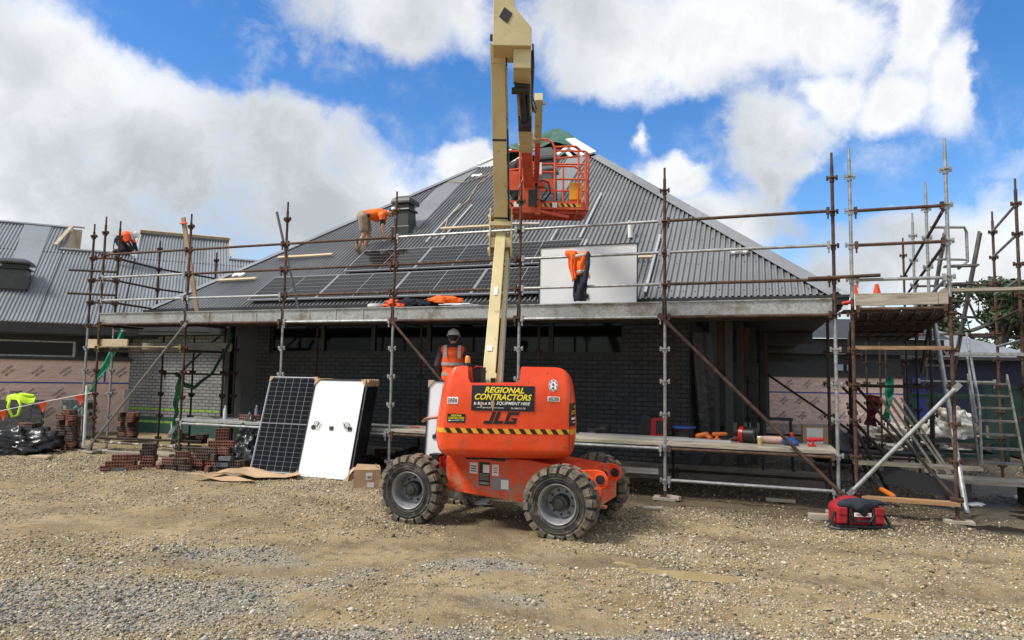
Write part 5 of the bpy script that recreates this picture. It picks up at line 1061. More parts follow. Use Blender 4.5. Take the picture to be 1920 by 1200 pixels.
hp = V3((-.80,10.66,.86)); T.matrix_world = Matrix.Translation(hp) @ Matrix((V3((.02,.16,1)).normalized(), V3((1,-.12,0)).normalized(), V3((.02,.16,1)).normalized().cross(V3((1,-.12,0)).normalized()))).transposed().to_4x4()
# ------------------------------------------------------------------ people
def figure(T, J, clothes, hair=None, hat=None, face=None, vox=.012, hands=()):
    # J: joints (frame coordinates of the thing): head, neck, chest, pelvis, sh/el/wr L,R, hip/kn/an/toe L,R ; build the bare body as one skin
    b = MB(); hd, fwd_, up_ = J['head'], V3(J['face']).normalized(), None
    nk = V3(J['neck']); h = V3(J['head']); ax = (h-nk).normalized(); sd = fwd_.cross(ax).normalized(); fw_ = ax.cross(sd).normalized()
    R = (sd, fw_, ax)
    b.ell(h, (.073,.092,.112), R); b.ell(h+fw_*.04-ax*.055, (.052,.055,.055), R); b.ell(h+fw_*.098-ax*.015, (.014,.020,.022), R); b.ell(h+fw_*.086-ax*.062, (.026,.012,.012), R)
    for s in (-1,1): b.ell(h+sd*(.075*s)-ax*.01, (.012,.022,.032), R)
    b.cap(nk, h-ax*.04, .058, .052); b.cap(J['chest'], nk, .11, .06); b.cap(J['pelvis'], J['chest'], .13, .13)
    for s in 'LR':
        b.cap(J['sh'+s], J['el'+s], .048, .040); b.cap(J['el'+s], J['wr'+s], .041, .029)
        hand(b, V3(J['el'+s]), V3(J['wr'+s]), V3(J['hd'+s]), s)
        b.cap(J['hip'+s], J['kn'+s], .088, .060); b.cap(J['kn'+s], J['an'+s], .062, .040); b.cap(V3(J['kn'+s])*.7+V3(J['an'+s])*.3, V3(J['kn'+s])*.35+V3(J['an'+s])*.65, .062, .045); b.cap(J['an'+s], J['to'+s], .045, .035)
    body = blob('body', b, SKIN, T, vox, 3)
    e = MB()
    for s in (-1,1): e.ell(h+sd*(.030*s)+fw_*.082+ax*.008, (.011,.006,.007), R, 8)
    part('eyes', e, HUB, T, smooth=True)
    if hair:
        q = MB(); q.ell(h-fw_*.012+ax*.018, (.080,.096,.108), R); m_ = blob('hair', q, HAIR, T, .012, 3)
    for name, shapes, m_, vx in clothes:
        q = MB(); shapes(q); blob(name, q, m_, T, vx, 4)
    if hat:
        c = h+ax*.045-fw_*.005; q = MB(); n = 24; pr = [(.112,0),(.112,.03),(.105,.065),(.085,.098),(.05,.118),(.001,.124)]; q.lathe(pr, c, ax, n)
        q.lathe([(.112,.008),(.130,.0),(.128,-.006),(.108,.0)], c, ax, n); q.ell(c+fw_*.125, (.075,.055,.010), R, 12); q.beam(c-fw_*.09+ax*.085, c+fw_*.08+ax*.09, .03, .05, ax); part('hard_hat', q, HAT, T, smooth=45)
    return R, h
def hand(b, el, wr, tip, s):
    d = (tip-wr).normalized(); f = (wr-el).normalized(); side = d.cross(V3((.13,.2,1))).normalized(); nrm = side.cross(d); pc = wr+d*.05
    b.ell(pc, (.040,.050,.020), (side, d, nrm)); b.cap(wr-f*.02, pc, .028, .030)
    for k, L in enumerate((.066,.076,.070,.055)):
        o = wr+d*.085+side*((k-1.5)*.021); m1 = o+d*L*.5-nrm*.008; b.cap(o-d*.015, m1, .0095, .009, 8); b.cap(m1, m1+d*L*.38-nrm*.024, .009, .008, 8)
    o = wr+d*.03-side*.034; b.cap(o, o+d*.035-side*.026-nrm*.008, .012, .011, 8); b.cap(o+d*.035-side*.026-nrm*.008, o+d*.062-side*.030-nrm*.022, .010, .009, 8)
def boot(q, an, to, h=.10):
    an, to = V3(an), V3(to); q.cap(an+V3((0,0,h)), an-V3((0,0,.02)), .058, .062); q.cap(an-V3((0,0,.025)), to, .055, .048); q.cap(an-V3((0,0,.03)), an-(to-an).normalized()*.04-V3((0,0,.03)), .05, .045)
# 1 roof worker bent over the panels (world coordinates)
def roof_worker():
    o = V3((-3.78, 16.15, 4.70)); T = thing('person', 'roof worker in orange shirt and khaki shorts bent over a solar panel', 'person', o, 0, world=True)
    K = lambda x, y, z: V3((x, y, z))-o
    J = dict(pelvis=K(-3.62,16.12,5.60), chest=K(-3.28,16.20,5.68), neck=K(-3.10,16.22,5.71), head=K(-2.985,16.24,5.735), face=(.35,.25,-.9),
        shL=K(-3.19,16.40,5.62), elL=K(-3.27,16.46,5.36), wrL=K(-3.20,16.50,5.16), hdL=K(-3.16,16.52,5.06), shR=K(-3.17,16.02,5.60), elR=K(-3.14,16.02,5.33), wrR=K(-3.12,16.06,5.13), hdR=K(-3.10,16.10,5.03),
        hipL=K(-3.62,16.24,5.55), knL=K(-3.54,16.36,5.20), anL=K(-3.66,16.44,4.88), toL=K(-3.55,16.50,4.80), hipR=K(-3.62,16.00,5.53), knR=K(-3.58,16.02,5.13), anR=K(-3.74,16.06,4.80), toR=K(-3.64,16.12,4.70))
    P = J
    def shirt(q):
        q.ell((P['pelvis']*.35+P['chest']*.65), (.25,.17,.125), (V3((1,.1,.2)).normalized(), V3((0,1,0)), V3((-.2,0,1)).normalized())); q.cap(P['pelvis']+V3((.02,0,.02)), P['chest'], .135, .15); q.cap(P['chest'], P['neck']-V3((.03,0,.0)), .14, .085)
        for s in 'LR': q.cap(P['sh'+s], P['sh'+s]*.6+P['el'+s]*.4, .078, .068); q.cap(P['chest']+V3((.05,0,0)), P['sh'+s], .11, .078)
        q.cap(P['chest']+V3((-.12,0,-.04)), P['chest']+V3((-.06,0,-.10)), .13, .10)
    def cuffs(q):
        for s in 'LR': q.cap(P['sh'+s]*.62+P['el'+s]*.38, P['sh'+s]*.42+P['el'+s]*.58, .070, .062)
    def shorts(q):
        q.ell(P['pelvis']-V3((.02,0,.01)), (.165,.185,.155)); 
        for s in 'LR': q.cap(P['hip'+s], P['hip'+s]*.32+P['kn'+s]*.68, .125, .105)
    def boots(q):
        for s in 'LR': boot(q, P['an'+s], P['to'+s])
    def socks(q):
        for s in 'LR': q.cap(P['an'+s]+V3((.012,-.01,.10)), P['an'+s]+V3((.02,-.01,.15)), .052, .052)
    def belt(q): q.ell(P['pelvis']+V3((.13,-.12,.0)), (.045,.05,.05)); q.cap(P['pelvis']+V3((.09,-.145,-.02)), P['pelvis']+V3((.10,-.14,-.08)), .02, .02)
    figure(T, J, [('shirt', shirt, HIVIS, .014), ('sleeve_cuffs', cuffs, NAVY, .012), ('shorts', shorts, KHAKI, .014), ('boots', boots, BOOT, .012), ('socks', socks, NAVY, .012), ('tool_pouch', belt, NAVY, .012)], True)
    q = MB(); h = J['head']; ax = (h-J['neck']).normalized(); fc = V3(J['face']).normalized(); sd = fc.cross(ax).normalized(); fc = ax.cross(sd)
    q.ell(h-fc*.03+ax*.06, (.088,.10,.075), (sd, fc, ax)); part('cap', q, HAT, T, smooth=True)
roof_worker()
# 2 vest worker on the lower deck, seen from behind
def vest_worker():
    o = V3((-1.05, 12.15, .85)); T = thing('person', 'worker in orange reflective vest and white hard hat facing the wall on the lower deck', 'person', o, 0, world=True)
    J = {k: V3(v) for k, v in dict(pelvis=(0,0,.95), chest=(0,.02,1.30), neck=(.0,.03,1.50), head=(.0,.05,1.63), face=(0,1,-.12), shL=(-.20,.02,1.42), elL=(-.27,.0,1.14), wrL=(-.22,.16,.95), hdL=(-.18,.22,.90), shR=(.20,.02,1.42), elR=(.26,.02,1.14), wrR=(.20,.18,1.0), hdR=(.16,.25,.97),
        hipL=(-.10,0,.92), knL=(-.12,.02,.50), anL=(-.12,0,.09), toL=(-.13,.14,.05), hipR=(.10,0,.92), knR=(.11,.03,.50), anR=(.12,0,.09), toR=(.13,.14,.05)).items()}; J['face'] = (0,1,-.12)
    P = J
    def hood(q):
        q.ell((0,.0,1.22), (.185,.125,.31)); q.ell((0,.0,1.47), (.10,.085,.075)); q.cap((-.1,.01,1.42), P['shL'], .09, .08); q.cap((.1,.01,1.42), P['shR'], .09, .08)
        for s in 'LR': q.cap(P['sh'+s], P['el'+s], .075, .062); q.cap(P['el'+s], P['wr'+s], .062, .045)
    def vest(q): q.ell((0,.0,1.20), (.208,.150,.31)); q.ell((0,-.01,1.34),(.195,.148,.15)); q.cap((-.10,-.01,1.38),(-.15,.0,1.42),.10,.085); q.cap((.10,-.01,1.38),(.15,.0,1.42),.10,.085); q.cap((-.11,-.005,1.36), (-.125,.0,1.44), .075, .06); q.cap((.11,-.005,1.36), (.125,.0,1.44), .075, .06); q.cap((0,.0,1.02), (0,0,.93), .165, .165); q.cap((-.07,0,.98),(-.07,0,.92),.13,.13); q.cap((.07,0,.98),(.07,0,.92),.13,.13)
    def trou(q):
        q.ell((0,0,.93), (.165,.12,.13))
        for s in 'LR': q.cap(P['hip'+s], P['kn'+s], .10, .08); q.cap(P['kn'+s], P['an'+s], .08, .068)
    def boots(q):
        for s in 'LR': boot(q, P['an'+s], P['to'+s], .06)
    figure(T, J, [('hooded_jumper', hood, MAROON, .014), ('vest', vest, HIVISR, .012), ('trousers', trou, NAVY, .014), ('boots', boots, BOOT, .012)], True, True)
    b = MB()
    for z in (1.165, .985): b.lathe([(1,-.026),(1,.026)], (0,0,z), (0,0,1), 28)
    def fit(v):
        z = v[2]; k = 1-((z-1.16)/.26)**2; rx, ry = (.20*math.sqrt(max(k,.05)), .142*math.sqrt(max(k,.05))); rx, ry = max(rx,.188), max(ry,.150); d = V3((v[0],v[1],0)); return (d.x*(rx+.012), d.y*(ry+.008), z)
    b.V = [fit(v) for v in b.V]; part('reflective_bands', b, REFL, T, smooth=True)
    for s in (-1,1):
        b = MB(); b.grid(lambda u, v: (.125*s-.028+.056*u, -.168+.055*v*v, 1.27+.23*v), 2, 8); part('shoulder_strip', b, REFL, T, smooth=True)
vest_worker()
# 3 helper mostly hidden behind the lift, arm on the panel
def helper():
    o = V3((-.72, 10.25, 0)); T = thing('person', 'helper almost hidden behind the boom lift, bare forearm gripping the white panel', 'person', o, 0, world=True)
    J = {k: V3(v) for k, v in dict(pelvis=(.02,.0,.86), chest=(.08,.04,1.16), neck=(.10,.08,1.38), head=(.12,.14,1.50), shL=(-.10,.05,1.32), elL=(-.28,.12,1.20), wrL=(-.50,.16,1.17), hdL=(-.58,.20,1.14), shR=(.28,.02,1.32), elR=(.34,.15,1.10), wrR=(.26,.30,1.0), hdR=(.22,.36,.98),
        hipL=(-.08,0,.84), knL=(-.17,-.06,.46), anL=(-.20,.02,.09), toL=(-.24,-.10,.05), hipR=(.12,0,.84), knR=(.16,.02,.46), anR=(.16,.05,.09), toR=(.18,-.08,.05)).items()}; J['face'] = (-.6,.6,-.2)
    P = J
    def shirt(q):
        q.ell((.05,.02,1.06), (.18,.125,.30)); q.cap((.08,.04,1.25), (.09,.06,1.36), .12, .07)
        for s in 'LR': q.cap(P['sh'+s], P['sh'+s]*.5+P['el'+s]*.5, .078, .07); q.cap((.08,.04,1.28), P['sh'+s], .1, .075)
    def shorts(q):
        q.ell(P['pelvis'], (.165,.125,.13))
        for s in 'LR': q.cap(P['hip'+s], P['hip'+s]*.25+P['kn'+s]*.75, .11, .09)
    def boots(q):
        for s in 'LR': boot(q, P['an'+s], P['to'+s])
    figure(T, J, [('shirt', shirt, NAVY, .014), ('shorts', shorts, NAVY, .014), ('boots', boots, BOOT, .012)], True)
helper()
# 4 worker kneeling on the far left roof
def far_worker():
    o = V3((-12.22, 20.9, 5.40)); T = thing('person', 'distant roofer in red orange top and white hard hat bending on the left roof', 'person', o, 0, world=True)
    J = {k: V3(v) for k, v in dict(pelvis=(-.02,0,.36), chest=(.12,.0,.56), neck=(.22,.0,.62), head=(.31,.0,.61), shL=(.18,.18,.54), elL=(.30,.2,.30), wrL=(.40,.12,.12), hdL=(.46,.10,.07), shR=(.18,-.18,.54), elR=(.30,-.2,.28), wrR=(.42,-.12,.12), hdR=(.48,-.10,.08),
        hipL=(-.04,.1,.33), knL=(.16,.14,.10), anL=(-.14,.14,.05), toL=(-.22,.14,-.02), hipR=(-.04,-.1,.33), knR=(.14,-.14,.10), anR=(-.14,-.14,.04), toR=(-.22,-.14,-.03)).items()}; J['face'] = (.6,-.3,-.7)
    P = J
    def shirt(q):
        q.cap((.0,0,.42), P['chest'], .15, .17); q.cap(P['chest'], P['neck'], .15, .08)
        for s in 'LR': q.cap(P['chest'], P['sh'+s], .1, .085); q.cap(P['sh'+s], P['sh'+s]*.35+P['el'+s]*.65, .085, .07)
    def slv(q):
        for s in 'LR': q.cap(P['sh'+s]*.35+P['el'+s]*.65, P['wr'+s], .066, .05)
    def trou(q):
        q.ell(P['pelvis'], (.16,.17,.15))
        for s in 'LR': q.cap(P['hip'+s], P['kn'+s], .105, .085); q.cap(P['kn'+s], P['an'+s], .085, .065)
    def boots(q):
        for s in 'LR': boot(q, P['an'+s], P['to'+s], .04)
    def belt(q): q.ell((-.1,-.12,.42), (.07,.08,.10)); q.cap((-.14,-.17,.4), (-.16,-.18,.12), .02, .018)
    figure(T, J, [('shirt', shirt, HIVISR, .016), ('sleeves', slv, NAVY, .014), ('trousers', trou, NAVY, .016), ('boots', boots, BOOT, .014), ('tool_belt', belt, NAVY, .014)], True, True, vox=.014)
far_worker()
# 5 operator crouched in the basket
def operator():
    o = V3((-.02, 12.55, 4.89)); T = thing('person', 'dark clothed operator stooping inside the raised basket behind the boom', 'person', o, 0, world=True)
    J = {k: V3(v) for k, v in dict(pelvis=(-.06,.05,.62), chest=(.03,.10,.86), neck=(.12,.12,1.02), head=(.21,.14,1.10), shL=(-.02,.26,.94), elL=(.12,.30,.74), wrL=(.28,.26,.64), hdL=(.35,.24,.62), shR=(.10,-.08,.94), elR=(.2,-.12,.74), wrR=(.32,-.05,.64), hdR=(.38,-.03,.62),
        hipL=(-.08,.13,.58), knL=(.08,.16,.32), anL=(-.05,.16,.06), toL=(.08,.18,.03), hipR=(-.06,-.04,.58), knR=(.08,-.06,.32), anR=(-.06,-.06,.06), toR=(.06,-.08,.03)).items()}; J['face'] = (.8,.3,-.4)
    P = J
    def top(q):
        q.cap(P['pelvis'], P['chest'], .15, .165); q.cap(P['chest'], P['neck'], .15, .07)
        for s in 'LR': q.cap(P['chest'], P['sh'+s], .1, .085); q.cap(P['sh'+s], P['el'+s], .08, .066); q.cap(P['el'+s], P['wr'+s], .064, .05)
    def trou(q):
        q.ell(P['pelvis'], (.16,.15,.14))
        for s in 'LR': q.cap(P['hip'+s], P['kn'+s], .10, .08); q.cap(P['kn'+s], P['an'+s], .08, .065)
    def boots(q):
        for s in 'LR': boot(q, P['an'+s], P['to'+s], .04)
    figure(T, J, [('jumper', top, MAROON, .014), ('trousers', trou, NAVY, .014), ('boots', boots, BOOT, .012)], True)
operator()
# ------------------------------------------------------------------ bricks and blocks
def brick_mesh(name, L, Wd, H, m1, cored=True):
    mb = MB(); x0, x1, y0, y1, z0, z1 = -L/2, L/2, -Wd/2, Wd/2, 0, H
    mb.add([(x0,y0,z0),(x1,y0,z0),(x1,y1,z0),(x0,y1,z0),(x0,y0,z1),(x1,y0,z1),(x1,y1,z1),(x0,y1,z1)], [(0,3,2,1),(4,5,6,7),(1,2,6,5),(3,0,4,7),(2,3,7,6)]+([] if cored else [(0,1,5,4)]))
    if cored:
        nx, nz = 5, 2; r = .0165
        for i in range(nx):
            for j in range(nz):
                a, b, c, d = x0+L*i/nx, x0+L*(i+1)/nx, H*j/nz, H*(j+1)/nz; cx, cz = (a+b)/2, (c+d)/2; n = 8; V = []
                sq = [(b,cz),(b,d),(cx,d),(a,d),(a,cz),(a,c),(cx,c),(b,c)]; V += [(x,y0,z) for x, z in sq]
                V += [(cx+r*math.cos(2*math.pi*k/n), y0, cz+r*math.sin(2*math.pi*k/n)) for k in range(n)]; V += [(p[0], y0+.05, p[2]) for p in V[8:16]]
                mb.add(V, [(k,8+k,8+(k+1)%n,(k+1)%n) for k in range(n)], 0); mb.add(V, [(8+k,16+k,16+(k+1)%n,8+(k+1)%n) for k in range(n)]+[tuple(range(23,15,-1))], 1)
    return mb.mesh(name, [m1, HOLE] if cored else [m1])
B_RED = brick_mesh('cored_brick', .23, .076, .11, BRK); B_DK = brick_mesh('cored_brick', .23, .076, .11, BRKDK); B_GR = brick_mesh('grey_block', .23, .11, .076, BLK, False); B_PLAIN = brick_mesh('brick', .23, .11, .076, BRKDK, False)
BR = random.Random(17)
def put(me, name, x, y, z, rot, label, group, cat='brick', tilt=0):
    o = bpy.data.objects.new(name, me); COL.objects.link(o); o.location = (x, y, z); o.rotation_euler = (tilt, 0, rot); o['label'] = label; o['category'] = cat; o['group'] = group; return o
def stack(cx, cy, z0, nx, courses, label, group, meshes, name='cored_brick', rot=-FA, H=.11, ny=1, step=None, jit=.012, Lx=.235, Ly=.11, cat='brick', headers=0):
    c, s = math.cos(rot), math.sin(rot)
    for k in range(courses):
        n = nx-(step[k] if step else 0); off = .25 if k % 2 else 0
        for j in range(ny):
            for i in range(n):
                lx = (i-(n-1)/2+off*(.5 if k % 2 else -.5))*Lx+BR.uniform(-jit,jit); ly = j*Ly+BR.uniform(-jit,jit)*.8; hdr = BR.random() < headers
                put(BR.choice(meshes), name, cx+lx*c-ly*s, cy+lx*s+ly*c, z0+k*(H+.001), rot+BR.uniform(-.05,.05)+(math.pi/2 if hdr else 0), label, group, cat)
g = gzf
stack(-9.72, 14.95, g(-9.7,14.95), 2, 8, 'brown cored brick in the tall tower right of the black plastic bundle', 'bricks in the tall leaning tower', [B_RED, B_DK, B_DK], ny=2, Lx=.27, jit=.02, headers=.2, step=[0,0,0,0,0,0,0,1])
stack(-9.45, 15.05, g(-9.7,14.95)+.89, 1, 2, 'dark brick on the very top of the tall brown tower', 'bricks crowning the tall tower', [B_PLAIN], 'brick', H=.076, ny=2)
stack(-10.75, 15.2, g(-10.7,15.2), 2, 5, 'brown cored brick in the low pile behind the black plastic bundle', 'bricks behind the black plastic bundle', [B_RED, B_DK], ny=2, headers=.15)
stack(-9.42, 16.75, g(-9.4,16.7)+.06, 2, 6, 'dark cored brick in the square stack under the low scaffold lift', 'bricks stacked under the low lift', [B_RED, B_DK, B_DK], ny=2, Lx=.26, headers=.3)
stack(-6.98, 12.32, g(-7,12.3)-.01, 3, 1, 'grey faced brick at the foot of the small stepped pile', 'bricks in the foot of the small stepped pile', [B_GR, B_RED], rot=.15, H=.076, ny=2, Lx=.2)
stack(-6.98, 12.30, g(-7,12.3)+.07, 2, 1, 'red cored brick in the middle row of the small stepped pile', 'bricks in the middle of the small stepped pile', [B_RED], rot=.22, ny=2, Lx=.25)
stack(-6.90, 12.34, g(-7,12.3)+.185, 2, 1, 'red cored brick on top of the small stepped pile', 'bricks on top of the small stepped pile', [B_RED], rot=.18, ny=1, Lx=.235)
stack(-6.75, 12.75, g(-6.8,12.7), 1, 4, 'red cored brick in the short column behind the small stepped pile', 'bricks behind the small stepped pile', [B_RED, B_DK], rot=.1, ny=2)
stack(-5.55, 12.66, g(-5.6,12.6)-.01, 5, 4, 'red cored brick in the big heap left of the leaning panels', 'bricks in the big heap', [B_RED, B_RED, B_DK, B_GR], rot=-.1, ny=2, jit=.03, headers=.22, step=[0,0,1,2])
stack(-6.15, 12.52, g(-6.1,12.5)-.01, 3, 2, 'grey and red brick at the left end of the big heap', 'bricks at the left end of the big heap', [B_RED, B_GR, B_DK], rot=-.15, ny=2, jit=.03, headers=.25, step=[0,1])
stack(-6.02, 12.62, g(-6.1,12.5)+.215, 1, 1, 'lone red cored brick lying on the left end of the big heap', 'lone brick on the big heap', [B_RED], rot=.05)
stack(-5.38, 12.75, g(-5.4,12.7)+.435, 2, 1, 'red cored brick in the upper row of the big heap', 'bricks in the upper row of the big heap', [B_RED], rot=.0)
stack(-5.40, 12.80, g(-5.4,12.7)+.55, 1, 2, 'tilted red cored brick at the very top of the big heap', 'topmost bricks of the big heap', [B_RED], rot=.25)
stack(-7.55, 16.2, .10, 3, 2, 'dark brick in the low stack below the green courses', 'bricks below the green courses', [B_DK, B_PLAIN], rot=-FA, ny=2, headers=.2)
stack(-2.68, 13.55, g(-2.7,13.5), 3, 2, 'grey or red brick in the pile between the panel stack and the lift wheel', 'bricks between the panel stack and the lift', [B_RED, B_GR, B_DK], rot=-.1, ny=2, headers=.1, step=[0,1])
stack(-2.55, 13.5, g(-2.6,13.5)+.225, 1, 1, 'red cored brick topping the pile beside the lift wheel', 'brick topping the pile by the wheel', [B_RED], rot=-.05)
stack(-2.0, 14.0, g(-2,14), 2, 4, 'grey block in the short stack behind the lift wheel', 'grey blocks behind the lift wheel', [B_GR], 'grey_block', H=.076, ny=2, cat='block')
stack(-12.33, 17.15, .16, 4, 11, 'grey block in the square stack under the lime vest', 'grey blocks under the lime vest', [B_GR], 'grey_block', rot=.35, H=.076, ny=2, jit=.006, cat='block', headers=.12, step=[0]*11)
stack(-12.43, 17.1, .16+.077*11, 1, 3, 'grey block standing highest above the lime vest stack', 'topmost grey blocks by the lime vest', [B_GR], 'grey_block', rot=.35, H=.076, cat='block')
stack(-10.72, 16.9, .05, 3, 13, 'grey block in the tall stack behind the end uprights', 'grey blocks behind the end uprights', [B_GR], 'grey_block', rot=.2, H=.076, ny=2, jit=.006, cat='block', headers=.1)
b1, b2 = W(3.74, .30, .85), W(3.98, .33, .85)
for b_, t_ in ((b1,'dark ended'),(b2,'paler')): put(B_RED, 'cored_brick', b_.x, b_.y, .852, -FA+.05, f'{t_} red cored brick lying on the left end of the lower deck', 'pair of bricks on the lower deck')
# ------------------------------------------------------------------ soft bundles
def crumple(name, label, cat, c, sz, m_, seed, rot=0, n=4, amp=.22, sub=5, fold=1.0):
    import bmesh
    bm = bmesh.new(); bmesh.ops.create_icosphere(bm, subdivisions=sub, radius=1); r = np.random.default_rng(seed)
    co = np.array([v.co[:] for v in bm.verts]); d = np.zeros(len(co))
    for k in range(26):
        a = r.normal(size=3); a /= np.linalg.norm(a); f = r.uniform(2, 9); d += (1-np.abs(np.sin((co@a)*f+r.uniform(0,6))))**2*r.uniform(.3,1)*1.6/f
    d = (d-d.mean())*amp*fold
    for v, k in zip(bm.verts, d):
        p = v.co*(1+k); z = p.z; v.co = (p.x*sz[0], p.y*sz[1], max(z, -.55)*sz[2])
    me = bpy.data.meshes.new(name); bm.to_mesh(me); bm.free(); me.materials.append(m_); me.polygons.foreach_set('use_smooth', [True]*len(me.polygons))
    o = bpy.data.objects.new(name, me); COL.objects.link(o); o.location = c; o.rotation_euler = (0,0,rot)
    if label: o['label'] = label; o['category'] = cat
    return o
crumple('plastic_bundle', 'bulging bundle wrapped in shiny black plastic beside the brick tower', 'bundle', (-10.25,14.35,g(-10.3,14.3)+.17), (.62,.42,.34), FILM, 3, .2, amp=.5)
crumple('plastic_sheet', 'crumpled grey plastic sheet beside the leaning solar panel', 'plastic sheet', (-5.0,12.95,g(-5,12.9)+.17), (.26,.25,.36), FILMG, 5, .4, amp=.6)
crumple('plastic_sheet', 'dark grey plastic sheet hanging from the left end of the lower deck', 'plastic sheet', (-5.05,13.35,.52), (.22,.16,.36), FILMG, 8, .4, amp=.6)
crumple('plastic_sheet', 'black plastic lying on bricks behind the left lift wheel', 'plastic sheet', (-2.05,13.2,.20), (.36,.25,.14), FILM, 9, .1, amp=.6)
def cloth(name, label, cat, f, nu, nv, m_, thick=.006, world=True):
    q = MB(); q.grid(f, nu, nv); o = solo(name, q, m_, label, cat, (0,0,0) if world else (0,0,0), world=world, smooth=True)
    if not world: pass
    md = o.modifiers.new('solid', 'SOLIDIFY'); md.thickness = thick; return o
# ------------------------------------------------------------------ things on the deck, the roof and the ground
def F(u, v, z): return tuple(W(u, v, z))
def wcloth(name, label, cat, f, nu, nv, m_, base, thick=.008, group=None):
    q = MB(); q.grid(f, nu, nv); q.V = [tuple(W(*v)-W(*base)) for v in q.V]
    o = solo(name, q, m_, label, cat, tuple(W(*base)), world=True, smooth=True, group=group); md = o.modifiers.new('solid', 'SOLIDIFY'); md.thickness = thick; return o
# hi-vis jacket over the second rail
def jacket():
    T = thing('work_jacket', 'orange and navy hi-vis work jacket hanging over a rail in front of the white panel', 'jacket', (10.6,-.05,3.5))
    zr = 3.79; md = lambda o: setattr(o.modifiers.new('s','SOLIDIFY'),'thickness',.014)
    fold = lambda a, b: -.075-.022*math.sin(a*8+b*4+1)-.012*math.sin(a*15-b*9)
    q = MB(); q.grid(lambda a, b: (10.565+.205*a-.03*b*(1-a)+.012*math.sin(b*8), fold(a,b) if b > .1 else -.045, zr+.045+.03*a-.375*b), 12, 14); md(part('jacket_body', q, HIVIS, T, smooth=True))
    q = MB(); q.grid(lambda a, b: (10.43+.11*b+(.15-.10*b)*a+.01*math.sin(b*9), fold(a*1.3,b)-.03, zr+.07-.02*a-(.50-.06*a)*b), 8, 14); md(part('jacket_front', q, HIVIS, T, smooth=True))
    q = MB(); q.grid(lambda a, b: (10.555+.215*a+.008*math.sin(b*7), fold(a,b)-.012, zr-.315-.43*b), 12, 12); md(part('jacket_lining', q, NAVY, T, smooth=True))
    q = MB(); q.cap((10.785,-.06,zr+.03), (10.79,-.10,zr-.16), .036, .042); q.cap((10.79,-.10,zr-.16), (10.745,-.11,zr-.45), .042, .045); blob('jacket_sleeve', q, NAVY, T, .012, 3)
    q = MB(); q.grid(lambda a, b: (10.57+.19*a, fold(a,.75)-.022, zr-.255-.055*b+.02*a), 10, 3); q.grid(lambda a, b: (10.585+.18*a, -.10, zr+.01-.05*b+.03*a), 8, 3); md(part('reflective_band', q, REFL, T, smooth=True))
    q = MB(); q.cap((10.43,-.06,zr+.07),(10.58,-.07,zr+.06),.035,.03); q.cap((10.43,-.08,zr+.04),(10.55,-.1,zr-.02),.03,.025); blob('jacket_collar', q, HIVISR, T, .012, 2)
jacket()
# clothes heap and bucket on the upper deck
def heap(name, label, c, sz, m_, seed): return crumple(name, label, 'clothing', tuple(W(*c)), sz, m_, seed, -FA, amp=.5, sub=4)
heap('folded_clothing', 'navy clothing dumped on the upper deck right of the white bucket', (7.30,.35,3.10), (.26,.16,.10), NAVY, 21); heap('folded_clothing', 'smaller navy clothing heap left of the bright orange shirt on the upper deck', (7.72,.35,3.09), (.22,.15,.09), NAVY, 22)
heap('work_shirt', 'bright orange shirt thrown on the upper deck by the boom', (8.02,.33,3.15), (.30,.12,.085), HIVIS, 23); heap('work_shirt', 'orange cloth corner poking out beside the white bucket', (6.98,.30,3.09), (.12,.10,.10), HIVISR, 24); heap('work_shirt', 'little orange scrap at the foot of the third upright', (7.30,.05,3.05), (.09,.06,.05), HIVISR, 25)
q = MB(); q.bx(8.02,8.45,.15,.3,3.06,3.075); q.bx(8.1,8.6,.2,.36,3.076,3.09); q.bx(8.3,8.82,.1,.25,3.04,3.052); solo('metal_strip', q, WHITE, 'white metal strips lying by the orange shirt on the upper deck', 'strips', (8.4,.2,3.05))
T = thing('paint_tub', 'white lidded tub with tan contents on the upper deck', 'tub', (6.66,.35,2.9)); q = MB(); q.lathe([(.001,2.88),(.16,2.88),(.175,3.06)], (6.66,.35,0), (0,0,1), 28); part('tub_body', q, CARD, T, smooth=40); q = MB(); q.lathe([(.175,3.055),(.19,3.06),(.19,3.11),(.178,3.115),(.001,3.118)], (6.66,.35,0), (0,0,1), 28); part('tub_lid', q, OFFW, T, smooth=40)
# loose timber planks and scraps on the roof
def rplank(lb, u0, u1, v0, v1, w=.09, h=.035, m_=None, z=.045):
    q = MB(); a, b = roofpt(u0,v0,z+.03), roofpt(u1,v1,z+.03); q.beam(a, b, w, h, RN); solo('timber_plank', q, m_ or PINE, lb, 'plank', tuple(a), group=None)
rplank('pale timber batten left of the crouching roof worker', 2.11, 3.70, 3.10, 3.12); rplank('pale timber batten at the far left of the roof near the hip', 1.15, 2.25, 2.18, 2.20); rplank('long pale batten left of the boom above the panels', 6.12, 7.5, 4.07, 4.05); rplank('brownish batten right of the boom under the basket', 7.74, 8.67, 4.11, 4.0, m_=PLANKW); rplank('short pale batten right of the upright white panel', 11.1, 11.47, 2.41, 2.40)
q = MB(); q.lathe([(.05,0),(.05,.34),(.055,.34),(.055,.36),(.001,.37)], roofpt(10.88,3.28,0), (0,0,1), 16); solo('vent_pipe', q, OFFW, 'short white vent pipe poking up behind the upright panel', 'pipe', tuple(roofpt(10.88,3.28,0)), smooth=40)
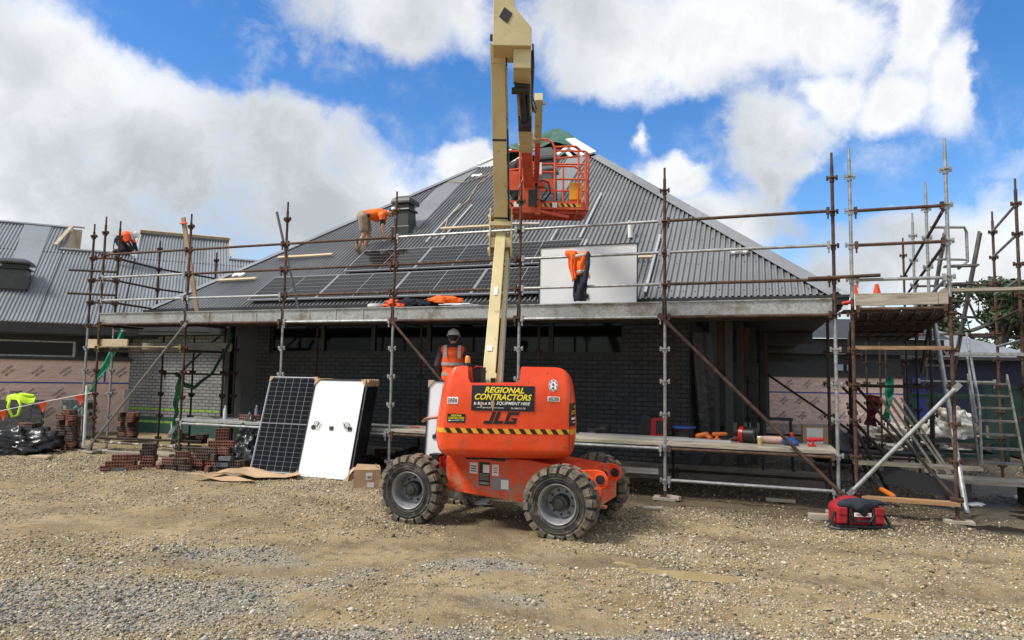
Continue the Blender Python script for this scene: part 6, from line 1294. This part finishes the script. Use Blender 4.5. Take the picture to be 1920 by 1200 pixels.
for u, v, lb, w in ((1.52,2.42,'white scrap of foam at the left end of the roof','a'),(13.05,2.51,'white ridge block lying near the right hip','b'),(5.7,7.2,'white scrap near the top of the left hip','c')):
    q = MB(); a = roofpt(u,v,.05); q.beam(a-V3((.16,0,0)), a+V3((.16,0,0)), .12, .05, RN); q.beam(a-V3((.13,0,0)), a-V3((.07,0,0)), .2, .04, RN); q.beam(a+V3((.07,0,0)), a+V3((.13,0,0)), .2, .04, RN); solo('foam_scrap', q, OFFW, lb, 'scrap', tuple(a))
# leaning timber with orange tie, leaning conduit
T = thing('timber_plank', 'tall timber plank leaning beside the second upright with an orange tie', 'plank', (2.2,.3,3.0)); q = MB(); q.beam((1.88,.28,5.06), (2.30,.42,2.9), .10, .035, (0,1,0)); part('board', q, mat('tan_timber', (.34,.235,.13), (.40,.29,.17), .8, 0, 4, stretch=(9,9,1)), T); q = MB(); q.beam((1.84,.25,4.93),(2.02,.25,4.93),.02,.05,(0,1,0)); part('tie', q, HIVISR, T)
q = MB(); q.tube((4.25,.35,5.04), (4.85,.45,2.92), .026, 12); solo('conduit', q, mat('grey_conduit', (.13,.135,.14), None, .5, .3), 'grey conduit leaning against the rails by the third upright', 'pipe', (4.85,.45,2.92))
# traffic cones on the right platform
for u, lb in ((14.72,'traffic cone half hidden behind the corner uprights'),(15.02,'traffic cone in the clear on the right platform')):
    T = thing('traffic_cone', lb, 'traffic cone', (u,.5,2.85)); q = MB(); q.lathe([(.11,2.88),(.055,3.12)], (u,.5,0), (0,0,1), 20); part('sleeve', q, DECW, T, smooth=40); q = MB(); q.lathe([(.055,3.12),(.025,3.27),(.001,3.275)], (u,.5,0), (0,0,1), 20); part('cone_tip', q, FLAG, T, smooth=40); q = MB(); q.bx(u-.17,u+.17,.33,.67,2.845,2.88); part('base', q, BLACKP, T)
# lower deck clutter
DZ = .852
T = thing('laser_case', 'red and black tool case standing on the lower deck', 'tool case', (11.64,.95,DZ)); q = MB(); q.ext([(11.46,.9,DZ),(11.64,.9,DZ),(11.66,.9,DZ+.32),(11.56,.9,DZ+.36),(11.50,.9,DZ+.34)], (0,.22,0)); part('case_body', q, BLACKP, T, bevel=.01); q = MB(); q.ext([(11.645,.88,DZ),(11.92,.88,DZ),(11.90,.88,DZ+.33),(11.66,.88,DZ+.30)], (0,.26,0)); part('case_side', q, REDP, T, bevel=.012); q = MB(); q.bx(11.74,11.86,.872,.878,DZ+.05,DZ+.27); q.bx(11.52,11.57,.893,.898,DZ+.18,DZ+.21); part('case_recess', q, BLACKP, T); q = MB(); q.path([(11.60,1.0,DZ+.35),(11.64,1.0,DZ+.39),(11.84,1.0,DZ+.37),(11.88,1.0,DZ+.32)], .014); part('handle', q, BLACKP, T)
T = thing('cable_reel', 'black drum with bright blue rim on the lower deck', 'drum', (12.2,.85,DZ)); q = MB(); q.lathe([(.001,DZ),(.12,DZ),(.12,DZ+.17)], (12.2,.85,0), (0,0,1), 24); part('drum', q, BLACKP, T, smooth=40); q = MB(); q.lathe([(.19,DZ+.17),(.19,DZ+.195),(.001,DZ+.20)], (12.2,.85,0), (0,0,1), 28); part('rim', q, BLUEP, T, smooth=40)
def blobt(name, label, cat, f, m_, pos, vox=.01):
    T = thing(name, label, cat, pos); q = MB(); f(q); me = evalmesh(q.mesh(name, m_, pos), [('REMESH', dict(mode='VOXEL', voxel_size=vox)), ('SMOOTH', dict(factor=.5, iterations=2))], name); bpy.data.objects.remove(T)
    me.materials.clear(); me.materials.append(m_); o = bpy.data.objects.new(name, me); COL.objects.link(o); o.location = W(*pos); o.rotation_euler = (0,0,-FA); o['label'] = label; o['category'] = cat; return o
def drill(q, u, v): q.cap((u-.1,v,DZ+.10),(u+.08,v,DZ+.11),.035,.032); q.cap((u-.04,v,DZ+.09),(u-.06,v-.02,DZ+.03),.022,.024); q.bx(u-.11,u-.0,v-.04,v+.03,DZ,DZ+.035)
blobt('power_tool', 'orange grinder by the blue rimmed drum on the lower deck', 'power tool', lambda q: (q.cap((12.42,.8,DZ+.05),(12.56,.78,DZ+.09),.045,.04), q.cap((12.54,.78,DZ+.09),(12.62,.76,DZ+.03),.03,.045)), ORGP, (12.5,.8,DZ)); blobt('power_tool', 'smaller orange drill further right of the drum on the lower deck', 'power tool', lambda q: drill(q, 12.78, .7), ORGP, (12.78,.7,DZ)); blobt('power_tool', 'red drill lying near the right end of the lower deck', 'power tool', lambda q: drill(q, 14.15, .45), REDP, (14.15,.45,DZ)); blobt('power_tool', 'dark red tool beside the cable spool on the lower deck', 'power tool', lambda q: (q.cap((13.0,.6,DZ+.05),(13.16,.6,DZ+.06),.045,.04), q.cap((12.92,.6,DZ+.03),(13.0,.6,DZ+.05),.02,.03)), mat('maroon_plastic', (.10,.012,.015), None, .5), (13.05,.6,DZ)); blobt('blue_bag', 'small crumpled blue bag on the lower deck right of the pink roll', 'bag', lambda q: (q.ell((13.78,.45,DZ+.06),(.11,.08,.07)), q.ell((13.86,.42,DZ+.04),(.06,.05,.05))), BLUEP, (13.78,.45,DZ)); blobt('red_cutter', 'red handled tool standing behind the blue bag', 'hand tool', lambda q: (q.cap((13.86,.5,DZ+.03),(13.82,.5,DZ+.17),.022,.028),), REDP, (13.85,.5,DZ), .008)
T = thing('cable_spool', 'red and black cable spool lying on the lower deck', 'spool', (13.22,.5,DZ)); q = MB(); q.lathe([(.001,-.12),(.125,-.12),(.125,-.05)], (13.20,.55,DZ+.125), (1,-.35,0), 28); part('red_flange', q, REDP, T, smooth=40); q = MB(); q.lathe([(.115,-.05),(.115,.09),(.125,.09),(.125,.11),(.05,.11),(.045,.08),(.001,.08)], (13.20,.55,DZ+.125), (1,-.35,0), 28); part('cable_winding', q, BLACKP, T, smooth=40); q = MB(); q.lathe([(.075,.112),(.08,.116),(.085,.112)], (13.20,.55,DZ+.125), (1,-.35,0), 24); part('label_ring', q, GALV, T)
T = thing('coffee_cup', 'tan paper coffee cup with white lid on the lower deck', 'cup', (13.37,.28,DZ)); q = MB(); q.lathe([(.001,DZ),(.030,DZ),(.040,DZ+.11)], (13.37,.28,0), (0,0,1), 20); part('cup_body', q, mat('tan_cup', (.55,.40,.15), None, .6), T, smooth=40); q = MB(); q.lathe([(.043,DZ+.11),(.043,DZ+.122),(.036,DZ+.132),(.001,DZ+.132)], (13.37,.28,0), (0,0,1), 20); part('cup_lid', q, OFFW, T, smooth=40)
q = MB(); q.cap((13.42,.62,DZ+.06), (13.76,.60,DZ+.06), .055, .06, 14); solo('insulation_roll', q, mat('pink_wrap', (.55,.33,.25), (.62,.40,.32), .6), 'pale pink roll lying on the lower deck', 'roll', (13.6,.6,DZ), smooth=True)
T = thing('carton', 'open carton with white paper front beside the verandah', 'carton', (14.2,1.55,.78)); q = MB(); q.bx(14.03,14.43,1.45,1.8,.70,1.08); part('box_body', q, CARD, T); q = MB(); q.add([(14.03,1.45,1.08),(14.03,1.8,1.08),(13.97,1.8,1.17),(13.97,1.45,1.17)],[(0,1,2,3)]); q.add([(14.43,1.45,1.08),(14.43,1.8,1.08),(14.52,1.8,1.15),(14.52,1.45,1.15)],[(0,1,2,3)]); part('flap', q, CARD, T); q = MB(); q.bx(14.09,14.33,1.443,1.448,.76,1.06); part('paper_sheet', q, WHITE, T)
T = thing('step_stool', 'black folding step stool behind the lower deck clutter', 'stool', (13.65,2.3,0))
q = MB(); q.bx(13.42,13.92,2.15,2.45,1.12,1.16); part('seat', q, BLACKP, T)
for u in (13.46,13.88):
    for v, d in ((2.18,-.1),(2.42,.12)): q = MB(); q.beam((u,v,1.12), (u+(.05 if u > 13.6 else -.05),v+d,.0), .03, .03); part('leg', q, BLACKP, T)
for k, (a, b, v, w) in enumerate(((10.55,12.95,.36,.05),(10.75,12.6,.46,.05),(10.5,12.3,.57,.04))): q = MB(); q.bx(a, b, v, v+w, DZ, DZ+.035); q.bx(a,b,v+.01,v+w-.01,DZ+.036,DZ+.04); solo('metal_profile', q, PANELS, ('front aluminium profile','middle aluminium profile','rear aluminium profile')[k]+' lying along the lower deck right of the lift', 'profile', (a,v,DZ), group='aluminium profiles on the lower deck')
T = thing('tool_tray', 'shallow black tub on the lower deck just right of the lift', 'tub', (10.8,.72,DZ)); q = MB(); q.lathe([(.001,DZ),(.17,DZ),(.20,DZ+.10),(.215,DZ+.10),(.215,DZ+.115),(.19,DZ+.115),(.16,DZ+.02),(.001,DZ+.02)], (10.8,.76,0), (0,0,1), 24); part('tub_body', q, BLACKP, T, smooth=40); q = MB(); q.bx(10.75,10.85,.5,.55,DZ+.09,DZ+.11); part('handle', q, BLACKP, T)
q = MB(); q.cap((7.42,.35,DZ+.02),(7.62,.30,DZ+.02),.012,.014,8); q.cap((7.62,.30,DZ+.02),(7.72,.31,DZ+.02),.006,.004,8); solo('screwdriver', q, REDP, 'red handled screwdriver on the lower deck by the held panel', 'screwdriver', (7.5,.33,DZ), smooth=True)
for u, v, m_, lb in ((3.15,.40,CLEAR,'clear water bottle on the left end of the lower deck'),(3.55,.85,mat('lilac_bottle',(.30,.28,.42),None,.15),'lilac tinted bottle at the back of the left deck end')):
    T = thing('water_bottle', lb, 'bottle', (u,v,DZ)); q = MB(); q.lathe([(.001,DZ),(.038,DZ),(.038,DZ+.14),(.032,DZ+.16),(.037,DZ+.19),(.014,DZ+.235),(.014,DZ+.245)], (u,v,0), (0,0,1), 18); part('bottle_body', q, m_, T, smooth=40); q = MB(); q.lathe([(.017,DZ+.243),(.017,DZ+.27),(.001,DZ+.27)], (u,v,0), (0,0,1), 12); part('bottle_cap', q, OFFW, T)
q = MB(); q.tube((2.6,.6,DZ+.012),(3.0,.35,DZ+.012),.012,6); q.tube((3.0,.35,DZ+.012),(3.3,.5,DZ+.08),.008,6); q.tube((2.75,.75,DZ+.03),(3.35,.62,DZ+.10),.010,6); solo('steel_offcut', q, RUSTD, 'thin steel offcuts lying on the left deck end', 'offcuts', (2.9,.5,DZ))
# bundle of aluminium rails near the ground, channel bundle in the left lift
for k in range(5): q = MB(); q.beam((9.2,.10+.05*(k%3),.36+.045*(k//3)), (11.88,.16+.05*(k%3),.36+.045*(k//3)), .045, .04); solo('aluminium_rail', q, PANELS, 'silver rail in the low bundle behind the right wheels', 'rail', (10.5,.2,.36), group='silver rails bundled behind the right wheels')
for k in range(4): q = MB(); q.beam((.95,1.35+.06*(k%2),.62+.05*(k//2)), (1.75,.35+.05*(k%2),.42+.05*(k//2)), .05, .045); solo('metal_channel', q, PANELS, 'silver channel in the short bundle in the left scaffold lift', 'channel', (1.3,.8,.5), group='silver channels in the left lift')
# cardboard, carton, bag, scraps
def sheet(name, lb, pts, z, m_, lift=.04, seed=1):
    r = random.Random(seed); q = MB(); n = len(pts); c = V3((sum(p[0] for p in pts)/n, sum(p[1] for p in pts)/n, 0)); vs = []; rings = 5
    for k in range(rings+1):
        for p in pts: d = V3((p[0],p[1],0)); w = c+(d-c)*(k/rings); vs.append((w.x, w.y, z+lift*(k/rings)**2*math.sin(w.x*4+seed)+.015*math.sin(w.x*9+w.y*7)))
    fs = [(k*n+i,k*n+(i+1)%n,(k+1)*n+(i+1)%n,(k+1)*n+i) for k in range(rings) for i in range(n)]; q.add([(a-c.x,b-c.y,d) for a,b,d in vs], fs); o = solo(name, q, m_, lb, 'cardboard', (c.x,c.y,0), world=True, smooth=False); o.modifiers.new('s','SOLIDIFY').thickness = .008; return o
def dens(pts, n=6): return [tuple(V3(pts[i])+(V3(pts[(i+1)%len(pts)])-V3(pts[i]))*k/n) for i in range(len(pts)) for k in range(n)]
sheet('cardboard_sheet', 'large flattened cardboard lying before the leaning panels', dens([(-5.05,11.55,0),(-3.55,11.72,0),(-3.75,12.12,0),(-4.75,12.30,0)]), .07, CARD, .05, 2); sheet('cardboard_sheet', 'second cardboard sheet with raised edge left of the first', dens([(-5.35,11.45,0),(-4.2,11.35,0),(-4.4,11.68,0),(-5.0,11.85,0)]), .045, CARD, .05, 4)
T = thing('carton', 'open brown cardboard carton with white labels left of the lift wheel', 'carton', (-2.30,11.10,0), .22, world=True); z0 = gzf(-2.3,11.1); q = MB(); q.bx(-.21,.21,-.16,.16,z0,z0+.30); part('box_body', q, CARD, T)
q = MB(); q.add([(-.21,-.16,z0+.30),(.21,-.16,z0+.30),(.19,-.06,z0+.36),(-.16,-.05,z0+.38)], [(0,1,2,3)]); q.add([(.21,-.16,z0+.30),(.21,.16,z0+.30),(.13,.14,z0+.36),(.12,-.12,z0+.37)], [(0,1,2,3)]); q.add([(-.21,-.16,z0+.30),(-.21,.16,z0+.30),(-.28,.16,z0+.24),(-.28,-.14,z0+.22)], [(0,1,2,3)]); part('flap', q, CARD, T)
q = MB(); q.bx(-.02,.08,-.166,-.162,z0+.14,z0+.25); q.bx(.0,.11,-.166,-.162,z0+.02,z0+.10); parts('white_label', q, WHITE, T); q = MB(); [q.bx(.0+.012*k,.006+.012*k,-.169,-.167,z0+.16,z0+.20) for k in range(6)]; part('label_print', q, DECBLK, T)
def bag():
    c = W(14.50,-.93,0); z = gzf(c.x,c.y); T = thing('tool_bag', 'red and black fabric tool bag on the ground at the corner upright', 'tool bag', (c.x,c.y,z), -.05, world=True)
    q = MB(); q.ext([(-.29,-.14,.04),(.29,-.14,.04),(.28,-.14,.26),(.22,-.12,.29),(-.24,-.12,.29),(-.29,-.14,.25)], (0,.30,0)); o = part('bag_body', q, REDF, T, bevel=.035)
    q = MB(); q.bx(-.30,.30,-.155,.17,.0,.045); part('bag_base', q, BLACKP, T, bevel=.015)
    q = MB(); q.grid(lambda a, b: (-.26+.50*a, -.15+.30*b, .275+.075*math.sin(math.pi*min(1,a*1.05))*(.5+.7*b)-.06*(1-b)**2), 16, 8); part('open_lid', q, REDF, T, smooth=True).modifiers.new('s','SOLIDIFY').thickness = .02
    q = MB(); q.ell((-.02,-.10,.29),(.26,.10,.085)); q.cap((-.02,-.15,.27),(.02,-.165,.20),.09,.05); q.ell((.18,-.06,.31),(.14,.07,.045)); q.cap((.22,-.06,.31),(.38,-.08,.295),.035,.015); q.cap((-.05,-.145,.30),(.06,-.16,.22),.06,.03); blob('dark_cloth', q, NAVY, T, .012, 4)
    for x in (-.235, .215): q = MB(); q.bx(x-.055,x+.055,-.175,-.14,.07,.19); q.bx(x-.058,x+.058,-.182,-.14,.17,.265); part('side_pocket', q, REDF, T, bevel=.012)
    q = MB(); q.path([(-.13,-.16,.26),(-.13,-.175,.17),(-.08,-.18,.10),(.09,-.18,.10),(.14,-.175,.17),(.14,-.16,.26)], .014); q.bx(-.155,-.115,-.17,-.14,.05,.28); q.bx(.12,.16,-.17,-.14,.05,.28); part('carry_handle', q, BLACKP, T)
    q = MB(); q.bx(-.10,.11,-.188,-.178,.155,.205); part('name_tag', q, DECW, T, bevel=.004); q = MB(); v, fs = text2d('TECHNIC', .17, .026, 0, .03); q.add([(p[0]+.005,-.190,.18+p[1]) for p in v], fs); part('tag_lettering', q, REDP, T)
    q = MB(); q.path([(-.30,-.1,.20),(-.36,-.12,.08),(-.40,-.16,.015),(-.30,-.22,.012),(-.18,-.24,.012),(-.10,-.23,.015)], .016); q.path([(.30,-.08,.2),(.35,-.1,.08),(.38,-.14,.015),(.36,-.2,.012)], .018); part('shoulder_strap', q, BLACKP, T)
bag()
def scrap(lb, x, y, sx, sy, sz, rot, m_=PINE, cat='timber'): q = MB(); q.bx(-sx/2,sx/2,-sy/2,sy/2,0,sz); solo('timber_offcut', q, m_, lb, cat, (x,y,gzf(x,y)+.008), rot, world=True, bevel=.004)
scrap('pale timber offcut before the black plastic bundle', -9.35, 13.7, .42, .14, .05, -.2); scrap('grey timber offcut lying in the dark soil near the tool bag', *W(13.65,.5)[:2], .42, .10, .05, -.3, PLANKW); scrap('timber block half hidden by the left side of the tool bag', *W(14.1,-.72)[:2], .28, .12, .07, -.2, PLANKW); scrap('pale flat offcut right of the lift\'s far wheel', *W(11.95,-1.0)[:2], .26, .12, .03, -.1, PLANKW); scrap('round timber peg beside the base of the sixth upright', *W(12.12,-.02)[:2], .26, .07, .06, -.9, PLANKW)
for k, (u, v, L_, r_) in enumerate(((.7,-.0,2.2,.1),(1.9,.25,1.6,-.05),(2.3,-.25,1.0,.12))): scrap(('long','middle','short')[k]+' old board lying under the left scaffold lift', *W(u,v+.3)[:2], L_, .16, .05, -FA+r_, PLANKW)
crumple('paper_scrap', 'torn white paper on the ground under the lift', 'paper', (-.42,9.75,g(-.4,9.7)+.03), (.12,.08,.045), WHITE, 31, .3, amp=.8, sub=3)
# ------------------------------------------------------------------ left corner: bunting, cloths
def bunting():
    T = thing('bunting', 'string of orange triangular warning flags across the left corner', 'bunting', (-10.4,14.2,0), 0, world=True); o = V3((-10.4,14.2,0)); pts = []
    A, B = V3((-11.7,14.3,.66)), V3((-9.0,14.75,1.32))
    for k in range(17): t = k/16; pts.append(A+(B-A)*t-V3((0,0,-.02*math.sin(math.pi*t)))-o)
    q = MB(); q.path(pts, .006, 5); part('cord', q, OFFW, T)
    for t in (.345,.62,.885,.975):
        p = A+(B-A)*t-V3((0,0,-.02*math.sin(math.pi*t)))-o; d = (B-A).normalized(); w = .10 if t < .9 else .08; q = MB(); q.grid(lambda a, b: p+d*((a-.5)*2*w*(1-b))+V3((.03*b,.03*math.sin(b*3),-.215*b*(1 if t < .9 else .4))), 6, 8); part('flag', q, FLAG, T, smooth=True).modifiers.new('s','SOLIDIFY').thickness = .003
bunting()
def lime_vest():
    T = thing('safety_vest', 'lime yellow safety vest draped over the grey block stack', 'safety vest', (-12.02,16.75,1.05), .35, world=True)
    q = MB(); q.grid(lambda a, b: (-.26+.58*a, -.12-.10*b+.02*math.sin(a*8), .08+.05*math.sin(a*6)-.14*b*b), 14, 6); q.cap((.0,-.08,.10),(.26,-.1,.07),.055,.045)
    part('vest_body', q, LIME, T, smooth=True)
    q = MB(); q.path([(-.18,-.2,.0),(-.20,-.24,-.18),(-.10,-.25,-.42),(.02,-.25,-.38),(.06,-.24,-.15),(.0,-.22,.0)], .032, 8); part('vest_loop', q, LIME, T, smooth=True)
lime_vest()
def strip(name, lb, pts, w, m_, tw=0):
    pts = [V3(p) for p in pts]; q = MB(); n = 24
    def f(a, b):
        t = b*(len(pts)-1); i = min(int(t), len(pts)-2); p = pts[i]+(pts[i+1]-pts[i])*(t-i); d = (pts[i+1]-pts[i]).normalized(); s = d.cross(V3((0,1,0))).normalized(); ww = w*(.75+.25*math.sin(b*7+tw)); return p+s*((a-.5)*ww)+V3((0,.03*math.sin(a*7+b*11)+.02*math.sin(b*23),0))
    q.grid(f, 8, 40); c = pts[0]; q.V = [tuple(W(*v)-W(*c)) for v in q.V]; o = solo(name, q, m_, lb, 'shade cloth', tuple(W(*c)), world=True, smooth=True); o.modifiers.new('s','SOLIDIFY').thickness = .006
strip('shade_cloth', 'green shade cloth strip stretched diagonally behind the end uprights', [(-.20,.75,2.72),(-.55,.75,2.05),(-.9,.75,1.55),(-1.25,.72,1.1),(-1.4,.7,.85)], .20, SHADE); strip('shade_cloth', 'green shade cloth hanging down behind the second upright', [(1.30,1.0,1.75),(1.28,1.0,1.3),(1.22,.98,.8),(1.28,.98,.2)], .20, mat('dark_green_cloth',(.008,.085,.04),(.02,.14,.06),.8,0,7,bump=.006,bscale=14)); strip('shade_cloth', 'twisted dark green cloth slung between inner uprights', [(1.25,.9,1.75),(1.55,.9,1.5),(1.85,.9,1.45),(2.2,.95,1.75),(2.55,1.0,2.3),(2.7,1.0,2.65)], .10, mat('deep_green_cloth',(.006,.05,.03),(.01,.07,.04),.8,0,7))
q = MB(); q.tube((-.42,.15,.15),(-.44,.15,1.45),.028,10); solo('plastic_pipe', q, OFFW, 'thin white pipe standing between the end uprights', 'pipe', (-.42,.15,.15))
q = MB(); q.lathe([(.001,.1),(.13,.1),(.13,.55),(.11,.56)], (.35,1.9,0), (0,0,1), 18); solo('white_drum', q, mat('dusty_white',(.4,.4,.38),None,.6), 'dusty white drum behind the left scaffold lift', 'drum', (.35,1.9,0), smooth=40)
q = MB(); q.beam((-9.95,15.6,.1),(-10.4,15.9,.95),.05,.03); q.beam((-10.0,15.5,.45),(-10.35,15.4,.1),.05,.03); solo('crossed_timber', q, PLANKW, 'crossed thin timbers behind the brick tower', 'timber', (0,0,0), world=True)
# ------------------------------------------------------------------ right background clutter
GRN = mat('green_steel', (.006,.028,.022), (.01,.04,.032), .5, .2, 5)
def skip(lb, x, y, w, d, h, rot):
    T = thing('skip_bin', lb, 'skip bin', (x,y,-.05), rot, world=True)
    q = MB(); q.ext([(-w/2,-d/2,.1),(w/2,-d/2,.1),(w/2+.1,-d/2,h),(-w/2-.1,-d/2,h)], (0,.05,0)); q.ext([(-w/2,d/2,.1),(w/2,d/2,.1),(w/2+.1,d/2,h),(-w/2-.1,d/2,h)], (0,.05,0)); q.bx(-w/2,w/2,-d/2+.05,d/2,.08,.14)
    for s in (-1,1): q.add([(s*w/2,-d/2+.05,.1),(s*w/2,d/2,.1),(s*(w/2+.1),d/2,h),(s*(w/2+.1),-d/2+.05,h)], [(0,1,2,3)])
    part('bin_body', q, GRN, T); q = MB()
    for k in range(6): x_ = -w/2+.1+(w-.2)*k/5; q.bx(x_-.03,x_+.03,-d/2-.05,-d/2,.12,h-.05)
    part('rib', q, GRN, T); q = MB(); q.bx(-w/2-.12,w/2+.12,-d/2-.06,-d/2+.06,h,h+.06); q.bx(-w/2-.12,w/2+.12,d/2-.04,d/2+.08,h,h+.06); part('rim', q, GRN, T)
skip('dark green open skip bin at the right edge beyond the stairs', 13.6, 17.2, 2.0, 1.5, 1.75, -.2)
def cage():
    T = thing('stillage_cage', 'green steel stillage cage behind the access tower', 'cage', (10.9,16.6,0), -.15, world=True)
    for x in (-.8,.8):
        for y in (-.5,.5): q = MB(); q.bx(x-.04,x+.04,y-.04,y+.04,0,1.55); part('post', q, GRN, T)
    for z in (.12,.45,1.5):
        q = MB(); q.bx(-.76,.76,-.53,-.47,z-.04,z+.04); q.bx(-.76,.76,.47,.53,z-.04,z+.04); q.bx(-.83,-.77,-.46,.46,z-.04,z+.04); q.bx(.77,.83,-.46,.46,z-.04,z+.04); part('rail', q, GRN, T)
cage()
crumple('bulk_bag', 'white bulk bag of rubble inside the green cage', 'bulk bag', (10.75,16.6,.75), (.5,.38,.48), mat('dirty_white_bag',(.5,.49,.46),(.62,.61,.58),.7,0,5,dirt=(.28,.22,.15),dthr=(.5,.65),dscale=3), 41, 0, amp=.4)
crumple('rubble_pile', 'pile of pale rubble and broken block under the far verandah', 'rubble', (11.0,18.8,.15), (1.4,.8,.4), mat('pale_rubble_heap',(.25,.23,.2),(.42,.4,.37),.9,0,9), 42, 0, amp=.8)
for k, (x, y, a) in enumerate(((0,0,.0),(.1,.03,.05),(.2,.02,.1),(.32,.05,.02))):
    q = MB(); q.beam((15.35+x,2.6+y,1.55), (15.95+x+a,2.2+y,.35), .03, .14, (0,1,.4)); solo('timber_plank', q, PLANKW, 'grey brown board in the bundle leaning inside the access tower', 'plank', (15.5+x,2.4,.5), group='boards leaning inside the access tower')
q = MB(); q.ext([(15.15,1.2,.55),(16.0,.9,.40),(16.0,.9,.18),(15.15,1.2,.28)], (.03,.10,0)); solo('steel_trough', q, mat('dark_panel',(.03,.03,.032),None,.5), 'dark steel trough lying inside the access tower', 'trough', (15.5,1.0,.3))
for k, (a, b) in enumerate((((14.75,1.6,.95),(15.05,1.2,.1)),((14.9,2.2,1.0),(15.25,1.5,.15)),((14.95,2.6,1.1),(15.5,1.9,.4)))): q = MB(); q.tube(a, b, .03, 8); solo('loose_tube', q, RUSTD, 'dark loose tube in the tangle inside the access tower', 'tube', b, group='loose tubes in the access tower')
T = thing('shovel', 'long tool with orange end lying inside the access tower', 'tool', (15.1,.9,.1)); q = MB(); q.tube((14.85,1.9,.85),(15.08,.95,.22),.018,8); part('handle', q, RUSTD, T); q = MB(); q.cap((15.08,.95,.22),(15.2,.75,.16),.035,.04,10); part('orange_grip', q, ORGP, T, smooth=True)
crumple('plastic_crate', 'black plastic crates heaped at the back of the access tower', 'crate', tuple(W(14.9,5.5,.35)), (.5,.4,.45), BLACKP, 44, .3, amp=.3, sub=3)
strip('warning_flag', 'dull red flag hanging in the rear of the access tower', [(15.55,4.6,1.55),(15.5,4.6,1.25),(15.45,4.6,.95)], .28, mat('dull_red_cloth',(.10,.012,.01),None,.8)); strip('shade_cloth', 'green cloth hanging at the rear of the access tower', [(15.85,4.7,1.9),(15.8,4.7,1.4),(15.75,4.7,1.05)], .16, SHADE)
for x, y, s, lb in ((8.1,10.9,.10,'white torn sheet in the right hand puddle'),(7.0,10.35,.09,'white scrap at the edge of the dark puddle')): crumple('paper_scrap', lb, 'scrap', (x,y,g(x,y)+.02), (s*1.6,s,.03), WHITE, int(x*10), .2, amp=.7, sub=3)

q = MB(); pts = [roofpt(u,v,.05) for u, v in ((6.35,7.7),(6.0,6.6),(6.15,5.6),(6.0,4.7),(6.25,4.0),(6.15,3.6))]; q.path(pts, .012, 6); q.path([roofpt(4.9,7.0,.05), roofpt(5.5,6.8,.05), roofpt(6.0,7.2,.05), roofpt(6.5,7.6,.06)], .012, 6); solo('safety_rope', q, mat('tan_rope', (.45,.38,.25), None, .9), 'pale safety rope trailing down the roof left of the boom', 'rope', tuple(pts[0]))
